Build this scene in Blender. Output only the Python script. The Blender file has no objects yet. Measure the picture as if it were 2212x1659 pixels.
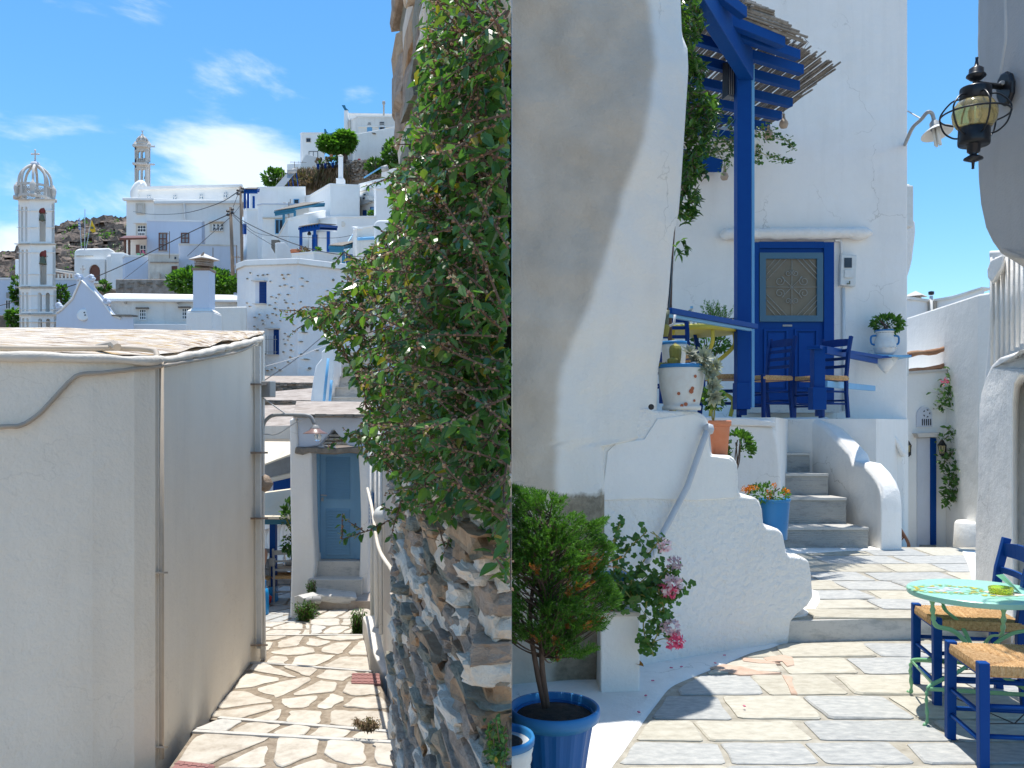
import bpy, bmesh, math, random
import numpy as np
from mathutils import Vector, Matrix, noise
random.seed(7)
R = random.uniform
sc = bpy.context.scene
col = sc.collection
# ------------------------------------------------------------------ camera, sky, sun, exposure
S, CX, HY, EYE = 1800.0, 1106.0, 920.0, 1.6
cam_d = bpy.data.cameras.new('camera'); cam = bpy.data.objects.new('camera', cam_d); col.objects.link(cam)
cam.location = (0, 0, EYE); cam.rotation_euler = (math.radians(90), 0, 0)
cam_d.sensor_width = 36; cam_d.lens = 36*S/2212; cam_d.shift_y = (HY-829.5)/2212
cam_d.clip_start = 0.05; cam_d.clip_end = 6000
sc.camera = cam
SUN = Vector((0.01, -0.15, -1.0)).normalized()          # the way the light travels
sun_d = bpy.data.lights.new('sun', 'SUN'); sun = bpy.data.objects.new('sun', sun_d); col.objects.link(sun)
sun_d.energy = 3.3; sun_d.angle = math.radians(0.5); sun_d.color = (1.0, 0.955, 0.88)
sun.rotation_euler = SUN.to_track_quat('-Z', 'Y').to_euler()
sun.location = (0, 0, 60)
w = bpy.data.worlds.new('World'); sc.world = w; w.use_nodes = True
wn, wl = w.node_tree.nodes, w.node_tree.links
bg = wn['Background']
sky = wn.new('ShaderNodeTexSky'); sky.sky_type = 'NISHITA'; sky.sun_disc = False
sky.sun_elevation = math.asin(-SUN.z); sky.sun_rotation = math.atan2(-SUN.x, -SUN.y)
sky.altitude = 100; sky.air_density = 1.0; sky.dust_density = 0.4; sky.ozone_density = 4.0
bg.inputs[1].default_value = 0.125
# thin cumulus and cirrus, mixed into the sky by direction
tc = wn.new('ShaderNodeTexCoord')
sep = wn.new('ShaderNodeSeparateXYZ'); wl.new(tc.outputs['Generated'], sep.inputs[0])
def wmath(op, a, b=None, c=None):
    n = wn.new('ShaderNodeMath'); n.operation = op
    for i, v in enumerate((a, b, c)):
        if v is None: continue
        if isinstance(v, (int, float)): n.inputs[i].default_value = v
        else: wl.new(v, n.inputs[i])
    return n.outputs[0]
mp = wn.new('ShaderNodeMapping'); wl.new(tc.outputs['Generated'], mp.inputs[0]); mp.inputs['Scale'].default_value = (2.4, 2.4, 6.5)
mp.inputs['Location'].default_value = (0.35, 0.0, 0.3)
nz = wn.new('ShaderNodeTexNoise'); nz.inputs['Scale'].default_value = 1.7; nz.inputs['Detail'].default_value = 9; nz.inputs['Roughness'].default_value = 0.58
nz.inputs['Distortion'].default_value = 0.35
wl.new(mp.outputs[0], nz.inputs['Vector'])
# clouds gather low over the hills, thin veils above
low = wn.new('ShaderNodeMapRange'); wl.new(sep.outputs['Z'], low.inputs[0])
low.inputs[1].default_value = 0.10; low.inputs[2].default_value = 0.42; low.inputs[3].default_value = 0.13; low.inputs[4].default_value = -0.09
s1 = wmath('ADD', nz.outputs[0], low.outputs[0])
xr = wn.new('ShaderNodeMapRange'); wl.new(sep.outputs['X'], xr.inputs[0])
xr.inputs[1].default_value = -0.1; xr.inputs[2].default_value = 0.25; xr.inputs[3].default_value = 0.0; xr.inputs[4].default_value = -0.15
s2 = wmath('ADD', s1, xr.outputs[0])
def blob(px, py, r0, r1, gain):                           # a bank of cloud standing in one direction of the sky
    global s2
    d = Vector(((px-CX)/S, 1, (HY-py)/S)).normalized()
    dp = wn.new('ShaderNodeVectorMath'); dp.operation = 'DISTANCE'; wl.new(tc.outputs['Generated'], dp.inputs[0]); dp.inputs[1].default_value = tuple(d)
    m_ = wn.new('ShaderNodeMapRange'); m_.interpolation_type = 'SMOOTHSTEP'; wl.new(dp.outputs['Value'], m_.inputs[0]); m_.inputs[1].default_value = r0; m_.inputs[2].default_value = r1; m_.inputs[3].default_value = gain; m_.inputs[4].default_value = 0
    s2 = wmath('ADD', s2, m_.outputs[0])
blob(470, 360, .02, .15, .135); blob(560, 340, .02, .11, .10); blob(120, 500, .03, .16, .13); blob(330, 10, .0, .04, .07); blob(770, 190, .0, .03, .07); blob(840, 240, .0, .08, .06)
cr = wn.new('ShaderNodeMapRange'); cr.interpolation_type = 'SMOOTHSTEP'; wl.new(s2, cr.inputs[0])
cr.inputs[1].default_value = 0.54; cr.inputs[2].default_value = 0.74; cr.inputs[3].default_value = 0.0; cr.inputs[4].default_value = 0.72
mx = wn.new('ShaderNodeMixRGB'); wl.new(cr.outputs[0], mx.inputs[0])
hs = wn.new('ShaderNodeHueSaturation'); wl.new(sky.outputs[0], hs.inputs['Color']); hs.inputs['Saturation'].default_value = 1.24; hs.inputs['Hue'].default_value = .492
wl.new(hs.outputs[0], mx.inputs[1]); mx.inputs[2].default_value = (5.6, 5.9, 6.3, 1)
wl.new(mx.outputs[0], bg.inputs[0])
vs = sc.view_settings; vs.view_transform = 'Standard'; vs.look = 'None'; vs.gamma = 1; vs.exposure = 0.8; vs.use_curve_mapping = False
sc.render.resolution_x = 1024; sc.render.resolution_y = 768
# ------------------------------------------------------------------ placing helpers
def P(x, y, d): return Vector(((x-CX)*d/S, d, EYE-(y-HY)*d/S))
def gd(y, z): return S*(EYE-z)/(y-HY)                    # distance of a level at height z seen at row y
class Face:
    """a vertical wall plane through two plan points given as (column, distance)"""
    def __init__(s, A, B):
        s.a = Vector(((A[0]-CX)*A[1]/S, A[1])); s.b = Vector(((B[0]-CX)*B[1]/S, B[1])); e = s.b-s.a; s.e = e
        n = Vector((e.y, -e.x)).normalized()
        if n.dot(s.a) > 0: n = -n
        s.n = Vector((n.x, n.y, 0))
    def d(s, x):
        u = (x-CX)/S
        return (s.a.x*s.e.y-s.a.y*s.e.x)/(u*s.e.y-s.e.x)
    def p(s, x, y, o=0.0):
        return P(x, y, s.d(x))+s.n*o
def flat(d): return Face((0, d), (2000, d))
def wloc(o):
    v = Vector((0, 0, 0))
    while o is not None: v += o.location; o = o.parent
    return v
def link(o, parent=None):
    col.objects.link(o)
    if parent is not None: o.parent = parent
    return o
class MB:
    def __init__(s): s.v = []; s.f = []
    def add(s, vs, fs):
        n = len(s.v); s.v += [tuple(v) for v in vs]; s.f += [tuple(i+n for i in f) for f in fs]; return s
    def hexa(s, p):                                       # 4 front + 4 back corners in the same order
        return s.add(p, [(0, 1, 2, 3), (7, 6, 5, 4), (0, 4, 5, 1), (1, 5, 6, 2), (2, 6, 7, 3), (3, 7, 4, 0)])
    def box(s, c, sz, rz=0, rx=0):
        m = Matrix.Translation(Vector(c)) @ Matrix.Rotation(rz, 4, 'Z') @ Matrix.Rotation(rx, 4, 'X')
        x, y, z = sz[0]/2, sz[1]/2, sz[2]/2
        q = [(-x, -y, -z), (x, -y, -z), (x, -y, z), (-x, -y, z), (-x, y, -z), (x, y, -z), (x, y, z), (-x, y, z)]
        return s.hexa([m @ Vector(k) for k in q])
    def fbox(s, F, x0, y0, x1, y1, o0, o1):               # box on a face between offsets o0 (back) and o1 (front)
        q = [(x0, y1), (x1, y1), (x1, y0), (x0, y0)]
        return s.hexa([F.p(a, b, 0)+F.n*o1 for a, b in q]+[F.p(a, b, 0)+F.n*o0 for a, b in q])
    def plate(s, F, pts, o0, o1):
        n = len(pts); fr = [F.p(a, b)+F.n*o1 for a, b in pts]; bk = [F.p(a, b)+F.n*o0 for a, b in pts]
        return s.add(fr+bk, [tuple(range(n)), tuple(range(2*n-1, n-1, -1))]+[(i, i+n, (i+1) % n+n, (i+1) % n) for i in range(n)])
    def prism(s, plan, z0, z1):                           # plan: list of (x, y); z1 a number or one per vertex
        n = len(plan); zt = z1 if isinstance(z1, (list, tuple)) else [z1]*n
        zb = z0 if isinstance(z0, (list, tuple)) else [z0]*n
        return s.add([(p[0], p[1], zt[i]) for i, p in enumerate(plan)]+[(p[0], p[1], zb[i]) for i, p in enumerate(plan)],
                     [tuple(range(n)), tuple(range(2*n-1, n-1, -1))]+[(i, i+n, (i+1) % n+n, (i+1) % n) for i in range(n)])
    def tube(s, pts, r, n=8, cap=True, sq=None):
        pts = [Vector(p) for p in pts]; k = len(pts); rs = r if isinstance(r, (list, tuple)) else [r]*k
        up = Vector((0, 0, 1)); vs = []; prev = None
        for i, p in enumerate(pts):
            t = (pts[min(i+1, k-1)]-pts[max(i-1, 0)])
            if t.length < 1e-9: t = Vector((0, 0, 1))
            t.normalize()
            if prev is None:
                a = t.cross(up)
                if a.length < .1: a = t.cross(Vector((1, 0, 0)))
            else: a = prev-t*prev.dot(t)
            a.normalize(); b = t.cross(a); prev = a
            for j in range(n):
                an = 2*math.pi*(j+.5)/n; ca, sa = math.cos(an), math.sin(an)
                if sq: ca *= sq
                vs.append(p+(a*ca+b*sa)*rs[i])
        fs = [(i*n+j, i*n+(j+1) % n, (i+1)*n+(j+1) % n, (i+1)*n+j) for i in range(k-1) for j in range(n)]
        if cap: fs += [tuple(range(n-1, -1, -1)), tuple((k-1)*n+j for j in range(n))]
        return s.add(vs, fs)
    def lathe(s, c, prof, n=20, tilt=None):               # prof: (radius, height)
        c = Vector(c); vs = []; k = len(prof); m = tilt if tilt else Matrix.Identity(3)
        for r, z in prof:
            for j in range(n):
                a = 2*math.pi*j/n; vs.append(c+m @ Vector((r*math.cos(a), r*math.sin(a), z)))
        fs = [(i*n+j, i*n+(j+1) % n, (i+1)*n+(j+1) % n, (i+1)*n+j) for i in range(k-1) for j in range(n)]
        if prof[0][0] > 1e-4: fs.append(tuple(range(n-1, -1, -1)))
        if prof[-1][0] > 1e-4: fs.append(tuple((k-1)*n+j for j in range(n)))
        return s.add(vs, fs)
    def mesh(s, name, off=(0, 0, 0)):
        off = Vector(off)
        me = bpy.data.meshes.new(name); me.from_pydata([tuple(Vector(v)-off) for v in s.v], [], s.f); me.update(); return me
def obj(name, mb, mat, parent=None, smooth=False, bevel=0, seg=2, label=None, kind=None, sub=0):
    me = mb.mesh(name, wloc(parent)) if isinstance(mb, MB) else mb
    if isinstance(mb, MB):
        bm = bmesh.new(); bm.from_mesh(me); bmesh.ops.recalc_face_normals(bm, faces=bm.faces); bm.to_mesh(me); bm.free()
    for m in (mat if isinstance(mat, list) else [mat]): me.materials.append(m)
    o = bpy.data.objects.new(name, me); link(o, parent)
    if smooth:
        me.polygons.foreach_set('use_smooth', [True]*len(me.polygons))
    if bevel:
        b = o.modifiers.new('bevel', 'BEVEL'); b.width = bevel; b.segments = seg; b.limit_method = 'ANGLE'; b.angle_limit = .6
        if seg > 2: me.polygons.foreach_set('use_smooth', [True]*len(me.polygons)); b.harden_normals = True
    if sub:
        q = o.modifiers.new('sub', 'SUBSURF'); q.levels = sub; q.render_levels = sub
    if label: o['label'] = label
    if kind: o['kind'] = kind
    return o
def tag(o, label, cat, group=None):
    o['label'] = label; o['category'] = cat
    if group: o['group'] = group
    return o
def thing(name, label, cat, loc=(0, 0, 0), group=None):
    o = bpy.data.objects.new(name, None); o.empty_display_size = .1; link(o); o.location = Vector(loc)
    return tag(o, label, cat, group)
def copy_tree(o, parent=None):
    c = o.copy(); link(c)
    c.parent = parent
    for ch in list(o.children): copy_tree(ch, c)
    return c
def bez(pts, n=8):                                        # Catmull-Rom through points
    pts = [Vector(p) for p in pts]; out = []
    q = [pts[0]*2-pts[1]]+pts+[pts[-1]*2-pts[-2]]
    for i in range(1, len(q)-2):
        for k in range(n):
            t = k/n; a, b, c, d = q[i-1], q[i], q[i+1], q[i+2]
            out.append(.5*((2*b)+(c-a)*t+(2*a-5*b+4*c-d)*t*t+(-a+3*b-3*c+d)*t**3))
    out.append(pts[-1]); return out
def inpoly(x, y, poly):
    c = False; n = len(poly)
    for i in range(n):
        x1, y1 = poly[i]; x2, y2 = poly[(i+1) % n]
        if (y1 > y) != (y2 > y) and x < (x2-x1)*(y-y1)/(y2-y1)+x1: c = not c
    return c
def proj(p): return (CX+p[0]*S/p[1], HY-(p[2]-EYE)*S/p[1])
# ------------------------------------------------------------------ materials
def mat_base(name):
    m = bpy.data.materials.new(name); m.use_nodes = True; nt = m.node_tree
    b = nt.nodes['Principled BSDF']; return m, nt, b
def N(nt, t, **k):
    n = nt.nodes.new(t)
    for a, v in k.items():
        if a in n.inputs: n.inputs[a].default_value = v
        else: setattr(n, a, v)
    return n
def noise_tex(nt, scale, detail=4, rough=.55, stretch=None, co=None):
    c = co if co else N(nt, 'ShaderNodeTexCoord').outputs['Object']
    if stretch:
        m = N(nt, 'ShaderNodeMapping'); m.inputs['Scale'].default_value = stretch; nt.links.new(c, m.inputs[0]); c = m.outputs[0]
    n = N(nt, 'ShaderNodeTexNoise', Scale=scale, Detail=detail, Roughness=rough); nt.links.new(c, n.inputs['Vector']); return n.outputs[0]
def ramp(nt, src, stops):
    r = N(nt, 'ShaderNodeValToRGB'); nt.links.new(src, r.inputs[0]); e = r.color_ramp.elements
    while len(e) < len(stops): e.new(.5)
    for i, (p, c) in enumerate(stops): e[i].position = p; e[i].color = (*c, 1) if len(c) == 3 else c
    return r.outputs[0]
def mixc(nt, f, a, b, mode='MIX'):
    m = N(nt, 'ShaderNodeMixRGB', blend_type=mode)
    for i, v in enumerate((f, a, b)):
        if isinstance(v, (int, float)): m.inputs[i].default_value = v
        elif isinstance(v, tuple): m.inputs[i].default_value = (*v, 1)
        else: nt.links.new(v, m.inputs[i])
    return m.outputs[0]
def bump(nt, b, src, strength, dist, prev=None):
    n = N(nt, 'ShaderNodeBump', Strength=strength, Distance=dist); nt.links.new(src, n.inputs['Height'])
    if prev: nt.links.new(prev, n.inputs['Normal'])
    nt.links.new(n.outputs[0], b.inputs['Normal']); return n.outputs[0]
def plaster(name, c, dirt=(.5, .44, .36), amt=.35, sc_=1.0, fine=.5, lump=.5, stain=.5, base=None, crack=0, peb=0, shade_tint=None):
    m, nt, b = mat_base(name)
    big = ramp(nt, noise_tex(nt, .9*sc_, 6, .62), [(.45, (0, 0, 0)), (.75, (1, 1, 1))])
    st = ramp(nt, noise_tex(nt, 1.6*sc_, 6, .65, (3.2, 3.2, .35)), [(.5, (0, 0, 0)), (.78, (1, 1, 1))])
    sp = ramp(nt, noise_tex(nt, 28*sc_, 3, .5), [(.68, (0, 0, 0)), (.76, (1, 1, 1))])
    c2 = tuple(c[i]*(1-amt)+dirt[i]*amt for i in range(3))
    x = mixc(nt, big, c, c2)
    x = mixc(nt, mixc(nt, stain, (0, 0, 0), st), x, tuple(v*.86 for v in c2))
    x = mixc(nt, mixc(nt, .16, (0, 0, 0), sp), x, dirt)
    if base:                                              # worn patch of bare render below a height
        geo = N(nt, 'ShaderNodeNewGeometry'); sp_ = N(nt, 'ShaderNodeSeparateXYZ'); nt.links.new(geo.outputs['Position'], sp_.inputs[0])
        nn = noise_tex(nt, 6, 5, .6)
        ad = N(nt, 'ShaderNodeMath', operation='MULTIPLY_ADD'); nt.links.new(nn, ad.inputs[0]); ad.inputs[1].default_value = -.22; nt.links.new(sp_.outputs['Z'], ad.inputs[2])
        mk = ramp(nt, ad.outputs[0], [(0, (1, 1, 1)), (1, (0, 0, 0))])
        mr = N(nt, 'ShaderNodeMapRange'); nt.links.new(ad.outputs[0], mr.inputs[0]); mr.inputs[1].default_value = base[0]-.02; mr.inputs[2].default_value = base[0]+.02; mr.inputs[3].default_value = 1; mr.inputs[4].default_value = 0
        bc = ramp(nt, noise_tex(nt, 22, 6, .7), [(.3, tuple(v*.5 for v in base[1])), (.7, base[1])])
        x = mixc(nt, mr.outputs[0], x, bc)
    nt.links.new(x, b.inputs['Base Color']); b.inputs['Roughness'].default_value = .88; b.inputs['Specular IOR Level'].default_value = .25
    if shade_tint:                                           # warm darker tint that paints shade in, masked by the mesh
        at = N(nt, 'ShaderNodeVertexColor', layer_name='shade_tint'); wc_ = ramp(nt, noise_tex(nt, 1.6, 7, .65), [(.3, tuple(v*.72 for v in shade_tint)), (.7, shade_tint)])
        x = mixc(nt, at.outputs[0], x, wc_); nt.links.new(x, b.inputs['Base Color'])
    if crack:                                             # hairline cracks, only in patches
        vo = N(nt, 'ShaderNodeTexVoronoi', Scale=1.1, feature='DISTANCE_TO_EDGE'); tc_ = N(nt, 'ShaderNodeTexCoord'); wob = N(nt, 'ShaderNodeMixRGB', blend_type='ADD'); wob.inputs[0].default_value = .35
        nn_ = N(nt, 'ShaderNodeTexNoise', Scale=5.0, Detail=5.0); nt.links.new(tc_.outputs['Object'], nn_.inputs['Vector']); nt.links.new(tc_.outputs['Object'], wob.inputs[1]); nt.links.new(nn_.outputs['Color'], wob.inputs[2]); nt.links.new(wob.outputs[0], vo.inputs['Vector'])
        ck = ramp(nt, vo.outputs['Distance'], [(0, (1, 1, 1)), (.006, (0, 0, 0))]); pm_ = ramp(nt, noise_tex(nt, .8, 2, .5), [(.5, (0, 0, 0)), (.58, (crack,)*3)])
        x = mixc(nt, mixc(nt, 1, ck, pm_, 'MULTIPLY'), x, tuple(v*.45 for v in dirt)); nt.links.new(x, b.inputs['Base Color'])
    h1 = noise_tex(nt, 3.2*sc_, 5, .6); p = bump(nt, b, h1, lump, .05/sc_)
    if peb: p = bump(nt, b, noise_tex(nt, 26, 3, .5), peb, .022, p)
    h2 = noise_tex(nt, 70*sc_, 4, .6); bump(nt, b, h2, fine, .006/sc_, p)
    return m
def paint(name, c, rough=.4, wear=.15, sc_=1, bumpy=.15, met=0, wc=None, spec=.4):
    m, nt, b = mat_base(name)
    n = ramp(nt, noise_tex(nt, 9*sc_, 6, .65), [(.35, (0, 0, 0)), (.72, (1, 1, 1))])
    x = mixc(nt, mixc(nt, wear, (0, 0, 0), n), c, wc if wc else tuple(v*.45+.06 for v in c))
    nt.links.new(x, b.inputs['Base Color']); b.inputs['Roughness'].default_value = rough; b.inputs['Metallic'].default_value = met; b.inputs['Specular IOR Level'].default_value = spec
    bump(nt, b, noise_tex(nt, 30*sc_, 4, .6, (1, 1, .25)), bumpy, .004); return m
def rocky(name, cols, scale=9, rel=.9, dist=.03, isl=True, rough=.85, stretch=None):
    m, nt, b = mat_base(name)
    x = ramp(nt, noise_tex(nt, scale, 8, .68, stretch), [(.32, cols[0]), (.5, cols[1]), (.7, cols[2])])
    if isl:
        oi = N(nt, 'ShaderNodeObjectInfo'); x = mixc(nt, .3, x, ramp(nt, oi.outputs['Random'], [(0, cols[0]), (.5, cols[2]), (1, cols[1])]))
    nt.links.new(x, b.inputs['Base Color']); b.inputs['Roughness'].default_value = rough
    p = bump(nt, b, noise_tex(nt, scale*1.3, 8, .7, stretch), rel, dist); bump(nt, b, noise_tex(nt, scale*9, 4, .6), .5, dist*.2, p); return m
def leafm(name, cols, trans=.35, rough=.42, tint=(1.9, 2.1, .9)):
    m, nt, b = mat_base(name)
    g = N(nt, 'ShaderNodeNewGeometry'); x = ramp(nt, g.outputs['Random Per Island'], [(i/(len(cols)-1), c) for i, c in enumerate(cols)])
    oi = N(nt, 'ShaderNodeObjectInfo'); y = ramp(nt, oi.outputs['Random'], [(0, (.75, .75, .75)), (1, (1.2, 1.2, 1.1))])
    x = mixc(nt, 1, x, y, 'MULTIPLY')
    nt.links.new(x, b.inputs['Base Color']); b.inputs['Roughness'].default_value = rough
    t = N(nt, 'ShaderNodeBsdfTranslucent'); nt.links.new(mixc(nt, 1, x, tint, 'MULTIPLY'), t.inputs[0])
    ms = N(nt, 'ShaderNodeMixShader'); ms.inputs[0].default_value = trans
    nt.links.new(b.outputs[0], ms.inputs[1]); nt.links.new(t.outputs[0], ms.inputs[2]); nt.links.new(ms.outputs[0], nt.nodes['Material Output'].inputs[0]); return m
def marble(name, c1, c2, sc_=3, rough=.5, lines=False):
    m, nt, b = mat_base(name)
    n = noise_tex(nt, sc_, 8, .7, (1, 1, 2.5)); x = ramp(nt, n, [(.35, c2), (.48, c1), (.56, c1), (.7, c2)])
    f = ramp(nt, noise_tex(nt, 40, 4, .6), [(.55, (0, 0, 0)), (.7, (1, 1, 1))]); x = mixc(nt, mixc(nt, .25, (0, 0, 0), f), x, tuple(v*.6 for v in c2))
    nt.links.new(x, b.inputs['Base Color']); b.inputs['Roughness'].default_value = rough
    if lines:
        wv = N(nt, 'ShaderNodeTexWave', Scale=14.0, Distortion=.6, bands_direction='Z'); c = N(nt, 'ShaderNodeTexCoord'); nt.links.new(c.outputs['Object'], wv.inputs[0]); bump(nt, b, wv.outputs[1], .4, .006)
    else: bump(nt, b, noise_tex(nt, 14, 6, .65), .35, .01)
    return m
def glassm(name, c, rough=.03, mixf=.5):
    m, nt, b = mat_base(name); b.inputs['Base Color'].default_value = (*c, 1); b.inputs['Roughness'].default_value = rough
    b.inputs['Transmission Weight'].default_value = mixf; b.inputs['IOR'].default_value = 1.45; return m
M = {}
M['white'] = plaster('whitewash', (.85, .83, .79), (.6, .54, .45), .25, stain=.35, fine=.5, lump=.5, crack=.5)
M['white_far'] = plaster('whitewash far', (.87, .86, .83), (.6, .57, .52), .3, sc_=.35, stain=.3, fine=.2, lump=.25)
M['white_warm'] = plaster('whitewash aged', (.80, .77, .71), (.5, .42, .33), .4, sc_=.6, stain=.6, lump=.5)
M['white_rough'] = plaster('whitewash rough cast', (.84, .82, .78), (.55, .51, .44), .25, stain=.25, fine=1.0, lump=.5, peb=.8)
M['white_blue'] = plaster('limewash blue grey', (.60, .66, .76), (.5, .52, .58), .25, sc_=.4, stain=.25, fine=.2, lump=.2)
M['white_grey'] = plaster('limewash grey', (.62, .65, .72), (.42, .42, .42), .5, sc_=.4, stain=.4, fine=.2, lump=.2)
M['old_cream'] = plaster('old cream render', (.70, .65, .57), (.4, .33, .25), .6, sc_=.7, stain=.7, lump=.5)
M['alley_wall'] = plaster('alley wall limewash', (.90, .83, .71), (.60, .51, .40), .35, sc_=.5, stain=.3, fine=.4, lump=.3, crack=.15)
M['wall_dirty'] = plaster('weathered plaster', (.66, .60, .52), (.45, .38, .3), .45, sc_=.8, stain=.5, fine=.6, lump=.6, base=(.55, (.2, .17, .12)))
M['wall_clean'] = plaster('whitewashed plaster', (.80, .775, .72), (.56, .52, .45), .3, sc_=.8, stain=.3, fine=.5, lump=.6, base=(1.06, (.36, .31, .23)), crack=.4, shade_tint=(.66, .585, .49))
M['marble_trim'] = plaster('marble stone', (.62, .58, .53), (.42, .36, .3), .5, sc_=1, stain=.5, fine=.3, lump=.3)
M['blue'] = paint('cobalt paint', (.0015, .050, .24), .5, .2, wc=(.004, .085, .30), spec=.15)
M['blue_dark'] = paint('deep blue paint', (.002, .028, .15), .5, .25, wc=(.004, .045, .2), spec=.15)
M['blue_door'] = paint('grey blue paint', (.16, .33, .49), .5, .15)
M['blue_light'] = paint('light blue paint', (.16, .42, .68), .4, .2)
M['blue_pot'] = paint('blue plastic', (.008, .11, .34), .38, .12, spec=.25)
M['blue_rim'] = paint('blue rim plastic', (.03, .19, .44), .4, .12, spec=.25)
M['teal'] = paint('teal wood', (.02, .16, .27), .5, .3)
M['gas'] = paint('gas blue', (.01, .27, .62), .35, .1)
M['brown'] = paint('brown wood', (.17, .055, .03), .5, .3)
M['rustybrown'] = paint('brown painted iron', (.17, .08, .05), .6, .4)
M['pole'] = rocky('weathered pole wood', [(.10, .075, .055), (.17, .13, .1), (.24, .2, .16)], 4, .4, .01, False, stretch=(4, 4, .3))
M['logwood'] = rocky('log wood', [(.22, .1, .05), (.34, .18, .1), (.42, .27, .17)], 4, .4, .01, False)
M['black'] = paint('black iron', (.008, .009, .012), .3, .3, wc=(.05, .05, .055))
M['cable'] = paint('cable', (.03, .03, .035), .6, .1)
M['cablew'] = paint('white cable', (.6, .58, .55), .6, .2)
M['pipe'] = paint('beige pipe', (.46, .39, .31), .6, .3)
M['pipew'] = paint('white pipe', (.72, .71, .68), .45, .2)
M['rail_white'] = paint('painted iron rail', (.55, .58, .62), .4, .3)
M['grey_metal'] = paint('grey metal', (.35, .35, .34), .5, .4)
M['rust'] = paint('rusty metal', (.22, .14, .09), .6, .6, wc=(.4, .37, .33))
M['shade'] = paint('brown enamel', (.25, .15, .13), .35, .3)
M['cream'] = paint('cream canvas', (.72, .63, .48), .8, .1)
M['terracotta'] = paint('terracotta', (.56, .19, .09), .7, .3, wc=(.66, .36, .24))
M['terra_dark'] = paint('dark terracotta', (.3, .11, .06), .7, .3)
M['potwhite'] = paint('pot white paint', (.68, .7, .68), .5, .25, 2, wc=(.5, .38, .28))
M['rustspot'] = paint('bare clay chip', (.42, .13, .06), .8, .2)
M['yellow'] = paint('yellow paint', (.55, .47, .06), .5, .15)
M['mint'] = paint('mint enamel', (.33, .66, .52), .3, .12)
M['mint_leg'] = paint('green enamel', (.22, .48, .25), .35, .15)
M['straw'] = rocky('rush straw', [(.30, .16, .06), (.50, .30, .13), (.64, .44, .24)], 60, .5, .003, False, stretch=(1, 1, 1))
M['reed'] = rocky('dry cane', [(.10, .09, .075), (.20, .185, .16), (.34, .315, .28)], 14, .4, .005, True)
M['gourd'] = paint('dried gourd', (.42, .33, .25), .55, .5)
M['soil'] = rocky('potting soil', [(.012, .009, .007), (.03, .02, .015), (.055, .04, .03)], 30, 1, .02, False)
M['joint'] = rocky('mortar joint', [(.17, .13, .09), (.26, .21, .155), (.36, .30, .23)], 12, .8, .01, False)
M['joint_grey'] = rocky('grey mortar joint', [(.26, .235, .185), (.36, .33, .27), (.46, .43, .36)], 12, .6, .006, False)
M['flag_white'] = rocky('white flagstone', [(.33, .28, .22), (.50, .455, .385), (.62, .585, .52)], 7, .4, .008)
M['flag_grey'] = rocky('blue grey slab', [(.24, .25, .25), (.37, .375, .365), (.54, .53, .49)], 14, .4, .006, stretch=(1, 2.2, 1))
M['flag_cream'] = rocky('cream slab', [(.33, .295, .23), (.46, .43, .35), (.57, .54, .46)], 11, .45, .006, stretch=(1, 1.8, 1))
M['flag_peach'] = rocky('peach mortar', [(.44, .30, .22), (.52, .37, .28), (.58, .43, .34)], 11, .45, .006, False)
M['marble'] = marble('grey white marble', (.55, .53, .49), (.36, .36, .345))
M['marble_dark'] = marble('grey tooled marble', (.33, .335, .32), (.20, .21, .205), 2.2, .55, True)
M['slate'] = rocky('slate', [(.12, .11, .10), (.22, .19, .15), (.36, .31, .25)], 10, .8, .02)
def roofm():
    m, nt, b = mat_base('lichen roof')
    a = ramp(nt, noise_tex(nt, 9, 8, .72, (.35, 2.2, 1)), [(.44, (1, 1, 1)), (.53, (0, 0, 0))]); c = ramp(nt, noise_tex(nt, 2.3, 6, .65), [(.3, (.52, .45, .37)), (.7, (.70, .65, .57))])
    x = mixc(nt, a, c, ramp(nt, noise_tex(nt, 5, 4, .6), [(.35, (.16, .10, .06)), (.5, (.30, .20, .12)), (.66, (.45, .27, .05))]))
    nt.links.new(x, b.inputs['Base Color']); b.inputs['Roughness'].default_value = .95; bump(nt, b, noise_tex(nt, 9, 8, .72, (.35, 2.2, 1)), .8, .02); return m
M['roof_lichen'] = roofm()
M['roof_earth'] = rocky('old concrete roof', [(.24, .19, .15), (.36, .30, .25), (.48, .42, .36)], 3, .6, .02, False)
M['rock'] = rocky('hill rock', [(.05, .04, .032), (.155, .115, .088), (.32, .25, .2)], .12, 1, 1.5, False)
M['rubble'] = rocky('rubble', [(.10, .08, .06), (.2, .15, .11), (.38, .31, .24)], 1.2, 1, .1)
M['st_green'] = rocky('green schist', [(.15, .14, .10), (.29, .27, .20), (.46, .42, .33)], 14, 1.0, .03, True, stretch=(1, 1, 2.5))
M['st_white'] = rocky('white quartz', [(.50, .40, .30), (.74, .64, .51), (.86, .79, .68)], 11, .9, .03)
M['st_ochre'] = rocky('ochre stone', [(.22, .13, .07), (.40, .25, .14), (.58, .43, .28)], 10, .9, .03)
M['st_grey'] = rocky('grey brown stone', [(.19, .14, .10), (.37, .28, .21), (.57, .46, .36)], 12, 1.0, .03, stretch=(1, 1, 2))
M['st_core'] = rocky('wall core earth', [(.03, .025, .02), (.07, .055, .04), (.12, .1, .08)], 10, 1, .03, False)
M['leaf'] = leafm('shrub leaf', [(.045, .11, .025), (.07, .17, .035), (.09, .2, .05), (.13, .25, .04), (.10, .18, .10), (.06, .15, .035), (.06, .15, .04), (.05, .12, .035), (.07, .15, .05), (.09, .2, .04), (.15, .26, .04), (.05, .13, .03), (.38, .28, .03)], .38, .3)
M['leaf2'] = leafm('citrus leaf', [(.018, .05, .012), (.03, .085, .018), (.05, .12, .02), (.13, .24, .03)], .3, .28)
M['leaf3'] = leafm('geranium leaf', [(.035, .09, .02), (.06, .14, .03), (.09, .19, .04)], .35, .45)
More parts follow.
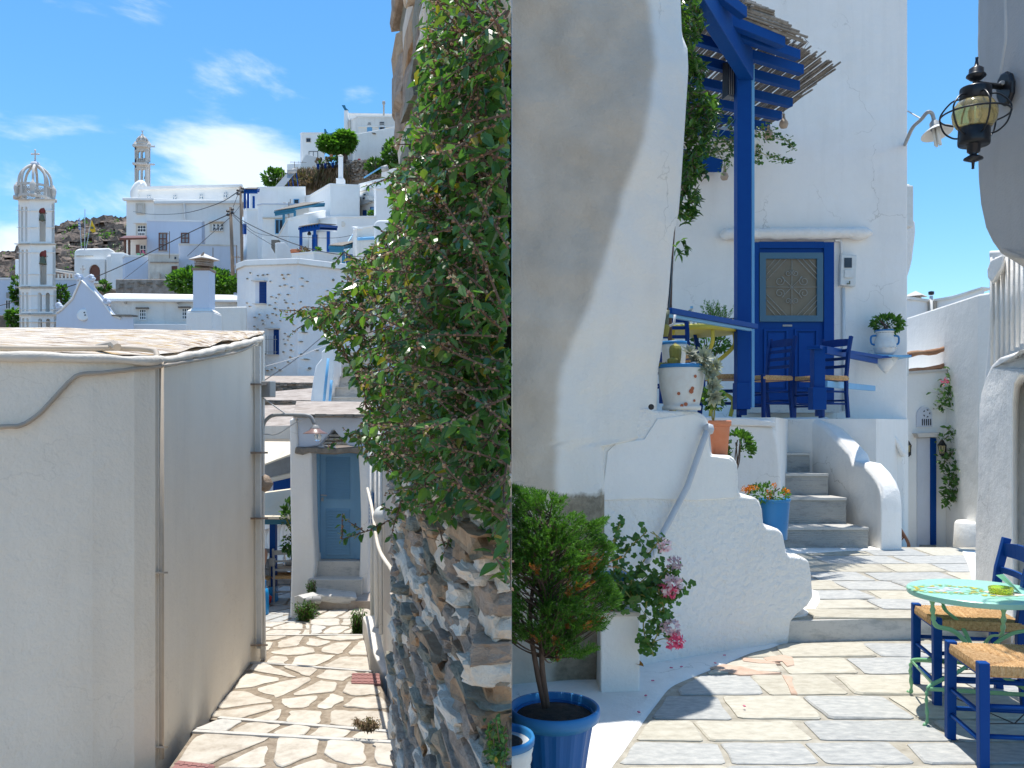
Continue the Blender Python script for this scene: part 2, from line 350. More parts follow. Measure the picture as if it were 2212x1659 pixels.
M['leafc'] = leafm('conifer', [(.035, .10, .012), (.06, .16, .018), (.10, .23, .028)], .35, .6)
M['leafd'] = leafm('far foliage', [(.03, .075, .012), (.06, .15, .02), (.11, .23, .035)], .4, .4)
M['dryleaf'] = leafm('dry leaf', [(.28, .07, .02), (.35, .15, .03), (.2, .06, .03)], .3)
M['drybrush'] = leafm('dry brush', [(.16, .1, .06), (.24, .16, .1), (.1, .07, .04), (.12, .12, .04)], .1, .8)
M['succ'] = leafm('succulent', [(.22, .25, .22), (.3, .33, .28), (.35, .34, .25)], .1, .6)
M['cactus'] = paint('cactus', (.30, .28, .06), .7, .4)
M['twig'] = paint('red twig', (.13, .075, .045), .7, .4)
M['bark'] = rocky('bark', [(.05, .03, .02), (.11, .07, .05), (.18, .12, .09)], 20, .8, .01, False, stretch=(1, 1, .3))
M['bud'] = leafm('brown seed head', [(.18, .09, .065), (.30, .17, .12), (.42, .28, .2), (.2, .2, .1)], .15, .8)
M['pink'] = leafm('pink petal', [(.78, .46, .54), (.82, .66, .72), (.84, .76, .79)], .35, .6, (1, .95, 1))
M['hotpink'] = leafm('hot pink petal', [(.72, .10, .24), (.8, .22, .36)], .35, .6, (1, .9, 1))
M['orange'] = leafm('orange petal', [(.75, .22, .01), (.85, .35, .02), (.4, .05, .01)], .3, .6, (1, 1, 1))
M['glass'] = glassm('clear glass', (.95, .97, .97), .02, .9)
M['amber'] = glassm('amber glass', (.93, .80, .45), .05, .85)
M['ygglass'] = glassm('yellow green glass', (.75, .85, .12), .05, .7)
M['pane'] = paint('dark window pane', (.03, .035, .045), .12, .3, wc=(.12, .13, .15))
M['paneb'] = paint('curtained pane', (.3, .33, .36), .15, .5)
M['doorglass'] = paint('dusty ochre glass', (.17, .13, .08), .25, .5, wc=(.23, .19, .13))
M['grille'] = paint('grille grey', (.34, .33, .29), .5, .3)
M['doorframe'] = paint('blue grey frame', (.055, .14, .21), .45, .3)
M['red'] = paint('red cover', (.30, .14, .125), .6, .3, bumpy=.4)
M['bellred'] = paint('bell yoke red', (.22, .03, .025), .5, .3)
M['bronze'] = paint('bronze patina', (.10, .13, .09), .5, .5, wc=(.2, .15, .06))
M['skin'] = paint('skin', (.55, .30, .2), .5, .1)
M['shirt'] = paint('dark shirt', (.05, .05, .07), .8, .1)
M['sign'] = paint('blue tile sign', (.03, .13, .34), .3, .1)
M['signw'] = paint('white lettering', (.75, .75, .72), .5, .1)
M['flagy'] = paint('yellow flag', (.75, .48, .02), .7, .1)
M['flagb'] = paint('blue flag cloth', (.03, .12, .4), .7, .1)
M['flagw'] = paint('white flag cloth', (.75, .75, .75), .7, .1)
M['greytarp'] = paint('plastic tarp', (.28, .33, .40), .3, .5)
M['redthing'] = paint('red plastic', (.5, .02, .02), .4, .1)
# ================================================================== GROUND
g = MB(); g.add([(-3000, -60, -4.2), (3000, -60, -4.2), (3000, 5000, -4.2), (-3000, 5000, -4.2)], [(0, 1, 2, 3)])
obj('ground', g, M['roof_earth'], kind='structure')
class Chain:
    def __init__(s, pts): s.f = [Face(pts[i], pts[i+1]) for i in range(len(pts)-1)]; s.x = [p[0] for p in pts]; s.pts = pts
    def seg(s, x):
        for i in range(len(s.f)-1):
            if x < s.x[i+1]: return s.f[i]
        return s.f[-1]
    def p(s, x, y, o=0): return s.seg(x).p(x, y, o)
    def d(s, x): return s.seg(x).d(x)
def grid(fn, nu, nv):
    vs = [fn(u/nu, v/nv) for v in range(nv+1) for u in range(nu+1)]
    fs = [(v*(nu+1)+u, v*(nu+1)+u+1, (v+1)*(nu+1)+u+1, (v+1)*(nu+1)+u) for v in range(nv) for u in range(nu)]
    return vs, fs
def clip(poly, p, n):
    out = []
    for i in range(len(poly)):
        a, b = poly[i], poly[(i+1) % len(poly)]; da = (a-p).dot(n); db = (b-p).dot(n)
        if da <= 0: out.append(a)
        if da*db < 0: out.append(a+(b-a)*(da/(da-db)))
    return out
def shrink(poly, w):
    out = poly
    n = len(poly); ar = sum(poly[i].x*poly[(i+1) % n].y-poly[(i+1) % n].x*poly[i].y for i in range(n))
    sg = 1 if ar > 0 else -1
    for i in range(n):
        a, b = poly[i], poly[(i+1) % n]; e = b-a
        if e.length < 1e-5: continue
        nn = Vector((e.y, -e.x)).normalized()*sg
        out = clip(out, a-nn*w, nn)
        if len(out) < 3: return []
    return out
CR = .12
def rounded(poly, jit, sd):
    out = []
    n = len(poly)
    for i in range(n):
        a, b = poly[i], poly[(i+1) % n]
        k = max(1, min(4, int((b-a).length/.09)))
        out.append(a+(b-a)*CR)
        for j in range(1, k): out.append(a+(b-a)*(j/k))
        out.append(a+(b-a)*(1-CR))
    return [p+Vector((noise.noise(Vector((p.x*9+sd, p.y*9, sd))), noise.noise(Vector((p.x*9, p.y*9+sd, 5+sd)))))*jit for p in out]
def stone_plate(poly, z, h):
    n = len(poly); c = sum(poly, Vector((0, 0)))/n
    mb = MB(); t = [c+(p-c)*.965 for p in poly]
    tl = (R(-.006, .006), R(-.006, .006)); vs = [(p.x, p.y, z+h+(p.x-c.x)*tl[0]/.3+(p.y-c.y)*tl[1]/.3) for p in t]+[(p.x, p.y, z+h*.6) for p in poly]+[(p.x, p.y, z-.01) for p in poly]
    fs = [tuple(range(n))]+[(i+k*n, i+n+k*n, (i+1) % n+n+k*n, (i+1) % n+k*n) for k in (0, 1) for i in range(n)]
    return mb.add(vs, fs)
def crazy(parent, poly, z, seeds, joint, mats, h=.012, jit=.035, sd=0, name='flagstone'):
    for i, s0 in enumerate(seeds):
        q = list(poly)
        for j, s1 in enumerate(seeds):
            if i != j: q = clip(q, (s0+s1)/2, s1-s0)
            if len(q) < 3: break
        if len(q) < 3: continue
        q = shrink(q, joint/2)
        if len(q) < 3: continue
        obj(name, stone_plate(rounded(q, jit, sd+i), z, h*R(.8, 1.3)), random.choice(mats), parent)
def quadseeds(c, nu, nv, jit):
    out = []
    for v in range(nv):
        for u in range(nu):
            a = (u+.5+R(-jit, jit)+(.25 if v % 2 else -.25))/nu; b = (v+.5+R(-jit, jit))/nv
            out.append((c[0]*(1-a)+c[1]*a)*(1-b)+(c[3]*(1-a)+c[2]*a)*b)
    return out
def tread(name, z, px, nu, nv, mats, base=-3.6, joint=.05, jit=.3, sd=0, jm='joint', edge=True):
    c = [Vector((P(x, y, gd(y, z)).x, gd(y, z))) for x, y in px]     # near-left, near-right, far-right, far-left
    mb = MB(); mb.prism(c, base, z); o = obj(name, mb, M[jm], kind='structure')
    crazy(o, c, z, quadseeds(c, nu, nv, jit), joint, mats, sd=sd)
    if edge:
        e = (c[3]-c[2]).normalized(); q = Vector((-e.y, e.x))
        if q.y > 0: q = -q
        b = MB(); b.prism([c[3]+q*.035, c[2]+q*.035, c[2]-q*.012, c[3]-q*.012], z-.05, z+.017); obj('edging', b, M['marble'], o)
    return o
FL = [M['flag_white']]*4+[M['marble']]
tread('paved_step', -.83, [(200, 1900), (900, 1900), (868, 1606), (420, 1581)], 5, 4, FL, sd=1, joint=.075, jit=.45)
tread('paved_step', -.95, [(400, 1583), (890, 1609), (856, 1583), (474, 1552)], 5, 1, FL, sd=2, joint=.07)
tread('paved_step', -1.07, [(440, 1553), (880, 1585), (805, 1452), (543, 1432)], 4, 4, FL, sd=3, joint=.085, jit=.45)
tread('paved_step', -1.2, [(500, 1433), (830, 1454), (800, 1373), (555, 1373)], 4, 3, FL, sd=4, joint=.085, jit=.45)
tread('paved_step', -1.35, [(520, 1373), (720, 1374), (680, 1346), (545, 1343)], 3, 2, FL, sd=5, joint=.045)
tread('landing', -1.28, [(668, 1371), (812, 1371), (800, 1316), (670, 1318)], 3, 3, FL, sd=6, joint=.04, edge=False)
tread('tavern_floor', -1.55, [(500, 1347), (700, 1347), (700, 1215), (520, 1215)], 6, 9, [M['marble'], M['flag_grey']], sd=7, joint=.05, edge=False)
for (x0, y0, x1, y1, z, lab) in ((759, 1456, 822, 1478, -1.055, 'small terracotta red drain cover by the low white wall'), (361, 1650, 462, 1662, -.815, 'terracotta red drain cover at the foot of the beige corner pipe')):
    q = [Vector((P(x, y, gd(y, z)).x, gd(y, z))) for x, y in ((x0, y1), (x1, y1+1), (x1-3, y0+1), (x0+2, y0))]
    if x0 < 500: q = [Vector((P(x, y, gd(y, z)).x, gd(y, z))) for x, y in ((350, 1690), (462, 1690), (462, 1655), (385, 1646))]
    mb = MB(); mb.prism(q, z-.02, z+.012); o = obj('drain_cover', mb, M['red']); tag(o, lab, 'drain cover', 'terracotta drain covers on the alley steps')
    for k in range(9):
        for l in range(3):
            a, b = (k+.5)/9, (l+.5)/3; c = (q[0]*(1-a)+q[1]*a)*(1-b)+(q[3]*(1-a)+q[2]*a)*b
            if (k+l) % 2: obj('tread_rib', MB().box((c.x, c.y, z+.014), (.022, .05, .006)), M['red'], o)
            else: obj('tread_rib', MB().box((c.x, c.y, z+.014), (.045, .018, .006)), M['red'], o)
# ================================================================== LEFT FLAT-ROOFED BUILDING
bp = [(-420, 5.0), (0, 5.35), (200, 5.65), (290, 5.83), (335, 5.98), (352, 6.12), (400, 6.75), (480, 8.1), (565, 10.0)]
ytop = [752, 762, 766, 768, 770, 769, 761, 742, 722]
CB = Chain(bp)
bt = thing('flat_roofed_house', 'low white house with a flat lichen-stained roof filling the lower left', 'house', (-3, 7, -.9))
wp = [P(x, 900, d) for x, d in bp]; zt = [P(0, y, d).z for (x, d), y in zip(bp, ytop)]
plan = [(p.x, p.y) for p in wp]
back = [(P(566, 0, 10.2).x-.5, 12.0), (-9.5, 12.2)]; zb_ = [P(0, 716, 12).z, P(0, 703, 12.2).z]
obj('wall', MB().prism(plan+back, -3.6, [z-.03 for z in zt]+[z-.03 for z in zb_]), M['alley_wall'], bt, bevel=.02)
# roof sheet, gently uneven
def rf(u, v):
    n = len(plan)-1; t = u*n; i = min(int(t), n-1); f = t-i
    a = Vector((*plan[i], zt[i])).lerp(Vector((*plan[i+1], zt[i+1])), f)
    bb = Vector((-9.5, 12.2, zb_[1])).lerp(Vector((back[0][0], 12.0, zb_[0])), u)
    p = a.lerp(bb, v*.96+.02); p.z += .006+.02*noise.noise(Vector((p.x*1.1, p.y*2, 0)))+ .012*math.sin(v*42+noise.noise(p)*3)
    return p
v_, f_ = grid(rf, 64, 60); obj('roof', MB().add(v_, f_), M['roof_lichen'], bt, smooth=True)
rim = MB()
pts = [CB.p(x, y+9, .015) for x, y in [(-400, 754), (-200, 757), (0, 762), (100, 763), (200, 766), (290, 768), (340, 769), (400, 760), (440, 752), (480, 743), (520, 734), (562, 723)]]
pts = bez(pts, 6)
for i, p in enumerate(pts): p.z += .012*noise.noise(p*5)
rim.tube(pts, [.032+.014*noise.noise(p*6) for p in pts], 8); obj('roof_edge', rim, M['old_cream'], bt, smooth=True)
cd = bez([CB.p(x, y, .03) for x, y in [(-200, 940), (0, 922), (45, 918), (85, 893), (120, 856), (150, 824), (172, 810), (215, 806), (262, 801), (335, 791), (370, 785), (420, 777), (470, 768), (515, 757), (548, 742)]], 5)
for p in cd: p.z += .004*noise.noise(p*20)
obj('conduit', MB().tube(cd, .016, 7), M['pipe'], bt, smooth=True)
obj('corner_pipe', MB().tube([CB.p(340, 773, .03), CB.p(340, 1640, .03)], .016, 8), M['pipe'], bt, smooth=True)
for y in (1235, 1612, 788): obj('pipe_clip', MB().fbox(CB.seg(345), 336, y, 345, y+4, 0, .06), M['pipe'], bt)
obj('downpipe', MB().tube([CB.p(548, 748, .05), CB.p(549, 1060, .05), CB.p(551, 1400, .05)], .038, 4), M['pipew'], bt)
obj('downpipe', MB().tube([CB.p(560, 735, .03), CB.p(560, 1180, .03), CB.p(564, 1425, .03)], .035, 4), M['pipew'], bt)
for y in (828, 976, 1118, 1392): obj('pipe_clip', MB().fbox(CB.seg(549), 541, y, 556, y+4, 0, .12), M['rust'], bt)
obj('spout', MB().tube([CB.p(250, 742, -.4), CB.p(262, 740, -.15), CB.p(263, 748, -.1)], .03, 7), M['pipe'], bt)
m = MB(); m.tube(bez([P(-300, 746, 5.2), P(0, 752, 5.5), P(160, 753, 5.75), P(262, 752, 5.95), P(328, 757, 6.08), P(338, 764, 6.02), P(340, 776, 5.97)], 4), .02, 7); obj('roof_pipe', m, M['pipe'], bt, smooth=True)
t = thing('meter_cabinet', 'grey-beige electric cabinet strapped to the far corner of the low white house', 'cabinet', P(561, 858, 9.9))
obj('cabinet_door', MB().fbox(Face((552, 9.7), (566, 9.95)), 554, 823, 567, 858, .05, .16), M['grey_metal'], t, bevel=.01)
obj('cable', MB().tube(bez([P(560, 858, 9.6), P(556, 880, 9.6), P(562, 872, 9.6), P(560, 905, 9.65)]), .008, 5), M['cable'], t)
o = obj('wall_stone', MB().lathe(P(569, 1045, 9.9), [(0, -.11), (.08, -.07), (.12, 0), (.07, .09), (0, .12)], 9), M['st_grey'], smooth=True); tag(o, 'dark rough stone sticking out of the low white house corner by the awning', 'stone')
# streetlamp on the corner
t = thing('street_lamp', 'brown enamel street lamp on a curved arm in front of the blue-grey door', 'street lamp', P(567, 944, 9.9))
a = bez([P(567, 946, 9.9), P(569, 918, 9.9), P(578, 904, 9.9), P(592, 897, 9.85), P(620, 896, 9.8), P(660, 897, 9.7), P(672, 902, 9.7), P(679, 916, 9.7)], 6)
obj('arm', MB().tube(a, .022, 7), M['grey_metal'], t, smooth=True)
c = P(681, 918, 9.7); q = 9.7/1800
obj('socket', MB().lathe(c, [(.03, 0), (.035, -2*q), (.055, -6*q), (.06, -11*q)], 12), M['grey_metal'], t, smooth=True)
obj('lamp_shade', MB().lathe(c, [(.058, -8*q), (.07, -11*q), (.14, -18*q), (.142, -19*q), (.12, -17*q), (.055, -10*q)], 24), M['shade'], t, smooth=True)
obj('bulb', MB().lathe(c+Vector((.03, 0, 0)), [(.02, -18*q), (.042, -22*q), (.042, -33*q), (.03, -36*q), (0, -36.5*q)], 12), M['glass'], t, smooth=True)
obj('stay', MB().tube([P(568, 860, 9.8), P(620, 896, 9.8)], .008, 5), M['cablew'], t)
obj('cable', MB().tube(bez([P(570, 938, 9.8), P(600, 937, 9.7), P(640, 912, 9.7), P(672, 900, 9.7)]), .007, 5), M['cablew'], t)
# ================================================================== DOOR HOUSE AT THE END OF THE ALLEY
DF = flat(14.0)
t = thing('small_white_house', 'small white house with a blue-grey slatted door at the foot of the alley', 'house', P(720, 1300, 14))
m = MB()
m.plate(DF, [(637, 905), (652, 903), (656, 968), (684, 970), (687, 1130), (692, 1210), (688, 1250), (664, 1345), (637, 1345), (641, 1200), (638, 1050)], -1.6, .35)
m.plate(DF, [(780, 968), (803, 968), (803, 1290), (778, 1290), (784, 1210), (786, 1110), (784, 1040)], -1.6, .3)
obj('wall', m, M['white'], t, bevel=.04, seg=3)
m = MB()
m.plate(DF, [(652, 900), (786, 902), (786, 966), (760, 962), (728, 926), (697, 962), (654, 968)], -.9, .3)
obj('gable_panel', m, M['white_blue'], t, bevel=.02)
obj('niche', MB().plate(DF, [(690, 962), (765, 962), (728, 922)], -.5, 0), M['marble'], t)
for i in range(3): obj('niche_slat', MB().fbox(DF, 704-i*4, 938+i*8, 752+i*4, 943+i*8, 0, .12), M['marble'], t)
m = MB(); m.tube([DF.p(x, 972+R(-2, 2), .35) for x in range(651, 800, 14)], [R(.05, .075) for _ in range(651, 800, 14)], 5, sq=1.0); obj('slate_ledge', m, M['slate'], t)
m = MB(); m.prism([(P(633, 0, 13.5).x, 13.5), (P(800, 0, 13.5).x, 13.5), (P(812, 0, 15.8).x, 15.8), (P(640, 0, 15.8).x, 15.8)], [P(0, 903, 13.5).z, P(0, 901, 13.5).z, P(0, 876, 15.8).z-.05, P(0, 870, 15.8).z-.05], [P(0, 896, 13.5).z, P(0, 894, 13.5).z, P(0, 868, 15.8).z, P(0, 866, 15.8).z]); obj('roof', m, M['roof_earth'], t, bevel=.01)
for k in range(7):
    x = 640+k*21; obj('roof_slate', MB().fbox(Face((0, 13.45), (2000, 13.45)), x, 894+R(0, 3), x+R(17, 24), 899+R(0, 3), -.3, .05+R(0, .05)), M['slate'], t)
d0 = obj('door', MB().fbox(DF, 690, 978, 780, 1208, -.12, -.04), M['blue_door'], t, bevel=.005)
obj('door_frame', MB().fbox(DF, 682, 975, 691, 1208, -.14, .02), M['blue_door'], t); obj('door_frame', MB().fbox(DF, 771, 975, 790, 1208, -.14, .02), M['blue_door'], t)
obj('door_frame', MB().fbox(DF, 691, 972, 771, 979, -.14, .015), M['blue_door'], t)
for (y0, y1, n) in ((986, 1078, 16), (1098, 1198, 17)):
    for i in range(n):
        y = y0+(y1-y0)*i/n; m = MB(); h = (y1-y0)/n
        a = [DF.p(703, y+h, -.012), DF.p(755, y+h, -.012), DF.p(755, y+1, -.035), DF.p(703, y+1, -.035)]
        b = [v+Vector((0, .02, 0)) for v in a]; m.hexa(a+b); obj('louvre_slat', m, M['blue_door'], d0)
obj('door_handle', MB().tube([DF.p(694, 1069, .03), DF.p(707, 1070, .03)], .012, 6), M['grey_metal'], d0)
obj('keyhole_plate', MB().fbox(DF, 693, 1075, 698, 1083, -.04, -.02), M['grey_metal'], d0)
obj('coiled_cable', MB().tube([DF.p(722+math.cos(a/3)*14*(1-a/150), 961+math.sin(a/3)*3, .4) for a in range(50)], .008, 4), M['cablew'], t)
st = [(683, 1209, 788, 1236, .16), (680, 1240, 792, 1281, .5), ]
for x0, y0, x1, y1, o in st:
    s_ = obj('door_step', MB().fbox(DF, x0, y0, x1, y1+80, -1.5, o), M['marble'], t, bevel=.01)
m = MB(); m.plate(Face((660, 12.9), (790, 13.1)), [(669, 1283), (772, 1290), (768, 1306), (720, 1304), (668, 1296)], -.6, .0); obj('step_slab', m, M['marble'], t, bevel=.03)
obj('step_base', MB().fbox(flat(13.0), 668, 1300, 800, 1345, -1, -.05), M['roof_earth'], t)
# drain pipe and small table against the pillar foot
o = obj('drain_pipe', MB().tube(bez([P(664, 1330, 12.7), P(664, 1303, 12.7), P(672, 1296, 12.7), P(690, 1296, 12.8)]), .06, 10), M['grey_metal'], smooth=True); tag(o, 'grey elbow drain pipe beside the paved landing', 'pipe')
m = MB(); m.plate(Face((640, 12.9), (672, 12.7)), [(646, 1287), (655, 1283), (668, 1290), (664, 1305), (648, 1297)], -.2, .1); o = obj('broken_slab', m, M['marble'], bevel=.01); tag(o, 'tilted broken white marble slab resting in the weeds by the drain pipe', 'slab')
# white buildings on the right edge of the alley
AL = Chain([(800, 12.6), (812, 11.2), (832, 9.2), (852, 7.6), (872, 6.2)])
t = thing('white_side_house', 'narrow white house side with a pilaster and a globe lamp right of the blue-grey door', 'house', P(820, 1400, 11))
pl = [AL.pts[i] for i in range(len(AL.pts))]
w2 = [P(x, 900, d) for x, d in pl]
obj('wall', MB().prism([(p.x, p.y) for p in w2]+[(w2[-1].x+.25, w2[-1].y+.3), (w2[0].x+1.2, w2[0].y)], -3.6, [P(0, 880, 12.6).z, P(0, 870, 11).z, P(0, 850, 9).z, P(0, 800, 7.4).z, P(0, 760, 6).z, P(0, 760, 6).z, 2.2]), M['white_warm'], t, bevel=.03)
m = MB(); m.plate(AL.seg(836), [(833, 1120), (847, 1130), (847, 1330), (833, 1315)], -.05, .02); obj('recess', m, M['marble_trim'], t)
for x in (806, 817, 826): m = MB(); m.tube([AL.p(x, 930, .02), AL.p(x, 1180, .02), AL.p(x+1, 1370, .02)], .03, 5); obj('wall_rib', m, M['white'], t, smooth=True)
m = MB(); m.tube(bez([AL.p(806, 1055, .08), AL.p(822, 1100, .1), AL.p(838, 1180, .1), AL.p(862, 1236, .05)]), .02, 6); obj('handrail', m, M['old_cream'], t, smooth=True)
o = obj('sign', MB().fbox(AL.seg(805), 801, 1064, 810, 1130, .015, .03), M['sign']); tag(o, 'narrow blue tiled sign with white lettering right of the blue-grey door', 'sign')
for k in range(7): obj('lettering', MB().fbox(AL.seg(805), 802.5, 1070+k*8, 808.5, 1073+k*8, .03, .034), M['signw'], o)
t = thing('globe_lamp', 'round white glass globe lamp on the narrow white wall under the hanging twig', 'lamp', P(829, 1115, 9.5))
obj('globe', MB().lathe(P(829, 1115, 9.3), [(.12*math.sin(a*math.pi/10), -.12*math.cos(a*math.pi/10)) for a in range(11)], 16), M['potwhite'], t, smooth=True)
obj('bracket', MB().tube([P(829, 1115, 9.3)+Vector((0, 0, .1)), AL.p(832, 1088, 0)], .02, 6), M['grey_metal'], t)
# low whitewashed bench wall down the right side of the steps
def bench(pts, yt, name, lab, th=.22):
    fr = [P(x, 0, d) for x, d in pts]; z = [P(0, y, d).z for (x, d), y in zip(pts, yt)]
    fr = [(p.x, p.y) for p in fr]; bk = [(x+th, y+.05) for x, y in fr][::-1]
    o = obj(name, MB().prism(fr+bk, -3.6, z+z[::-1]), M['white_warm'], bevel=.035, seg=3); tag(o, lab, 'wall'); return o
bench([(836, 8.6), (846, 8.0), (858, 7.2), (872, 6.4), (905, 5.6)], [1290, 1312, 1330, 1360, 1400], 'low_wall', 'low whitewashed bench wall beside the steps, rough top edge')
bench([(783, 11.2), (790, 10.6), (800, 9.5), (826, 8.9)], [1330, 1345, 1395, 1450], 'kerb_wall', 'rounded whitewashed kerb at the foot of the narrow white house', .3)
# ================================================================== RUBBLE WALL
rw = thing('rubble_stone_wall', 'rough rubble wall of green schist, white quartz and ochre stones under the shrub', 'wall', (-.5, 4.5, -.9))
RA, RB = Vector(((872-CX)*5.0/S, 5.0)), Vector((-.004, 2.0))
RE = RB-RA; RL = RE.length; RE.normalize(); RN = Vector((RE.y, -RE.x))
if RN.dot(RA) > 0: RN = -RN
def rwp(u, z, o=0): q = RA+RE*u+RN*o; return Vector((q.x, q.y, z))
core = MB(); c0 = rwp(.03, 0, -.09); c1 = Vector((-.0008, 2.06, 0))
core.prism([(c0.x, c0.y), (c1.x, c1.y), (-.0008, 5.4), (c0.x, 5.4)], -3.6, 4.9); ec = obj('earth_core', core, [M['st_core'], M['wall_dirty']], rw)
for f in ec.data.polygons:
    if f.normal.x > .9: f.material_index = 1
def boulder(u, z, du, dz, o, prot):
    bm = bmesh.new(); bmesh.ops.create_icosphere(bm, subdivisions=3 if z < 1.4 else 2, radius=1)
    sd = R(0, 99); ca = R(-.10, .10)
    for v in bm.verts:
        c = v.co.copy(); e = .42
        c = Vector([math.copysign(abs(k)**e, k) for k in c]); m_ = max(abs(c.x), abs(c.y), abs(c.z)); c = c/max(m_, 1e-6)*(.55*m_+.45)
        k = 1+.30*noise.noise(v.co*1.5+Vector((sd, 0, 0)))+.16*noise.noise(v.co*4+Vector((0, sd, 0)))+.09*noise.noise(v.co*9+Vector((0, sd, 3)))
        c *= k
        uu = u+c.x*du/2; zz = z+c.z*dz/2+c.x*du/2*ca; q = rwp(uu, zz, o+c.y*prot)
        if q.x > -.0012: q.x = -.0012
        v.co = q
    me = bpy.data.meshes.new('stone'); bm.to_mesh(me); bm.free()
    off = wloc(rw)
    me.transform(Matrix.Translation(-off)); return me
random.seed(21)
z = -1.05; cnt = 0
SM = ['st_green']*4+['st_grey']*7+['st_white']*6+['st_ochre']*4
while z < 4.75:
    vis_lo = z < 1.75
    h = R(.03, .07) if vis_lo else R(.14, .3)
    u = R(-.03, .1)
    while u < RL:
        du = (R(.14, .4) if R(0, 1) < .75 else R(.35, .6)) if vis_lo else R(.25, .7)
        if u+du > RL: du = RL-u+.03
        if du > .05:
            far = 1-u/RL
            mt = random.choice(SM if vis_lo else ['st_white', 'st_white', 'st_green', 'st_ochre', 'st_grey'])
            # rows hidden behind the dense shrub may be skipped
            px, py = proj(rwp(u+du/2, z+h/2))
            if py < 1800 and py > -120 and not (985 < px and 80 < py < 1000):
                me = boulder(u+du/2, z+h/2+R(-.012, .012), du*1.05, h*R(.95, 1.3), R(-.03, .015), R(.05, .10)); obj('stone', me, M[mt], rw); cnt += 1
        u += du
    z += h*.93
print('stones', cnt)

# ================================================================== FOLIAGE HELPERS
def leaf_tpl(W=.5, fold=.12, curl=.12):
    rows = [(0, 0), (.18, .62), (.45, 1), (.75, .62), (1, 0)]; vs = []; ix = []
    for t, w_ in rows:
        z = -curl*t*t
        if w_ == 0: ix.append([len(vs)]); vs.append((0, t, z))
        else: ix.append([len(vs), len(vs)+1, len(vs)+2]); vs += [(-W/2*w_, t, z+fold*w_), (0, t, z), (W/2*w_, t, z+fold*w_)]
    fs = []
    for a, b in zip(ix, ix[1:]):
        if len(a) == 1: fs += [(a[0], b[1], b[0]), (a[0], b[2], b[1])]
        elif len(b) == 1: fs += [(a[0], a[1], b[0]), (a[1], a[2], b[0])]
        else: fs += [(a[0], a[1], b[1], b[0]), (a[1], a[2], b[2], b[1])]
    return vs, fs
LEAF = leaf_tpl(); LEAFW = leaf_tpl(.75, .1, .2); NEEDLE = ([(-.5, 0, 0), (.5, 0, 0), (0, 1, 0)], [(0, 1, 2)])
DIAM = ([(0, 0, 0), (.32, .5, .08), (0, 1, 0), (-.32, .5, .08)], [(0, 1, 2, 3)])
def lobed():
    vs = [(0, .35, -.05)]; n = 15
    for i in range(n):
        a = -math.pi/2+2*math.pi*i/n; r = .5*(1-.22*abs(math.sin(a*2.5+math.pi/4)))
        if i == 0: r = .15
        vs.append((r*math.cos(a), .42+r*math.sin(a), .06*math.cos(a*3)))
    return vs, [(0, i+1, (i+1) % n+1) for i in range(n)]
LOBE = lobed()
CUBE = ([(-.5, -.5, -.5), (.5, -.5, -.5), (.5, .5, -.5), (-.5, .5, -.5), (0, 0, .6)], [(0, 1, 4), (1, 2, 4), (2, 3, 4), (3, 0, 4), (0, 3, 2, 1)])
def frame(d, up=None):
    d = d.normalized(); up = up or Vector((0, 0, 1)); x = d.cross(up)
    if x.length < .05: x = d.cross(Vector((1, 0, 0)))
    x.normalize(); z = x.cross(d); return Matrix((x, d, z)).transposed()
def scatter(name, tpl, trs, mat, parent, indiv=0, pname='leaf'):
    """trs: list of (pos, 3x3 matrix, size). the nearest ones become parts, the rest one mass"""
    trs = sorted(trs, key=lambda t: t[0].y/t[2])
    off = wloc(parent); vs, fs = tpl
    if indiv:
        me = bpy.data.meshes.new(pname); me.from_pydata(vs, [], fs); me.materials.append(mat)
        for p, m, s in trs[:indiv]:
            o = bpy.data.objects.new(pname, me); link(o, parent); o.matrix_local = Matrix.Translation(p-off) @ (m*s).to_4x4()
    rest = trs[indiv:]
    if not rest: return
    V = np.array(vs); A = np.array([np.array(m)*s for p, m, s in rest]); T = np.array([tuple(p-off) for p, m, s in rest])
    W = np.einsum('nij,kj->nki', A, V)+T[:, None, :]
    k = len(vs); F = [tuple(i+n*k for i in f) for n in range(len(rest)) for f in fs]
    me = bpy.data.meshes.new(name); me.from_pydata(W.reshape(-1, 3).tolist(), [], F); me.materials.append(mat)
    o = bpy.data.objects.new(name, me); link(o, parent); o['kind'] = 'stuff'; return o
def rdir(): 
    v = Vector((random.gauss(0, 1), random.gauss(0, 1), random.gauss(0, 1))); return v.normalized()
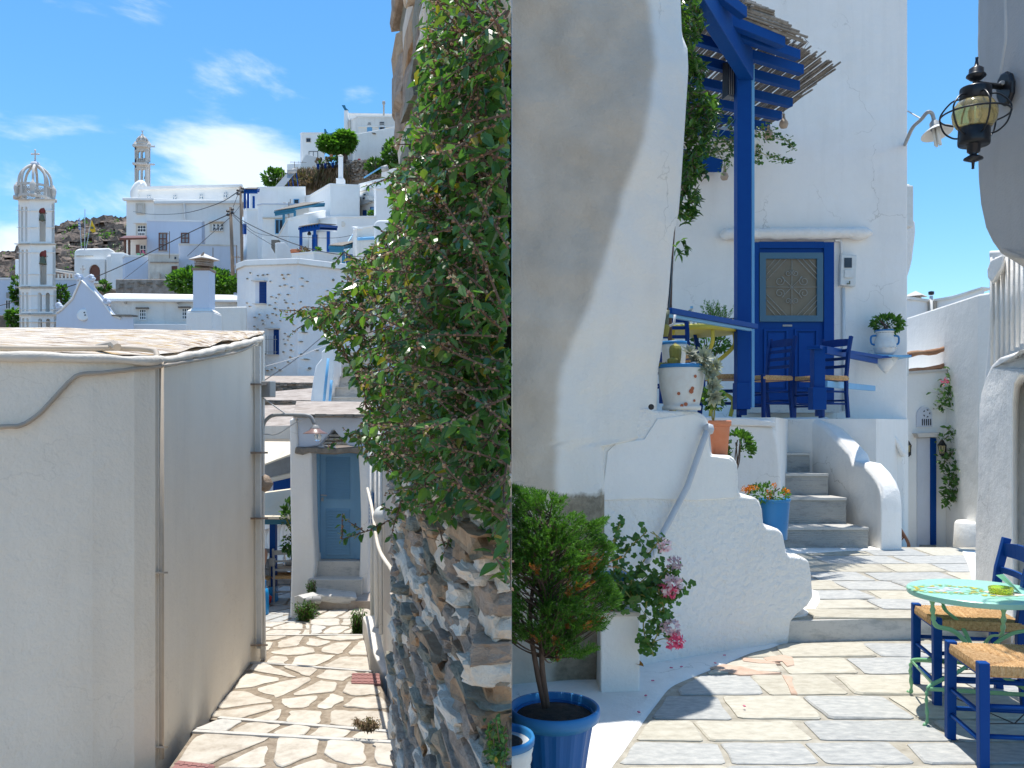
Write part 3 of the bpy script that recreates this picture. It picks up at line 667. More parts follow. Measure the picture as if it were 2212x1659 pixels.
# ================================================================== THE BIG SHRUB ON THE RUBBLE WALL
random.seed(5)
bush = thing('wall_shrub', 'big green shrub with reddish twigs and brown seed heads tumbling over the rubble wall', 'shrub', rwp(1.8, 2.0))
BP = [(1104, -30), (925, -30), (925, 60), (905, 130), (915, 200), (890, 240), (892, 330), (868, 350), (845, 395), (852, 470), (815, 520), (790, 545), (760, 560), (745, 600), (730, 640), (690, 655), (655, 660), (660, 690), (700, 720), (730, 760), (765, 810), (790, 860), (785, 900), (768, 930), (780, 985), (830, 1010), (862, 1040), (880, 1090), (930, 1110), (985, 1125), (1010, 1080), (1050, 1110), (1070, 1220), (1104, 1290)]
leaves, buds, twigs = [], [], MB()
def sprout(p0, dr, L, step=.016, ls=(.026, .05), droop=.35, chk=True):
    p = p0.copy(); d = dr.normalized(); path = [p.copy()]; n = int(L/step)
    for i in range(n):
        d = (d+rdir()*.10+Vector((0, 0, -droop*.05))).normalized(); p = p+d*step
        if p.x > -.003: p.x = -.003
        x, y = proj(p)
        if chk and not inpoly(x, y, BP): break
        if x > 1104.5 and chk: break
        path.append(p.copy()); f = i/n
        if i % 2 == 0 or R(0, 1) < .4:
            for sg in ((1, -1) if R(0, 1) < .35 else (random.choice((1, -1)),)):
                s = d.cross(Vector((R(-.4, .4), R(-.4, .4), 1))).normalized()*sg
                ld = (d*R(.1, .7)+s*R(.5, 1)+Vector((0, 0, R(-.9, .25)))).normalized()
                leaves.append((p+ld*.004, frame(ld, Vector((R(-.7, .4), R(-1, .2), R(.2, 1)))), R(*ls)*(1.05-.35*f)))
        for _ in range(2 if R(0, 1) < .8 else 1):
            buds.append((p+rdir()*.006, frame(rdir()), R(.003, .0075)))
    if len(path) > 2: twigs.tube(path[::2]+[path[-1]], [.0032*(1-.7*i/len(path[::2])) for i in range(len(path[::2])+1)], 4, cap=False)
def in_bush():
    while True:
        x, y = R(650, 1105), R(-30, 1290)
        if inpoly(x, y, BP): return x, y
for i in range(760):
    x, y = in_bush()
    if x < 900 and R(0, 1) < .35: x, y = in_bush()
    dw = Face((872, 5.0), (1105.9, 2.0)).d(max(875, min(x, 1100)))
    dd = min(dw-R(.02, .35), 4.2) if x > 880 else R(2.7, 3.3)
    dd = max(1.75, dd)
    p = P(x, y, dd)
    sprout(p, Vector((R(-1, -.1), R(-.5, .2), R(-.6, .9))), R(.16, .42), ls=(.028, .056))
# inner mass behind the outer sprays
for i in range(8500):
    x, y = in_bush()
    if x < 878: continue
    dw = Face((872, 5.0), (1105.9, 2.0)).d(min(x, 1105)); p = P(x, y, dw-R(.03, .22))
    if p.x > -.003: continue
    if y < 420 and noise.noise(p*4) > .12: continue
    leaves.append((p, frame(rdir(), rdir()), R(.025, .048)))
for (pts) in ([(700, 700, 3.0), (680, 680, 2.95), (655, 664, 2.9)], [(760, 690, 3.0), (742, 655, 3.0), (738, 628, 2.95)], [(790, 800, 3.0), (735, 745, 2.95), (700, 712, 2.9)], [(900, 470, 3.0), (872, 440, 2.95), (852, 380, 2.9)],
              [(830, 590, 3.0), (785, 570, 3.0), (742, 545, 2.95)], [(870, 1110, 3.0), (810, 1140, 2.95), (738, 1165, 2.9)], [(940, 300, 3.0), (900, 320, 3.0), (885, 285, 2.9)], [(850, 940, 3.0), (800, 965, 3.0), (768, 935, 2.9)],
              [(1060, 950, 2.6), (1020, 1080, 2.55), (960, 1180, 2.5)], [(880, 560, 3), (840, 540, 3), (828, 500, 2.95)], [(900, 880, 3), (830, 900, 3), (790, 880, 2.95)], [(960, 1000, 2.8), (900, 1050, 2.75), (865, 1085, 2.7)]):
    q = bez([P(*a) for a in pts], 3)
    for a, b in zip(q, q[1:]): sprout(a, b-a, (b-a).length*1.3, .014, (.028, .048), 0, False)
    for a in q[::2]: sprout(a, Vector((R(-1, .2), R(-.3, .3), R(-.6, .6))), R(.06, .12), .014, (.022, .04), 0, False)
leaves = [l for l in leaves if l[0].x < -.002 and max((l[0]+(l[1] @ Vector((a, b, 0)))*l[2]).x for a, b in ((0, 1), (.25, .5), (-.25, .5))) < -.0015]
obj('twigs', twigs, M['twig'], bush, kind='stuff')
scatter('foliage', LEAF, leaves, M['leaf'], bush, 300)
scatter('seed_heads', CUBE, buds, M['bud'], bush)
# dark shrub at the wall foot near the camera
b2 = thing('corner_shrub', 'small dark green shrub at the bottom beside the rubble wall end', 'shrub', P(1080, 1660, 2.0))
l2 = []; tw = MB()
for i in range(26):
    p = P(R(1060, 1102), R(1600, 1700), R(1.86, 1.98)); e = P(R(1050, 1098), R(1545, 1640), R(1.84, 1.96)); q = bez([p, (p+e)/2+rdir()*.01, e], 5); tw.tube(q, .0015, 4, cap=False)
    for a in q:
        for _ in range(2): l2.append((a+rdir()*.004, frame(rdir(), Vector((0, -1, .6))), R(.010, .02)))
l2 = [l for l in l2 if l[0].x < -.018]
obj('twigs', tw, M['twig'], b2, kind='stuff'); scatter('foliage', LEAF, l2, M['leaf'], b2, 60)
# weeds by the steps
def weed(lab, cx, cy, d, w, h, n, sz=.03, cat='plant', mat='leafd', K=0, name='weed', group=None):
    t = thing(name, lab, cat, P(cx, cy+h/2, d), group); ll = []; m = MB()
    for i in range(n):
        a = P(cx+R(-.25, .25)*w, cy+h/2, d+R(-.1, .1)); b = P(cx+R(-.5, .5)*w, cy+R(-.5, .5)*h, d+R(-.2, .1)); q = bez([a, a.lerp(b, .5)+rdir()*.03, b], 5); m.tube(q, .004*d/12+.001, 3, cap=False)
        for p in q[2:]:
            for _ in range(3): ll.append((p+rdir()*sz*.8, frame(rdir()), R(.6, 1.2)*sz))
    obj('stems', m, M['twig'], t, kind='stuff'); scatter('foliage', LEAF, ll, M[mat], t, K); return t
weed('leafy green weed growing on the kerb at the foot of the narrow white house', 774, 1345, 11.5, 30, 62, 60, .035)
weed('green weed trailing round the broken marble slab beside the drain pipe', 662, 1320, 12.6, 55, 44, 70, .04)
weed('thin green weed climbing the foot of the white door pillar', 672, 1272, 13.2, 20, 40, 35, .035)
weed('dry tuft of grass beside the white bench wall', 792, 1562, 6.6, 60, 22, 50, .02, mat='drybrush')
# ================================================================== RIGHT STREET
random.seed(11)
def slabs(name, z, rows, xl, xr, base, jm, mats, joint=.035, lab=None, lens=(.45, .85), clipp=None, edge_h=.010):
    """rows: list of distances; slab courses run left to right"""
    d0, d1 = rows[0], rows[-1]
    return d0, d1
# lower pavement, one block with slabs on it
LP = [(0.0, 2.2), (3.6, 2.2), (3.6, 6.35), (P(1755, 0, 6.3).x, 6.28), (P(1695, 0, 6.15).x, 6.15), (0.0, 6.15)]
lower = obj('street_pavement', MB().prism(LP, -3.6, 0), M['joint_grey'], kind='structure')
# whitewashed kerb band that sweeps along the house foot
kb_px = [(1440, 1425), (1520, 1416), (1600, 1404), (1690, 1384), (1712, 1378), (1672, 1398), (1620, 1412), (1560, 1438), (1500, 1462), (1450, 1485), (1420, 1520), (1390, 1560), (1350, 1620), (1318, 1665), (1300, 1720), (1290, 1850)]
edge = [Vector((P(x, y, gd(y, 0)).x, gd(y, 0))) for x, y in kb_px[4:]]
e3 = bez([(p.x, p.y, 0) for p in edge], 5)
kb = MB(); n = len(e3)
vs = []
for p in e3:
    vs += [(p.x, p.y, .001), (p.x-.012, p.y+.012, .014), (p.x-.05, p.y+.08, .02)]
far = [(0.6+.75*i/(n-1), 5.9) for i in range(n)][::-1]
far = [Vector((max(0.0, min(1.9, e.x-.35-.9*(i/n))), min(6.3, e.y+.35+1.2*(i/n)), .024)) for i, e in enumerate(e3)]
vs2 = []
for i in range(n): vs2 += vs[3*i:3*i+3]+[tuple(far[i])]
fs = [(4*i+k, 4*i+4+k, 4*i+5+k, 4*i+1+k) for i in range(n-1) for k in range(3)]
obj('whitewashed_kerb', MB().add(vs2, fs), M['white'], kind='structure', smooth=True)
kpoly = [(Vector((P(x, y, gd(y, 0)).x, gd(y, 0)))) for x, y in kb_px[4:]]
def row_slabs(parent, rows, z, x0f, x1f, mats, joint, h=.009, lens=(.42, .8), name='paving_slab', leftclip=None):
    for r in range(len(rows)-1):
        a, b = rows[r], rows[r+1]; x = x0f(a)-R(0, .4)
        while x < x1f(a):
            L = R(*lens)*(1.0)
            sk = R(-.03, .05); s2 = R(-.012, .012)
            q = [Vector((x, a+s2)), Vector((x+L, a-s2)), Vector((x+L+sk, b-s2*.5)), Vector((x+sk, b+s2*.5))]
            q = shrink(q, joint/2)
            if leftclip:
                for cp, cn in leftclip: 
                    if len(q) > 2: q = clip(q, cp, cn)
            if len(q) > 2 and max(p.x for p in q)-min(p.x for p in q) > .05:
                obj(name, stone_plate(rounded(q, .012, r*13+x), z, h*R(.7, 1.3)), random.choice(mats), parent)
            x += L
rowsL = [3.0, 3.3, 3.62, 3.92, 4.21, 4.52, 4.93, 5.35, 5.74, 6.12]
def keyx(d):                                              # kerb edge X at a distance
    b = None
    for p, q in zip(e3, e3[1:]):
        if (p.y-d)*(q.y-d) <= 0: b = p.x+(q.x-p.x)*((d-p.y)/((q.y-p.y) or 1e-6))
    return b if b is not None else (e3[-1].x if d < e3[-1].y else e3[0].x)
GM = [M['flag_grey']]*5+[M['flag_cream']]*3
for r in range(len(rowsL)-1):
    a, b = rowsL[r], rowsL[r+1]; xa, xb = keyx(a), keyx(b)
    nrm = Vector((-(b-a), (xb-xa))).normalized()
    CR = .05
    row_slabs(lower, [a, b], 0, lambda d: min(xa, xb)+.0, lambda d: 3.4, GM, .034, leftclip=[(Vector((xa+.03, a)), nrm)])
for k, pp2 in enumerate(([(1528, 1446), (1560, 1439), (1600, 1444), (1640, 1455), (1690, 1458), (1640, 1461), (1600, 1462), (1570, 1455)], [(1648, 1425), (1690, 1418), (1712, 1424), (1716, 1440), (1700, 1444), (1690, 1432), (1660, 1434)], [(1690, 1462), (1712, 1466), (1716, 1490), (1722, 1504), (1706, 1502), (1702, 1484)], [(1600, 1424), (1650, 1430), (1690, 1438), (1640, 1437), (1605, 1432)])):
    q = [Vector((P(x, y, gd(y, 0)).x, gd(y, 0))) for x, y in pp2]; obj('mortar_patch', stone_plate(rounded(q, .012, k), 0, .0145), M['flag_peach'], lower)
# step up
SF = Chain([(1690, 6.16), (1760, 6.22), (2300, 6.4)])
UP = [(P(1690, 0, 6.18).x, 6.18), (P(2300, 0, 6.4).x, 6.4), (8.6, 9.9), (P(1690, 0, 9.9).x-.3, 9.9), (P(1690, 0, 6.18).x-.2, 7.4)]
upper = obj('upper_pavement', MB().prism(UP, -3.6, .16), M['joint_grey'], kind='structure')
obj('step_riser', MB().prism([(2.01, 6.15), (4.25, 6.37), (4.25, 6.42), (2.01, 6.20)], -.3, .158), M['marble'], upper)
CR = .05
rowsU = [6.2, 6.52, 6.88, 7.28, 7.72, 8.18, 8.68, 9.22, 9.8]
row_slabs(upper, rowsU, .16, lambda d: P(1700, 0, d).x-.2, lambda d: 5.3, GM[:-1]+[M['flag_cream']]*2, .035, lens=(.5, .95))
# crest: the street drops away beyond
obj('street_slope', MB().prism([(2.5, 9.9), (9.0, 9.9), (12, 26), (2.5, 26)], -4.0, [.155, .155, -2.2, -2.2]), M['joint_grey'], kind='structure')
# white painted skirt at the right wall foot
sk = MB(); q = [(2082, 1196), (2105, 1218), (2070, 1240), (2100, 1300), (2112, 1330), (2160, 1300), (2200, 1250), (2120, 1190)]
sk.prism([(P(x, 0, gd(y, .16)).x, gd(y, .16)) for x, y in [(2078, 1193), (2092, 1225), (2100, 1260), (2106, 1300), (2125, 1345), (2320, 1345), (2260, 1193)]], .1, .178)
obj('painted_skirt', sk, M['white'], kind='structure', bevel=.015)
sk2 = MB().prism([(P(x, 0, gd(y, .16)).x, gd(y, .16)) for x, y in [(1709, 1337), (1738, 1332), (1762, 1318), (1772, 1300), (1768, 1282), (1740, 1270), (1690, 1290)]], .1, .176)
obj('painted_skirt', sk2, M['white'], kind='structure', bevel=.012)
sk3 = MB().prism([(P(x, 0, gd(y, .16)).x, gd(y, .16)) for x, y in [(1690, 1199), (1760, 1197), (1830, 1192), (1900, 1190), (1935, 1184), (1930, 1181), (1690, 1181)]], .1, .177)
obj('painted_skirt', sk3, M['white'], kind='structure', bevel=.01)
# ================================================================== NEAR HOUSE WALL (swelling plaster)
def interp(t, pts):
    for (a, va), (b, vb) in zip(pts, pts[1:]):
        if t <= b: return va+(vb-va)*max(0, (t-a)/(b-a))
    return pts[-1][1]
SIL = [(-160, 1466), (0, 1470), (75, 1473), (105, 1485), (150, 1487), (260, 1480), (400, 1471), (460, 1466), (500, 1456), (560, 1450), (640, 1444), (700, 1436), (760, 1428), (800, 1421), (885, 1419), (925, 1416), (950, 1385), (962, 1306), (1560, 1304)]
ARR = [(-160, 1392), (0, 1398), (60, 1410), (130, 1414), (200, 1408), (300, 1390), (420, 1345), (520, 1318), (640, 1280), (720, 1245), (800, 1212), (850, 1204), (1000, 1201), (1560, 1196)]
hw = thing('corner_house', 'tall swelling whitewashed house wall with a grey-brown side toned for shade, centre of the photo', 'house', P(1250, 1490, 5))
def hwp(x, y):
    a = interp(y, ARR); r = interp(y, SIL)
    d = 5.02+.0006*(x-1106)
    if x > a: d = 5.02+.0006*(a-1106)+(x-a)*interp(y, [(560, .003), (860, .0023), (900, .0022), (955, .0021), (1100, .0013), (1600, .0010)])
    else: d += .05*math.exp(-((a-x)/18)**2)*0
    d += .10*noise.noise(Vector((x/260, y/300, 1)))+.035*noise.noise(Vector((x/70, y/90, 4)))
    soft = min(1, (r-x)/10); d += .05*(1-max(0, soft))**2
    return P(max(x, 1105.5), y, d)
ys = [-160+i*(1720/130) for i in range(131)]
def strip(fl, fr, nu):
    vs, fs = [], []
    for y in ys:
        a, b = fl(y), fr(y); vs += [hwp(a+(b-a)*i/nu, y) for i in range(nu+1)]
    for j in range(130):
        for i in range(nu): k = j*(nu+1)+i; fs.append((k, k+1, k+nu+2, k+nu+1))
    return vs, fs
v2, f2 = strip(lambda y: 1106, lambda y: interp(y, SIL), 64)
# front face plus a returning flank and back so that it is a solid wall
nu = 64; fl = []
vs = list(v2); base = len(vs); fs = list(f2)
for j, y in enumerate(ys):
    e = Vector(v2[j*(nu+1)+nu]); vs += [e+Vector((-.02, .25, 0)), e+Vector((-.12, 1.1, 0))]
for j in range(130):
    k = j*(nu+1)+nu; q = base+2*j; fs += [(k, q, q+2, k+nu+1), (q, q+1, q+3, q+2)]
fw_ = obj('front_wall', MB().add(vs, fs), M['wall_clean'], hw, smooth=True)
ca = fw_.data.color_attributes.new('shade_tint', 'FLOAT_COLOR', 'POINT')  # shade left of the arris, put into the plaster colour
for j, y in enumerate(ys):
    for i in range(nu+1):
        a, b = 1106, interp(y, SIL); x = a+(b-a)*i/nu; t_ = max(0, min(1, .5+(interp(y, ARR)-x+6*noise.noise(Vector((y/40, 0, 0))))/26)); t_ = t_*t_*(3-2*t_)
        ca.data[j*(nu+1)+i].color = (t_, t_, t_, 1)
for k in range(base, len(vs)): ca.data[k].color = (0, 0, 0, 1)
bk = MB().prism([(0.0, 5.35), (.75, 5.5), (.75, 6.6), (0.0, 6.6)], 0, 6.6); obj('wall_core', bk, M['white'], hw)
m = MB(); m.lathe(P(1407, 879, 5.45), [(.02, -.005), (.018, 0), (.012, 0.002)], 10, Matrix.Rotation(math.radians(90), 3, 'X')); obj('drain_hole', m, M['black'], hw)
# ================================================================== STEPPED STAIR WALL
SW = Chain([(1280, 5.32), (1440, 5.60), (1600, 5.92), (1705, 6.14), (1770, 6.3)])
sw = thing('stair_wall', 'stepped whitewashed stair wall, smooth above and rough cast below, with pots on its steps', 'wall', P(1560, 1400, 5.9))
out = [(1285, 870), (1400, 880), (1422, 887), (1505, 889), (1522, 896), (1531, 914), (1533, 960), (1537, 980), (1546, 983), (1578, 984), (1588, 990), (1594, 1005), (1596, 1055), (1600, 1070), (1612, 1073), (1632, 1074), (1641, 1082), (1647, 1100), (1650, 1132), (1656, 1140), (1682, 1143), (1692, 1152), (1696, 1175), (1699, 1192), (1706, 1201), (1735, 1204), (1748, 1212), (1753, 1240), (1757, 1290), (1745, 1310), (1722, 1328), (1708, 1345), (1704, 1392), (1560, 1460), (1285, 1540)]
def densify(pts, n=3):
    o = []
    for i in range(len(pts)):
        a, b = pts[i], pts[(i+1) % len(pts)]; k = max(1, int(math.hypot(b[0]-a[0], b[1]-a[1])/16))
        for j in range(k): o.append((a[0]+(b[0]-a[0])*j/k+R(-.35, .35), a[1]+(b[1]-a[1])*j/k+R(-.35, .35)))
    return o
def front_solid(name, F, pts, depth, mat, parent, bev=.04, seg=3, lumpy=0, **k):
    pts = densify(pts)
    n = len(pts); fr = [F.p(a, b) for a, b in pts]; bkk = [p+(Vector((p.x/p.y*depth, depth, 0)) if p.y > 40 else Vector((.0, depth, 0))) for p in fr]
    return obj(name, MB().add(fr+bkk, [tuple(range(n)), tuple(range(2*n-1, n-1, -1))]+[(i, i+n, (i+1) % n+n, (i+1) % n) for i in range(n)]), mat, parent, bevel=bev, seg=seg, **k)
front_solid('wall', SW, out, .42, M['white_rough'], sw, .022)
# smooth upper coat stands a touch proud
up_ = [(1312, 975), (1330, 958), (1392, 948), (1420, 905), (1500, 893), (1520, 903), (1527, 920), (1529, 965), (1535, 985), (1575, 990), (1584, 997), (1588, 1012), (1590, 1076), (1500, 1082), (1400, 1078), (1300, 1082)]
front_solid('smooth_coat', Chain([(x, d-.012) for x, d in SW.pts]), up_, .05, M['white'], sw, .008)
m = MB(); q = [SW.p(1517, 925, .06), SW.p(1505, 950, .07), SW.p(1470, 1050, .07), SW.p(1430, 1130, .06), SW.p(1395, 1195, .06), SW.p(1385, 1215, .05)]
h_ = thing('stair_handrail', 'slanting whitewashed iron handrail across the stepped stair wall', 'handrail', q[-1])
obj('bar', m.tube(q, .022, 10), M['rail_white'], h_, smooth=True)
obj('rail_end', MB().lathe(SW.p(1518, 927, .06), [(0, -.04), (.03, -.03), (.038, 0), (.03, .03), (0, .04)], 10), M['rail_white'], h_, smooth=True)
# pedestal of whitewashed masonry
pd = thing('masonry_pedestal', 'whitewashed masonry pedestal carrying the pelargonium pot', 'pedestal', P(1345, 1505, 4.95))
PF = Chain([(1296, 4.92), (1375, 4.95), (1384, 5.02)])
obj('block', MB().prism([(P(1297, 0, 4.94).x, 4.94), (P(1382, 0, 4.96).x, 4.96), (P(1386, 0, 4.96).x+.01, 5.25), (P(1297, 0, 4.96).x, 5.5)], -.1, [P(0, 1326, 4.95).z]*4), M['white'], pd, bevel=.012, seg=3)
obj('slab', MB().prism([(P(1296, 0, 4.9).x, 4.9), (P(1384, 0, 4.92).x, 4.92), (P(1387, 0, 4.92).x+.02, 5.27), (P(1296, 0, 4.96).x, 5.5)], P(0, 1329, 4.95).z, P(0, 1319, 4.95).z), M['marble_trim'], pd, bevel=.006)
# ================================================================== POTS
def pot(name, lab, c, prof, mat, rim=None, rimprof=None, soil=None, cat='plant pot', group=None, n=32, ribs=0):
    t = thing(name, lab, cat, c, group)
    mb = MB().lathe(c, prof, n)
    if ribs:
        k = len(prof)
        nv = []
        for i, v in enumerate(mb.v):
            j = i % n; r_i = i//n
            if 1 <= r_i <= k-2 and prof[r_i][2:] == (): pass
            v = Vector(v)-c; f = 1+(.022 if j % 4 < 2 else -.0) if 0 < r_i < 5 else 1
            nv.append(tuple(c+Vector((v.x*f, v.y*f, v.z))))
        mb.v = nv
    obj('pot_body', mb, mat, t, smooth=not ribs)
    if rimprof: obj('rim', MB().lathe(c, rimprof, n), rim, t, smooth=True)
    if soil: obj('soil', MB().lathe(c, [(soil[0], soil[1]-.02), (soil[0]*.98, soil[1]), (soil[0]*.5, soil[1]+.012), (0, soil[1]+.006)], 20), M['soil'], t, smooth=True)
    return t
dB = 3.42; q = dB/S; cB = Vector(((1197-CX)*q, dB, 0)); zr = P(0, 1528, dB).z; rB = 96*q
pot('blue_planter', 'large fluted blue plastic planter holding the conifer, lower left of the street', cB,
    [(rB*.62, zr-.34), (rB*.64, zr-.33), (rB*.70, zr-.25), (rB*.78, zr-.15), (rB*.86, zr-.065), (rB*.88, zr-.05), (rB*.9, zr-.045), (rB*.90, zr-.02), (rB*.86, zr-.02), (rB*.8, zr-.06), (rB*.6, zr-.06)], M['blue_pot'], M['blue_rim'],
    [(rB*.9, zr-.05), (rB*1.0, zr-.043), (rB*1.035, zr-.02), (rB*1.03, zr+.0), (rB*.99, zr+.008), (rB*.94, zr+.004), (rB*.91, zr-.02), (rB*.88, zr-.06)], (rB*.9, zr-.03), n=64, ribs=1)
dS = 2.95; q = dS/S; cS = Vector(((1078-CX)*q, dS, 0)); zs = P(0, 1590, dS).z; rS = 72*q
pr = [(rS*.75, zs-.25)]+[(rS*(.78+.02*i+(.03 if i % 2 else 0)), zs-.24+.018*i) for i in range(12)]+[(rS*.98, zs-.02)]
pot('white_blue_pot', 'ribbed white pot with a dark blue rim in the bottom corner before the blue planter', cS, pr, M['potwhite'], M['blue_rim'], [(rS*.98, zs-.03), (rS*1.06, zs-.025), (rS*1.08, zs-.005), (rS*1.04, zs+.006), (rS*.95, zs), (rS*.92, zs-.03)], (rS*.92, zs-.025))
# conifer in the planter
def twig_tree(t, base, tips, r0, mat='bark'):
    m = MB()
    for b, e in tips: m.tube(bez([b, b.lerp(e, .5)+rdir()*.02, e], 5), [r0*(1-.8*i/10) for i in range(11)], 6, cap=False)
    obj('branch', m, M[mat], t, kind='stuff')
random.seed(31)
cf = thing('potted_conifer', 'feathery green dwarf conifer with two thin brown trunks in the blue planter', 'conifer', cB+Vector((0, 0, zr-.03)))
for dx in (-22, -6):
    b0 = P(1180+dx*.3+4, 1528, 3.42); q = bez([b0, P(1176+dx*.8, 1440, 3.42), P(1180+dx*1.6, 1330, 3.45), P(1190+dx*1.2, 1200, 3.45)], 6)
    obj('trunk', MB().tube(q, [.014*(1-.5*i/len(q)) for i in range(len(q))], 8), M['bark'], cf, smooth=True)
CPOL = [(1106, 1045), (1165, 1060), (1228, 1075), (1205, 1110), (1250, 1105), (1262, 1130), (1312, 1112), (1290, 1150), (1326, 1185), (1300, 1230), (1338, 1290), (1325, 1325), (1300, 1360), (1240, 1370), (1290, 1400), (1255, 1425), (1215, 1418), (1190, 1440), (1150, 1370), (1106, 1400), (1070, 1300), (1075, 1100)]
nee, brn, cm = [], [], MB()
def spray(p0, d, L, lst, tip=True):
    m_ = int(L/.0075); p = p0.copy(); d = d.normalized()
    for i in range(m_):
        d = (d+rdir()*.09+Vector((0, 0, .02))).normalized(); p = p+d*.0075
        k = 2 if i % 2 else 3
        for _ in range(k):
            s = (d*R(.6, 1.2)+rdir()*.7).normalized(); M3 = frame(s, rdir()); M3 = M3 @ Matrix(((R(.18, .3), 0, 0), (0, 1, 0), (0, 0, 1)))
            lst.append((p, M3, R(.012, .024)*(1-.3*i/m_)))
for i in range(1250):
    while True:
        x, y = R(1075, 1338), R(1045, 1440)
        if inpoly(x, y, CPOL): break
    ax = Vector((P(1180, 0, 3.45).x, 3.45)); dd = 3.45+R(-.2, .2)*min(1, (1340-x)/100)
    p = P(x, y, dd); od = Vector((p.x-ax.x, p.y-ax.y, .05+R(-.05, .12)))
    if noise.noise(p*8) < -.14: continue
    lst = nee
    if x > 1150 and 1180 < y < 1420 and R(0, 1) < .09: lst = brn
    for s in range(4): spray(p-od.normalized()*.03, od.normalized()+rdir()*.5, R(.045, .12), lst)
    if i % 3 == 0:
        b = P(1180+R(-12, 12), min(y+60, 1420), 3.45); cm.tube(bez([b, b.lerp(p, .6)+Vector((0, 0, -.01)), p], 4), [.004-.0003*j for j in range(9)], 4, cap=False)
nee = [n_ for n_ in nee if inpoly(*proj(n_[0]), [(a-(4 if a < 1110 else -6), b) for a, b in CPOL])]
obj('branches', cm, M['bark'], cf, kind='stuff'); scatter('foliage', NEEDLE, nee, M['leafc'], cf); scatter('dead_sprays', NEEDLE, brn, M['dryleaf'], cf)
print('needles', len(nee))
def frond_bush(name, lab, cat, cx, cy, d, w, h, n, mat='leafc', group=None):
    t = thing(name, lab, cat, P(cx, cy+h/2, d), group); ll = []
    for i in range(n):
        a = P(cx+R(-.2, .2)*w, cy+h*.5, d); b = P(cx+R(-.5, .5)*w, cy-h*.5+R(0, .3)*h, d+R(-.1, .1))
        m_ = 14
        for j in range(m_):
            p = a.lerp(b, j/m_)+rdir()*.01
            for _ in range(4): 
                s = ((b-a).normalized()+rdir()*.8).normalized(); ll.append((p, frame(s, rdir()) @ Matrix(((.22, 0, 0), (0, 1, 0), (0, 0, 1))), R(.02, .045)))
    scatter('foliage', NEEDLE, ll, M[mat], t); obj('stem', MB().tube([P(cx, cy+h/2, d), P(cx, cy, d)], .006, 5), M['bark'], t); return t
# pelargonium on the pedestal
random.seed(77)
dG = 5.08
pot('pelargonium_pot', 'small white pot with a blue rim half hidden in the pelargonium leaves', P(1330, 1319, dG),
    [(.08, 0), (.115, .2), (.12, .215), (.1, .215)], M['potwhite'], M['blue_rim'], [(.118, .2), (.128, .205), (.128, .222), (.115, .222)], (.108, .2))
ge = thing('pelargonium', 'trailing ivy-leaved pelargonium with pale and hot pink flower heads on the pedestal', 'flower', P(1330, 1260, dG))
gl, gm = [], MB()
def trail(px, d, n=2.2, sz=(.028, .05), w=.05, dens=1.0):
    q = bez([P(x, y, dd) for x, y, dd in px], 7); gm.tube(q, .004, 5, cap=False)
    for p in q:
        for _ in range(int(n*dens+R(0, 1))):
            pp = p+rdir()*w*R(.2, 1); f = Vector((R(-.6, .9), R(-1.3, -.1), R(.1, 1.4))).normalized(); up = f
            dr = rdir(); dr = (dr-up*dr.dot(up)).normalized(); x_ = dr.cross(up)
            gl.append((pp, Matrix((x_, dr, up)).transposed(), R(*sz)))
            if R(0, 1) < .3: gm.tube([p, pp], .0015, 3, cap=False)
for px in ([(1330, 1300, 5), (1350, 1200, 5), (1395, 1150, 5.0)], [(1330, 1300, 5), (1325, 1180, 5), (1340, 1130, 5)], [(1340, 1300, 4.95), (1385, 1220, 4.9), (1430, 1160, 4.85)], [(1340, 1300, 4.95), (1400, 1260, 4.9), (1440, 1240, 4.8), (1455, 1225, 4.8)],
           [(1350, 1290, 4.9), (1410, 1270, 4.85), (1435, 1330, 4.8), (1405, 1400, 4.8)], [(1350, 1290, 4.9), (1395, 1290, 4.8), (1390, 1360, 4.78), (1412, 1415, 4.78)], [(1340, 1300, 4.9), (1365, 1250, 4.85), (1330, 1220, 4.85)], [(1350, 1290, 4.9), (1420, 1290, 4.85), (1450, 1288, 4.8), (1476, 1270, 4.8)],
           [(1350, 1290, 4.9), (1410, 1240, 4.85), (1425, 1290, 4.8), (1425, 1330, 4.8)], [(1320, 1310, 4.95), (1330, 1260, 4.85), (1370, 1300, 4.8)]):
    trail(px, 5, 3.0, (.032, .056), .06)
for x, y, s in ((1370, 1307, .085), (1350, 1330, .06), (1387, 1340, .055), (1400, 1372, .05), (1395, 1390, .05), (1385, 1250, .05)):
    gl.append((P(x, y, 4.75), Matrix((Vector((1, 0, 0)), Vector((.1, -.5, .85)).normalized(), Vector((0, -.85, -.5)).normalized())).transposed(), s))
obj('stems', gm, M['cactus'], ge, kind='stuff'); scatter('foliage', LOBE, gl, M['leaf3'], ge, 150)
def bloom(parent, x, y, d, r, mat, n=26):
    c = P(x, y, d); ll = []
    for i in range(n):
        a = Vector((R(-1, 1), R(-1, .4), R(-.8, 1))).normalized(); p = c+a*r*R(.5, 1)
        for k in range(4): ll.append((p, frame((a*.5+rdir()).normalized(), a), r*R(.5, .75)))
    o = scatter('flower', DIAM, ll, M[mat], parent)
    o['kind'] = 'stuff'; del o['kind']
    return o
for x, y, r, mt in ((1437, 1179, .035, 'pink'), (1457, 1217, .034, 'pink'), (1450, 1264, .055, 'pink'), (1447, 1278, .035, 'hotpink'), (1434, 1268, .026, 'hotpink'), (1448, 1355, .05, 'pink'), (1459, 1382, .05, 'hotpink')):
    bloom(ge, x, y, 4.78, r, mt)
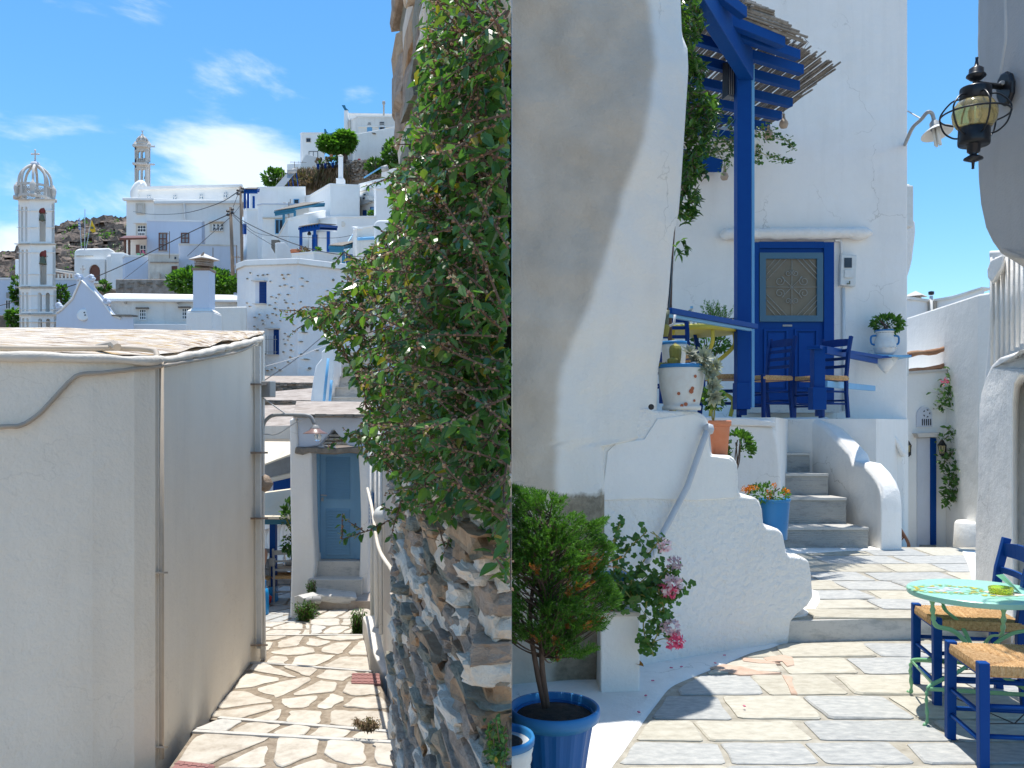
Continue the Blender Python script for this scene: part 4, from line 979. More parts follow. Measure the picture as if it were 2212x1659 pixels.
for a, b in (((1405, 1150), (1437, 1179)), ((1425, 1180), (1410, 1148)), ((1425, 1250), (1457, 1217)), ((1425, 1290), (1448, 1275)), ((1410, 1365), (1448, 1357)), ((1410, 1388), (1455, 1384)), ((1425, 1290), (1480, 1270))):
    obj('flower_stalk', MB().tube(bez([P(a[0], a[1], 4.8), P((a[0]+b[0])/2, (a[1]+b[1])/2-6, 4.79), P(b[0], b[1], 4.78)], 4), .003, 5), M['cactus'], ge)
o = scatter('fallen_leaf', LEAF, [(P(1391, 1440, 4.95), frame(Vector((-.5, .3, .2)), Vector((.2, -.5, 1))), .09)], M['dryleaf'], None, 1); 
for ob in [o_ for o_ in col.objects if o_.name.startswith('leaf') and o_.parent is None]: ob.name = 'fallen_leaf'; tag(ob, 'curled orange-brown fallen leaf at the pedestal foot', 'leaf')
random.seed(3)
pm = MB()
for x, y in ((1472, 1440), (1608, 1525), (1395, 1502), (1545, 1432), (1380, 1538), (1565, 1415), (1410, 1470), (1450, 1442)):
    d = gd(y, .03); pm.box(P(x, y, d), (.018, .012, .004), R(0, 3))
o = obj('fallen_petals', pm, M['hotpink'], kind='stuff'); tag(o, 'tiny pink petals scattered on the whitewashed kerb', 'petals')
# ================================================================== POTS ON THE STAIR WALL
def pz(x0, x1, yt, yb, d): q = d/S; return P((x0+x1)/2, yb, d), (x1-x0)/2*q, (yb-yt)*q
c, r, h = pz(1421, 1523, 788, 886, 5.78)
p1 = pot('white_clay_pot', 'big chipped white clay pot with a blue rim holding cacti, top of stair wall', c,
    [(r*.80, 0), (r*.82, .02), (r*.80, .03), (r*.74, .035), (r*.78, h*.2), (r*.90, h*.5), (r*.955, h*.72), (r*.975, h*.9), (r*.985, h*.93), (r*.9, h*.93)], M['potwhite'], M['blue_rim'],
    [(r*.97, h*.915), (r*1.01, h*.92), (r*1.01, h*.985), (r*.98, h), (r*.93, h*.99), (r*.92, h*.9)], (r*.93, h*.93))
for k, (a, z_, s) in enumerate(((-1.15, .72, .012), (-1.3, .40, .018), (-1.9, .35, .012), (-1.25, .46, .014), (-1.55, .12, .014), (-1.05, .2, .01), (-1.75, .09, .012))):
    rr = r*interp(z_, [(0, .8), (.2, .79), (.5, .9), (.72, .955), (1, .98)])+.001
    obj('paint_chip', MB().lathe(c+Vector((math.cos(a)*rr, math.sin(a)*rr, z_*h)), [(s, -.002), (s*.8, .003)], 7, Matrix.Rotation(a-math.pi/2, 3, 'Z') @ Matrix.Rotation(math.radians(90), 3, 'X')), M['rustspot'], p1)
def cactus(t, x, y0, y1, d, r):
    a, b = P(x, y0, d), P(x+R(-1, 2), y1, d); m = MB(); n = 18; vs = []; k = 9
    for i in range(k):
        f = i/(k-1); c_ = a.lerp(b, f); rr = r*(.75+.35*math.sin(f*2.2)) if f < .85 else r*math.sqrt(max(.02, 1-((f-.8)/.2)**2))
        for j in range(n): an = 2*math.pi*j/n; q = rr*(1+.13*(j % 2)); vs.append(c_+Vector((q*math.cos(an), q*math.sin(an), 0)))
    fs = [(i*n+j, i*n+(j+1) % n, (i+1)*n+(j+1) % n, (i+1)*n+j) for i in range(k-1) for j in range(n)]+[tuple((k-1)*n+j for j in range(n))]
    obj('stem', m.add(vs, fs), M['cactus'], t)
    sp = []
    for i in range(500):
        v = random.choice(vs); sp.append((v, frame((v-a.lerp(b, .5))*Vector((1, 1, .2))+rdir()*.02) @ Matrix(((.06, 0, 0), (0, 1, 0), (0, 0, 1))), .012))
    scatter('spines', NEEDLE, sp, M['drybrush'], t)
t = thing('cactus', 'stubby yellow-spined column cactus in the chipped white pot', 'cactus', P(1459, 790, 5.8)); cactus(t, 1459, 790, 742, 5.8, .035); cactus(t, 1452, 793, 772, 5.75, .03); cactus(t, 1426, 792, 783, 5.75, .02); cactus(t, 1438, 792, 783, 5.75, .02)
t = thing('spiny_cactus', 'small column cactus leaning on the house edge above the white pot', 'cactus', P(1437, 727, 5.9)); cactus(t, 1437, 727, 700, 5.9, .022)
def rosette(t, c, r, ax):
    ax = ax.normalized(); a = ax.orthogonal().normalized(); b = ax.cross(a); ll = []
    for ring, (n, l, up) in enumerate(((8, 1, .25), (8, .75, .6), (6, .5, 1.1), (4, .3, 2))):
        for j in range(n):
            an = 2*math.pi*(j+ring*.5)/n; d = (a*math.cos(an)+b*math.sin(an)+ax*up).normalized(); ll.append((c+ax*.004*ring, frame(d, ax), r*l))
    scatter('rosette', leaf_tpl(.48, .06, -.1), ll, M['succ'], t)
    col.objects[-1]
su = thing('succulent', 'grey-green echeveria rosettes trailing over the rim of the chipped white pot', 'succulent', P(1510, 780, 5.7))
for x, y, r, ax in ((1489, 762, .07, (.1, -.8, .8)), (1520, 772, .09, (.5, -1, .5)), (1545, 790, .07, (.8, -.8, .3)), (1532, 806, .085, (.4, -1, .1)), (1538, 835, .085, (.5, -1, -.2)), (1519, 790, .07, (.1, -1, .3)), (1542, 858, .075, (.3, -1, -.6)), (1500, 778, .06, (0, -.7, .8))):
    rosette(su, P(x, y, 5.68), r, Vector(ax))
obj('stem', MB().tube(bez([P(1505, 785, 5.75), P(1530, 790, 5.7), P(1540, 830, 5.68), P(1536, 850, 5.68)], 5), .008, 5), M['bark'], su)
for ob in [o_ for o_ in su.children if o_.name.startswith('rosette')]:
    if 'kind' in ob: del ob['kind']
c, r, h = pz(1530, 1579, 908, 984, 6.1)
pot('terracotta_pot', 'tall terracotta pot standing on the second step of the stair wall', c, [(r*.62, -.05), (r*.88, h*.82), (r*.9, h*.84), (r*.8, h*.86)], M['terracotta'], M['terracotta'], [(r*.9, h*.84), (r*1.0, h*.85), (r*1.02, h*.96), (r*.98, h), (r*.88, h*.98), (r*.86, h*.85)], (r*.87, h*.92))
def leafy(name, lab, cat, cx, cy, d, w, h, n, sz, mat, K=0, stem=True, tpl=LEAF, group=None, base=None):
    t = thing(name, lab, cat, base if base else P(cx, cy+h/2, d), group); ll = []
    q = d/S
    for i in range(n):
        v = rdir(); rr = R(.45, 1)**.6; p = P(cx, cy, d)+Vector((v.x*w/2*q*rr, v.y*w/2*q*rr*.8, v.z*h/2*q*rr))
        if noise.noise(p*(14 if d < 20 else 60)/d*3) < -.12: continue
        ll.append((p, frame((v+rdir()*.7+Vector((0, 0, .2))).normalized(), rdir()), R(.7, 1.25)*sz))
    scatter('foliage', tpl, ll, M[mat], t, K)
    if stem: 
        m = MB(); b0 = base if base else P(cx, cy+h/2, d)
        for i in range(5): m.tube(bez([b0, b0.lerp(P(cx, cy, d), .5)+rdir()*.02, P(cx+R(-.3, .3)*w, cy-R(0, .3)*h, d)], 4), .006*d/6*.7, 4, cap=False)
        obj('stems', m, M['cactus'] if mat != 'leafd' else M['bark'], t, kind='stuff')
    return t
random.seed(8)
leafy('herb_plant', 'bright green leafy plant growing from the tall terracotta pot', 'plant', 1540, 862, 6.1, 46, 52, 320, .035, 'leaf2', 40, base=P(1541, 915, 6.1))
leafy('bushy_plant', 'round dark green bushy plant behind the terracotta pot on the stair', 'plant', 1594, 968, 6.6, 70, 76, 1300, .035, 'leafd', 60, base=P(1590, 1020, 6.6))
c, r, h = pz(1641, 1706, 1077, 1142, 6.55)
pr = [(r*.8, -.08), (r*.82, 0)]+[(r*(.83+.135*i/14+(.014 if i % 2 else 0)), h*.9*i/14) for i in range(1, 14)]+[(r*.95, h*.9), (r*.97, h*.93)]
pot('blue_bucket_pot', 'ribbed blue plastic pot of orange marigolds on the third step of the stair wall', c, pr, M['blue_rim'], M['blue_rim'], [(r*.96, h*.9), (r*1.02, h*.92), (r*1.03, h), (r*.97, h), (r*.95, h*.9)], (r*.94, h*.92))
mg = leafy('marigolds', 'orange marigolds with dark green leaves in the ribbed blue pot', 'flower', 1656, 1066, 6.5, 96, 40, 420, .03, 'leafd', 40, base=P(1672, 1080, 6.5))
for x, y in ((1650, 1054), (1660, 1053), (1671, 1054), (1709, 1050), (1732, 1064), (1739, 1060), (1700, 1063), (1698, 1073), (1645, 1060), (1655, 1058)):
    bloom(mg, x-38 if x > 1690 else x-38+0, y, 6.42, .022, 'orange', 12)
# ================================================================== TERRACE, STAIRS, RETAINING WALL
DW = 11.6
terr = obj('terrace_floor', MB().prism([(P(1430, 0, 8.9).x, 8.9), (P(1677, 0, 8.9).x, 8.9), (P(1700, 0, 11.1).x, 11.05), (P(1900, 0, 10.4).x, 10.5), (P(1962, 0, DW).x, DW), (P(1400, 0, DW).x, DW)], -.5, 1.69), M['white'], kind='structure')
rt = thing('retaining_wall', 'curved whitewashed terrace wall with a flat lip behind the marigold pot', 'wall', P(1600, 1190, 8.85))
front_solid('wall', flat(8.8), [(1430, 916), (1560, 912), (1675, 922), (1683, 960), (1689, 1010), (1690, 1210), (1430, 1210)], .5, M['white'], rt, .05)
front_solid('lip', flat(8.77), [(1430, 903), (1540, 900), (1620, 903), (1674, 911), (1677, 922), (1430, 914)], .5, M['white'], rt, .015)
stn = thing('marble_stairs', 'steep flight of grey tooled marble steps up to the blue door terrace', 'stairs', P(1790, 1187, 9.7))
SD = [(9.7, 1139, 1190, 1877, .20), (10.05, 1075, 1131, 1829, .5), (10.4, 1023, 1072, 1790, .75), (10.75, 978, 1020, 1750, 1.0), (11.1, 934, 975, 1706, 1.3)]
for i, (d, yt, yb, xr, zb) in enumerate(SD):
    zt_ = P(0, yt, d).z; zlow = P(0, yb+4, d).z
    xl = P(1676, 0, d).x-.3; x1 = P(xr, 0, d).x
    dn = SD[i+1][0] if i < 4 else 11.4
    xn = P(SD[i+1][3] if i < 4 else 1700, 0, dn).x
    obj('step', MB().prism([(xl, d+.02), (x1, d+.02), (xn+.02, dn+.03), (xl, dn+.03)], zlow-.3, zt_-.035), M['marble_dark'], stn)
    obj('tread', MB().prism([(xl, d), (x1, d), (xn+.02, dn+.02), (xl, dn+.02)], zt_-.033, zt_), M['marble'], stn, bevel=.004)
# right parapet of the stair, rounded and curling
pp = thing('stair_parapet', 'curling whitewashed parapet on the right of the marble steps', 'wall', P(1905, 1185, 9.6))
prof = [(1672, 903, 11.45), (1754, 901, 10.9), (1778, 918, 10.72), (1808, 948, 10.5), (1833, 975, 10.3), (1840, 996, 10.2), (1866, 1001, 10.0), (1882, 1018, 9.85), (1893, 1036, 9.75), (1899, 1054, 9.66), (1902, 1075, 9.62), (1903, 1100, 9.60)]
vs = []; bt_ = []
n = len(prof)
for x, y, d in prof:
    a = P(x, y, d); vs += [a+Vector((0, 0, -.05)), a+Vector((.04, 0, 0)), a+Vector((.22, .04, .0)), a+Vector((.27, .06, -.05)), Vector((a.x+.27, a.y+.06, -.2)), Vector((a.x, a.y, -.2))]
fs = [(6*i+k, 6*i+6+k, 6*i+6+(k+1) % 6, 6*i+(k+1) % 6) for i in range(n-1) for k in range(6)]+[tuple(range(6)), tuple(6*(n-1)+5-k for k in range(6))]
a = P(1900, 1060, 9.68)
obj('wall', MB().add(vs, fs), M['white'], pp, bevel=.03, seg=3)
fc = MB(); b = P(1899, 1056, 9.66); fc.prism([(b.x, 9.55), (b.x+.2, 9.5), (b.x+.33, 9.62), (b.x+.33, 9.9), (b.x, 9.8)], -.2, [b.z-.05, b.z-.05, b.z-.1, b.z, b.z])
# low house base wall right of the parapet
# ================================================================== BIG HOUSE WITH THE BLUE DOOR
WF = flat(DW)
bh = thing('blue_door_house', 'tall plain white house wall with the cobalt blue double door behind the terrace', 'house', P(1800, 880, DW))
obj('wall', MB().prism([(P(1380, 0, DW).x, DW), (P(1961, 0, DW).x, DW), (P(1961, 0, DW).x+.6, DW+5), (P(1380, 0, DW).x, DW+5)], -4, 8.8), M['white'], bh, bevel=.03, seg=3)
# curved lower buttress of the house right of the stairs
front_solid('buttress', flat(11.2), [(1846, 905), (1880, 908), (1905, 925), (1935, 955), (1952, 985), (1957, 1020), (1955, 1250), (1846, 1250)], .45, M['white'], bh, .04)
obj('vault_rib', MB().tube(bez([P(1878, 914, 11.15), P(1900, 922, 11.15), P(1930, 945, 11.15), P(1953, 985, 11.15)], 6), .035, 8), M['white'], bh, smooth=True)
lt = bez([WF.p(1553, 509, .08), WF.p(1600, 508, .09), WF.p(1700, 508, .1), WF.p(1800, 507, .1), WF.p(1878, 506, .08)], 10)
for p in lt: p.z += .01*noise.noise(p*7)
lr = [.078+.02*noise.noise(p*9) for p in lt]; lr[0] = .03; lr[-1] = .03; lr[1] = .06; lr[-2] = .06
obj('lintel', MB().tube(lt, lr, 10), M['white_rough'], bh, smooth=True)
dr_ = obj('door', MB().fbox(WF, 1634, 528, 1790, 872, .0, .03), M['blue'], bh)
obj('door_frame', MB().fbox(WF, 1616, 525, 1637, 876, .0, .06), M['blue'], bh); obj('door_frame', MB().fbox(WF, 1776, 525, 1798, 876, .0, .07), M['blue'], bh, bevel=.005)
obj('door_frame', MB().fbox(WF, 1637, 524, 1776, 538, .0, .065), M['blue'], bh); obj('threshold', MB().fbox(WF, 1610, 875, 1800, 892, .0, .22), M['marble'], bh)
def ringb(F, x0, y0, x1, y1, w, o0, o1):
    m = MB(); m.fbox(F, x0, y0, x1, y0+w, o0, o1); m.fbox(F, x0, y1-w, x1, y1, o0, o1); m.fbox(F, x0, y0+w, x0+w, y1-w, o0, o1); m.fbox(F, x1-w, y0+w, x1, y1-w, o0, o1); return m
obj('pane_frame', ringb(WF, 1638, 548, 1774, 696, 13, .03, .075), M['doorframe'], dr_)
obj('pane', MB().fbox(WF, 1650, 560, 1762, 684, .03, .04), M['doorglass'], dr_)
gr = MB(); cx, cy = 1707, 622
def gl_(pts, r=.0045): gr.tube([WF.p(x, y, .07) for x, y in pts], r, 5)
gl_([(cx, 562), (cx, 682)]); gl_([(1653, cy), (1761, cy)])
for k in range(4):
    sx, sy = ((1, 1), (1, -1), (-1, 1), (-1, -1))[k]
    for a in (50, 38, 26): gl_([(cx+sx*54, cy+sy*(60-a+6)), (cx+sx*(60-a+2), cy+sy*60)])
    gl_([(cx, cy), (cx+sx*22, cy+sy*22)])
    for (ox, oy, rr) in ((26, 13, 11), (8, 30, 7)):
        gl_([(cx+sx*(ox+rr*(1-a/26)*math.cos(a*.45+2)), cy+sy*(oy+rr*(1-a/26)*math.sin(a*.45+2))) for a in range(20)])
obj('scroll_grille', gr, M['grille'], dr_, smooth=True)
obj('letter_slot', MB().fbox(WF, 1689, 702, 1709, 706, .03, .045), M['grey_metal'], dr_)
for x0, x1 in ((1648, 1700), (1714, 1764)):
    obj('door_panel', ringb(WF, x0, 712, x1, 846, 4, .03, .055), M['blue'], dr_); obj('door_panel', MB().fbox(WF, x0+9, 720, x1-9, 838, .03, .045), M['blue'], dr_, bevel=.004)
mt_ = thing('electricity_meter', 'white electricity meter box with a dark window right of the blue door', 'meter', WF.p(1829, 622, .1))
m = MB(); m.plate(WF, [(1812, 552), (1846, 554), (1843, 621), (1810, 618)], 0, .09); obj('case', m, M['potwhite'], mt_, bevel=.012)
obj('window', MB().fbox(WF, 1818, 560, 1834, 581, .09, .1), M['pane'], mt_); obj('flap', MB().fbox(WF, 1818, 586, 1836, 603, .09, .11), M['potwhite'], mt_, bevel=.005)
obj('hook', MB().tube([WF.p(1828, 610, .12), WF.p(1828, 616, .12), WF.p(1822, 616, .12)], .01, 5), M['bronze'], mt_)
m = MB(); m.tube(bez([WF.p(1800, 521, .04), WF.p(1812, 521, .04), WF.p(1815, 528, .04), WF.p(1815, 552, .04)], 4), .02, 8); m.tube([WF.p(1820, 622, .03), WF.p(1822, 888, .03)], .025, 8); obj('meter_conduit', m, M['pipew'], bh, smooth=True)
# corbel shelf with vase
sh = thing('corner_shelf', 'blue shelf on a white cone-shaped corbel at the house corner', 'shelf', P(1920, 770, 11.3))
obj('board', MB().plate(flat(11.25), [(1868, 766), (1961, 769), (1961, 773), (1868, 770)], -.35, .1), M['blue_light'], sh)
obj('corbel', MB().lathe(P(1913, 772, 11.35), [(0, -.225), (.05, -.18), (.17, 0)], 16), M['white'], sh, smooth=True)
c, r, h = pz(1888, 1935, 714, 768, 11.3)
vz = pot('blue_white_vase', 'blue and white two-handled clay vase on the corner shelf', c, [(r*.55, 0), (r*.9, h*.12), (r*.98, h*.3), (r*.96, h*.5), (r*.85, h*.62), (r*.72, h*.8), (r*.8, h*.95), (r*.85, h), (r*.7, h)], M['potwhite'], M['blue_rim'], [(r*.83, h*.96), (r*.9, h*.99), (r*.86, h*1.02), (r*.78, h*.99)], (r*.78, h*.95), cat='vase')
for s in (-1, 1): obj('handle', MB().tube(bez([c+Vector((s*r*.8, 0, h*.8)), c+Vector((s*r*1.25, 0, h*.75)), c+Vector((s*r*1.25, 0, h*.5)), c+Vector((s*r*.95, 0, h*.42))], 5), .014, 6), M['blue_rim'], vz, smooth=True)
obj('wave_band', MB().tube([c+Vector((math.cos(a*.13)*r*1.0, math.sin(a*.13)*r*1.0, h*(.3+.03*math.sin(a*1.6)))) for a in range(49)], .008, 5), M['potwhite'], vz)
leafy('basil_plant', 'compact dark green basil plant in the two-handled vase', 'plant', 1917, 700, 11.3, 66, 36, 600, .06, 'leafd', 60, base=P(1912, 716, 11.3))
# ================================================================== PERGOLA
random.seed(15)
pg = thing('terrace_pergola', 'blue timber pergola roofed with dry canes over the terrace', 'pergola', P(1612, 895, 9))
dP = 9.0; PFc = flat(dP)
def bx(F, x0, y0, x1, y1, dep, name, mat, par, bev=.006): m = MB(); m.fbox(F, x0, y0, x1, y1, -dep, 0); return obj(name, m, mat, par, bevel=bev)
bx(PFc, 1593, 118, 1623, 880, .15, 'post', M['blue'], pg)
bx(Face((0, 8.98), (2000, 8.98)), 1592, 826, 1622, 884, .18, 'post_shoe', M['blue'], pg)
bx(flat(9.02), 1597, 884, 1614, 897, .1, 'post_foot', M['blue_dark'], pg)
bx(Face((0, 9.05), (2000, 9.05)), 1623.5, 140, 1630, 880, .05, 'post_edge_strip', M['blue_light'], pg, .002)
def cz(x, y, z): d = S*(z-EYE)/(HY-y); return P(x, y, d)
ZR = 5.62
raf = [((1480, -70), (1606, 26)), ((1480, 5), (1690, 90)), ((1560, 60), (1723, 118)), ((1470, 72), (1731, 150)), ((1470, 118), (1723, 184)), ((1468, 165), (1708, 221)), ((1466, 205), (1685, 249)), ((1466, 240), (1660, 272)), ((1466, 275), (1640, 300))]
for a, b in raf:
    A = cz(*a, ZR); B = cz(*b, ZR); e = (B-A).normalized(); s = Vector((-e.y, e.x, 0))*.04; u = Vector((0, 0, .065))
    m = MB(); m.hexa([A-s-u, B-s-u, B-s+u*.6, A-s+u*.6, A+s-u, B+s-u, B+s+u*.6, A+s+u*.6]); obj('rafter', m, M['blue'], pg, bevel=.006)
# main beam from post towards the viewer's left, and the wall plate
A = cz(1490, -60, 5.52); B = P(1614, 122, 9.05); B.z = 5.5; e = (B-A); s = Vector((-e.y, e.x, 0)).normalized()*.07; u = Vector((0, 0, .16))
m = MB(); m.hexa([A-s-u, B-s-u, B-s+u, A-s+u, A+s-u, B+s-u, B+s+u, A+s+u]); obj('main_beam', m, M['blue'], pg, bevel=.008)
m = MB(); m.hexa([P(1466, 372, 11.2), P(1558, 372, 11.2), P(1562, 345, 11.2), P(1466, 318, 11.2), P(1466, 372, 11.5), P(1558, 372, 11.5), P(1562, 345, 11.5), P(1466, 318, 11.5)]); obj('wall_plate', m, M['blue'], pg)
m = MB(); A, B = P(1502, 352, 10.2), P(1592, 252, 9.1); s = Vector((0, .04, 0)); u = Vector((.03, 0, .035)); m.hexa([A-s-u, B-s-u, B-s+u, A-s+u, A+s-u, B+s-u, B+s+u, A+s+u]); obj('brace', m, M['blue_light'], pg)
# canes
A0 = cz(1500, -60, 5.76); A1 = cz(1816, 140, 5.76); dirr = (cz(1648, 258, 5.76)-A1); dirr.normalize()
def cane(p, q, r, name='cane'):
    k = 7; pts = []
    for i in range(k): pts.append(p.lerp(q, i/(k-1))+Vector((0, 0, .012*noise.noise((p+q)*3+Vector((i, 0, 0))))))
    m = MB(); rr = []; pp_ = []
    for i in range(k-1):
        pp_ += [pts[i], pts[i].lerp(pts[i+1], .94), pts[i].lerp(pts[i+1], .97)]; rr += [r, r, r*1.25]
    m.tube(pp_+[pts[-1]], rr+[r], 6); return obj(name, m, M['reed'], pg, smooth=True)
NC = 92
jag = [0]*NC
for i in range(NC):
    f = i/(NC-1); p = A0.lerp(A1, f); p += dirr*R(-.05, .16)
    if f > .9: p = p-dirr*0
    p.z += R(-.01, .012)
    wallY = DW-.02; L = (wallY-p.y)/dirr.y
    L = min(L, 4)
    if i > NC-9: pass
    q = p+(dirr+Vector((R(-.015, .015), 0, 0)))*L
    cane(p, q, R(.010, .0155))
# shorter canes on the right edge
for i in range(9):
    s = (1765-i*14, 180+i*13); p = cz(s[0]+R(-8, 8), s[1], 5.79); cane(p, p+dirr*R(.8, 1.6), R(.011, .015))
# canes lying along the front edge
for i in range(15):
    f = i/15; a = cz(1480-i*2, -45+i*3-8, 5.84-.012*i); b = cz(1640+i*8+R(-12, 8), 8+i*6.0, 5.84-.012*i); cane(a, b, R(.012, .016))
for i in range(8): 
    x = 1560+i*26; y = 12+i*12; m = MB(); c_ = cz(x, y, 5.85); m.tube([c_+Vector((math.cos(a)*.02, math.sin(a)*.02, a*.02-.1)) for a in range(10)], .003, 3); obj('wire_tie', m, M['cable'], pg)
# speaker
sp = thing('loudspeaker', 'black ribbed outdoor loudspeaker hung beside the pergola post', 'loudspeaker', P(1576, 216, 9.3))
m = MB(); m.hexa([P(1560, 215, 9.15), P(1573, 205, 9.05), P(1576, 134, 9.05), P(1561, 136, 9.15), P(1562, 216, 9.5), P(1593, 214, 9.5), P(1593, 134, 9.5), P(1563, 136, 9.5)]); obj('case', m, M['black'], sp)
for i in range(9): x = 1574+i*2; obj('grille_bar', MB().tube([P(x, 136, 9.06+i*.01), P(x, 204, 9.06+i*.01)], .004, 4), M['grey_metal'] if i % 2 else M['black'], sp)
# gourds
def gourd(x, y, r, d, ys, lab):
    t = thing('hanging_gourd', lab, 'gourd', P(x, y, d), 'dried gourds hung under the pergola'); q = d/S; R_ = r*q
    obj('body', MB().lathe(P(x, y, d), [(0, -R_*1.0), (R_*.7, -R_*.8), (R_, -R_*.1), (R_*.85, R_*.5), (R_*.4, R_*1.1), (R_*.25, R_*1.7), (R_*.3, R_*2.1), (0, R_*2.4)], 14), M['gourd'], t, smooth=True)
    obj('string', MB().tube([P(x, y, d)+Vector((0, 0, R_*2.3)), P(x+1, ys, d)], .004, 4), M['cable'], t)
gourd(1693, 268, 10, 10.8, 232, 'bottle gourd hanging clear of the canes at the pergola corner, rightmost of three')
gourd(1660, 293, 10, 11, 268, 'bottle gourd hanging just above the ivy, middle of three')
gourd(1565, 381, 9, 10.9, 345, 'lowest bottle gourd hanging left of the tall blue post')
# hanging pot with ivy
c, r, h = pz(1582, 1640, 306, 352, 9.7)
hp = pot('hanging_pot', 'white plastic pot hanging behind the tall blue post', c, [(r*.65, 0), (r*.95, h*.85), (r, h*.87), (r*1.0, h), (r*.9, h)], M['potwhite'], None, None, (r*.9, h*.9))
for s in (-1, 1): obj('hanger', MB().tube([c+Vector((s*r*.9, 0, h)), c+Vector((0, 0, h+.7))], .004, 4), M['cable'], hp)
iv = thing('hanging_ivy', 'trailing ivy spilling both sides of the tall blue post from the hanging pot', 'ivy', c+Vector((0, 0, h)))
gl, gm = [], MB()
for px in ([(1610, 305, 9.7), (1650, 292, 9.6), (1680, 300, 9.6), (1700, 305, 9.6), (1714, 322, 9.6)], [(1620, 305, 9.7), (1645, 330, 9.6), (1670, 338, 9.6), (1700, 345, 9.6), (1712, 350, 9.6)], [(1630, 305, 9.7), (1650, 275, 9.6), (1675, 290, 9.6)], [(1600, 310, 9.6), (1570, 300, 9.55), (1545, 310, 9.5), (1560, 345, 9.5)],
           [(1595, 310, 9.6), (1580, 330, 9.5), (1570, 350, 9.5), (1565, 370, 9.5)], [(1595, 300, 9.6), (1580, 275, 9.5), (1575, 262, 9.5)], [(1600, 310, 9.6), (1560, 325, 9.5), (1540, 330, 9.5)], [(1635, 310, 9.6), (1640, 330, 9.6), (1636, 350, 9.6)], [(1590, 320, 9.5), (1570, 310, 9.5), (1548, 290, 9.5)]):
    trail(px, 9.6, 2.4, (.035, .06), .07)
obj('stems', gm, M['cactus'], iv, kind='stuff'); scatter('foliage', LOBE, gl, M['leaf3'], iv, 80)
# tree beside the house corner
random.seed(19)
tr = thing('citrus_tree', 'glossy green tree squeezed between the near house wall and the pergola', 'tree', P(1455, 900, 7.5))
TP = [(1455, -20), (1530, -20), (1515, 30), (1525, 60), (1500, 90), (1512, 130), (1530, 150), (1505, 175), (1520, 200), (1545, 215), (1560, 240), (1558, 262), (1535, 285), (1545, 320), (1520, 350), (1530, 375), (1500, 390), (1512, 430), (1505, 460), (1490, 485), (1465, 470), (1455, 400)]
ll, tm = [], MB()
for i in range(520):
    while True:
        x, y = R(1450, 1562), R(-20, 485)
        if inpoly(x, y, TP): break
    d = R(6.9, 7.7); p = P(x, y, d); dr = Vector((R(-.2, .8), R(-.7, .2), R(-.6, .5))).normalized()
    tm.tube([p-dr*.08, p], .003, 3, cap=False)
    for k in range(6): ll.append((p-dr*.015*k, frame((dr+rdir()*.9).normalized(), Vector((R(-.3, .3), R(-.6, .2), 1))), R(.05, .085)))
for x, y in ((1462, 535), (1470, 520), (1478, 530), (1466, 548), (1480, 540)):
    for k in range(4): ll.append((P(x, y, 6.6), frame(Vector((R(-.6, .9), R(-.5, .3), R(-1, .5)))), R(.06, .09)))
for px in ([(1450, 900, 7.5), (1448, 600, 7.4), (1470, 300, 7.4), (1490, 100, 7.4)], [(1455, 480, 7.4), (1480, 400, 7.3), (1500, 330, 7.2)], [(1470, 300, 7.4), (1500, 230, 7.3), (1535, 240, 7.2)]): tm.tube(bez([P(*a) for a in px], 6), .02, 6)
obj('branches', tm, M['bark'], tr, kind='stuff'); scatter('foliage', LEAF, ll, M['leaf2'], tr, 260)
# tap and hose at the house corner
tp = thing('garden_tap', 'brass garden tap with a black hose at the edge of the near house', 'tap', P(1442, 700, 6.2))
obj('hose', MB().tube(bez([P(1448, 560, 6.2), P(1447, 600, 6.2), P(1443, 650, 6.15), P(1441, 672, 6.1)], 5), .013, 7), M['black'], tp, smooth=True)
obj('tap_body', MB().tube([P(1441, 670, 6.1), P(1439, 690, 6.1), P(1437, 712, 6.1)], .02, 8), M['bronze'], tp, smooth=True)
obj('lever', MB().tube([P(1440, 707, 6.05), P(1456, 700, 6.02), P(1458, 680, 6.02)], .01, 6), M['rail_white'], tp, smooth=True)
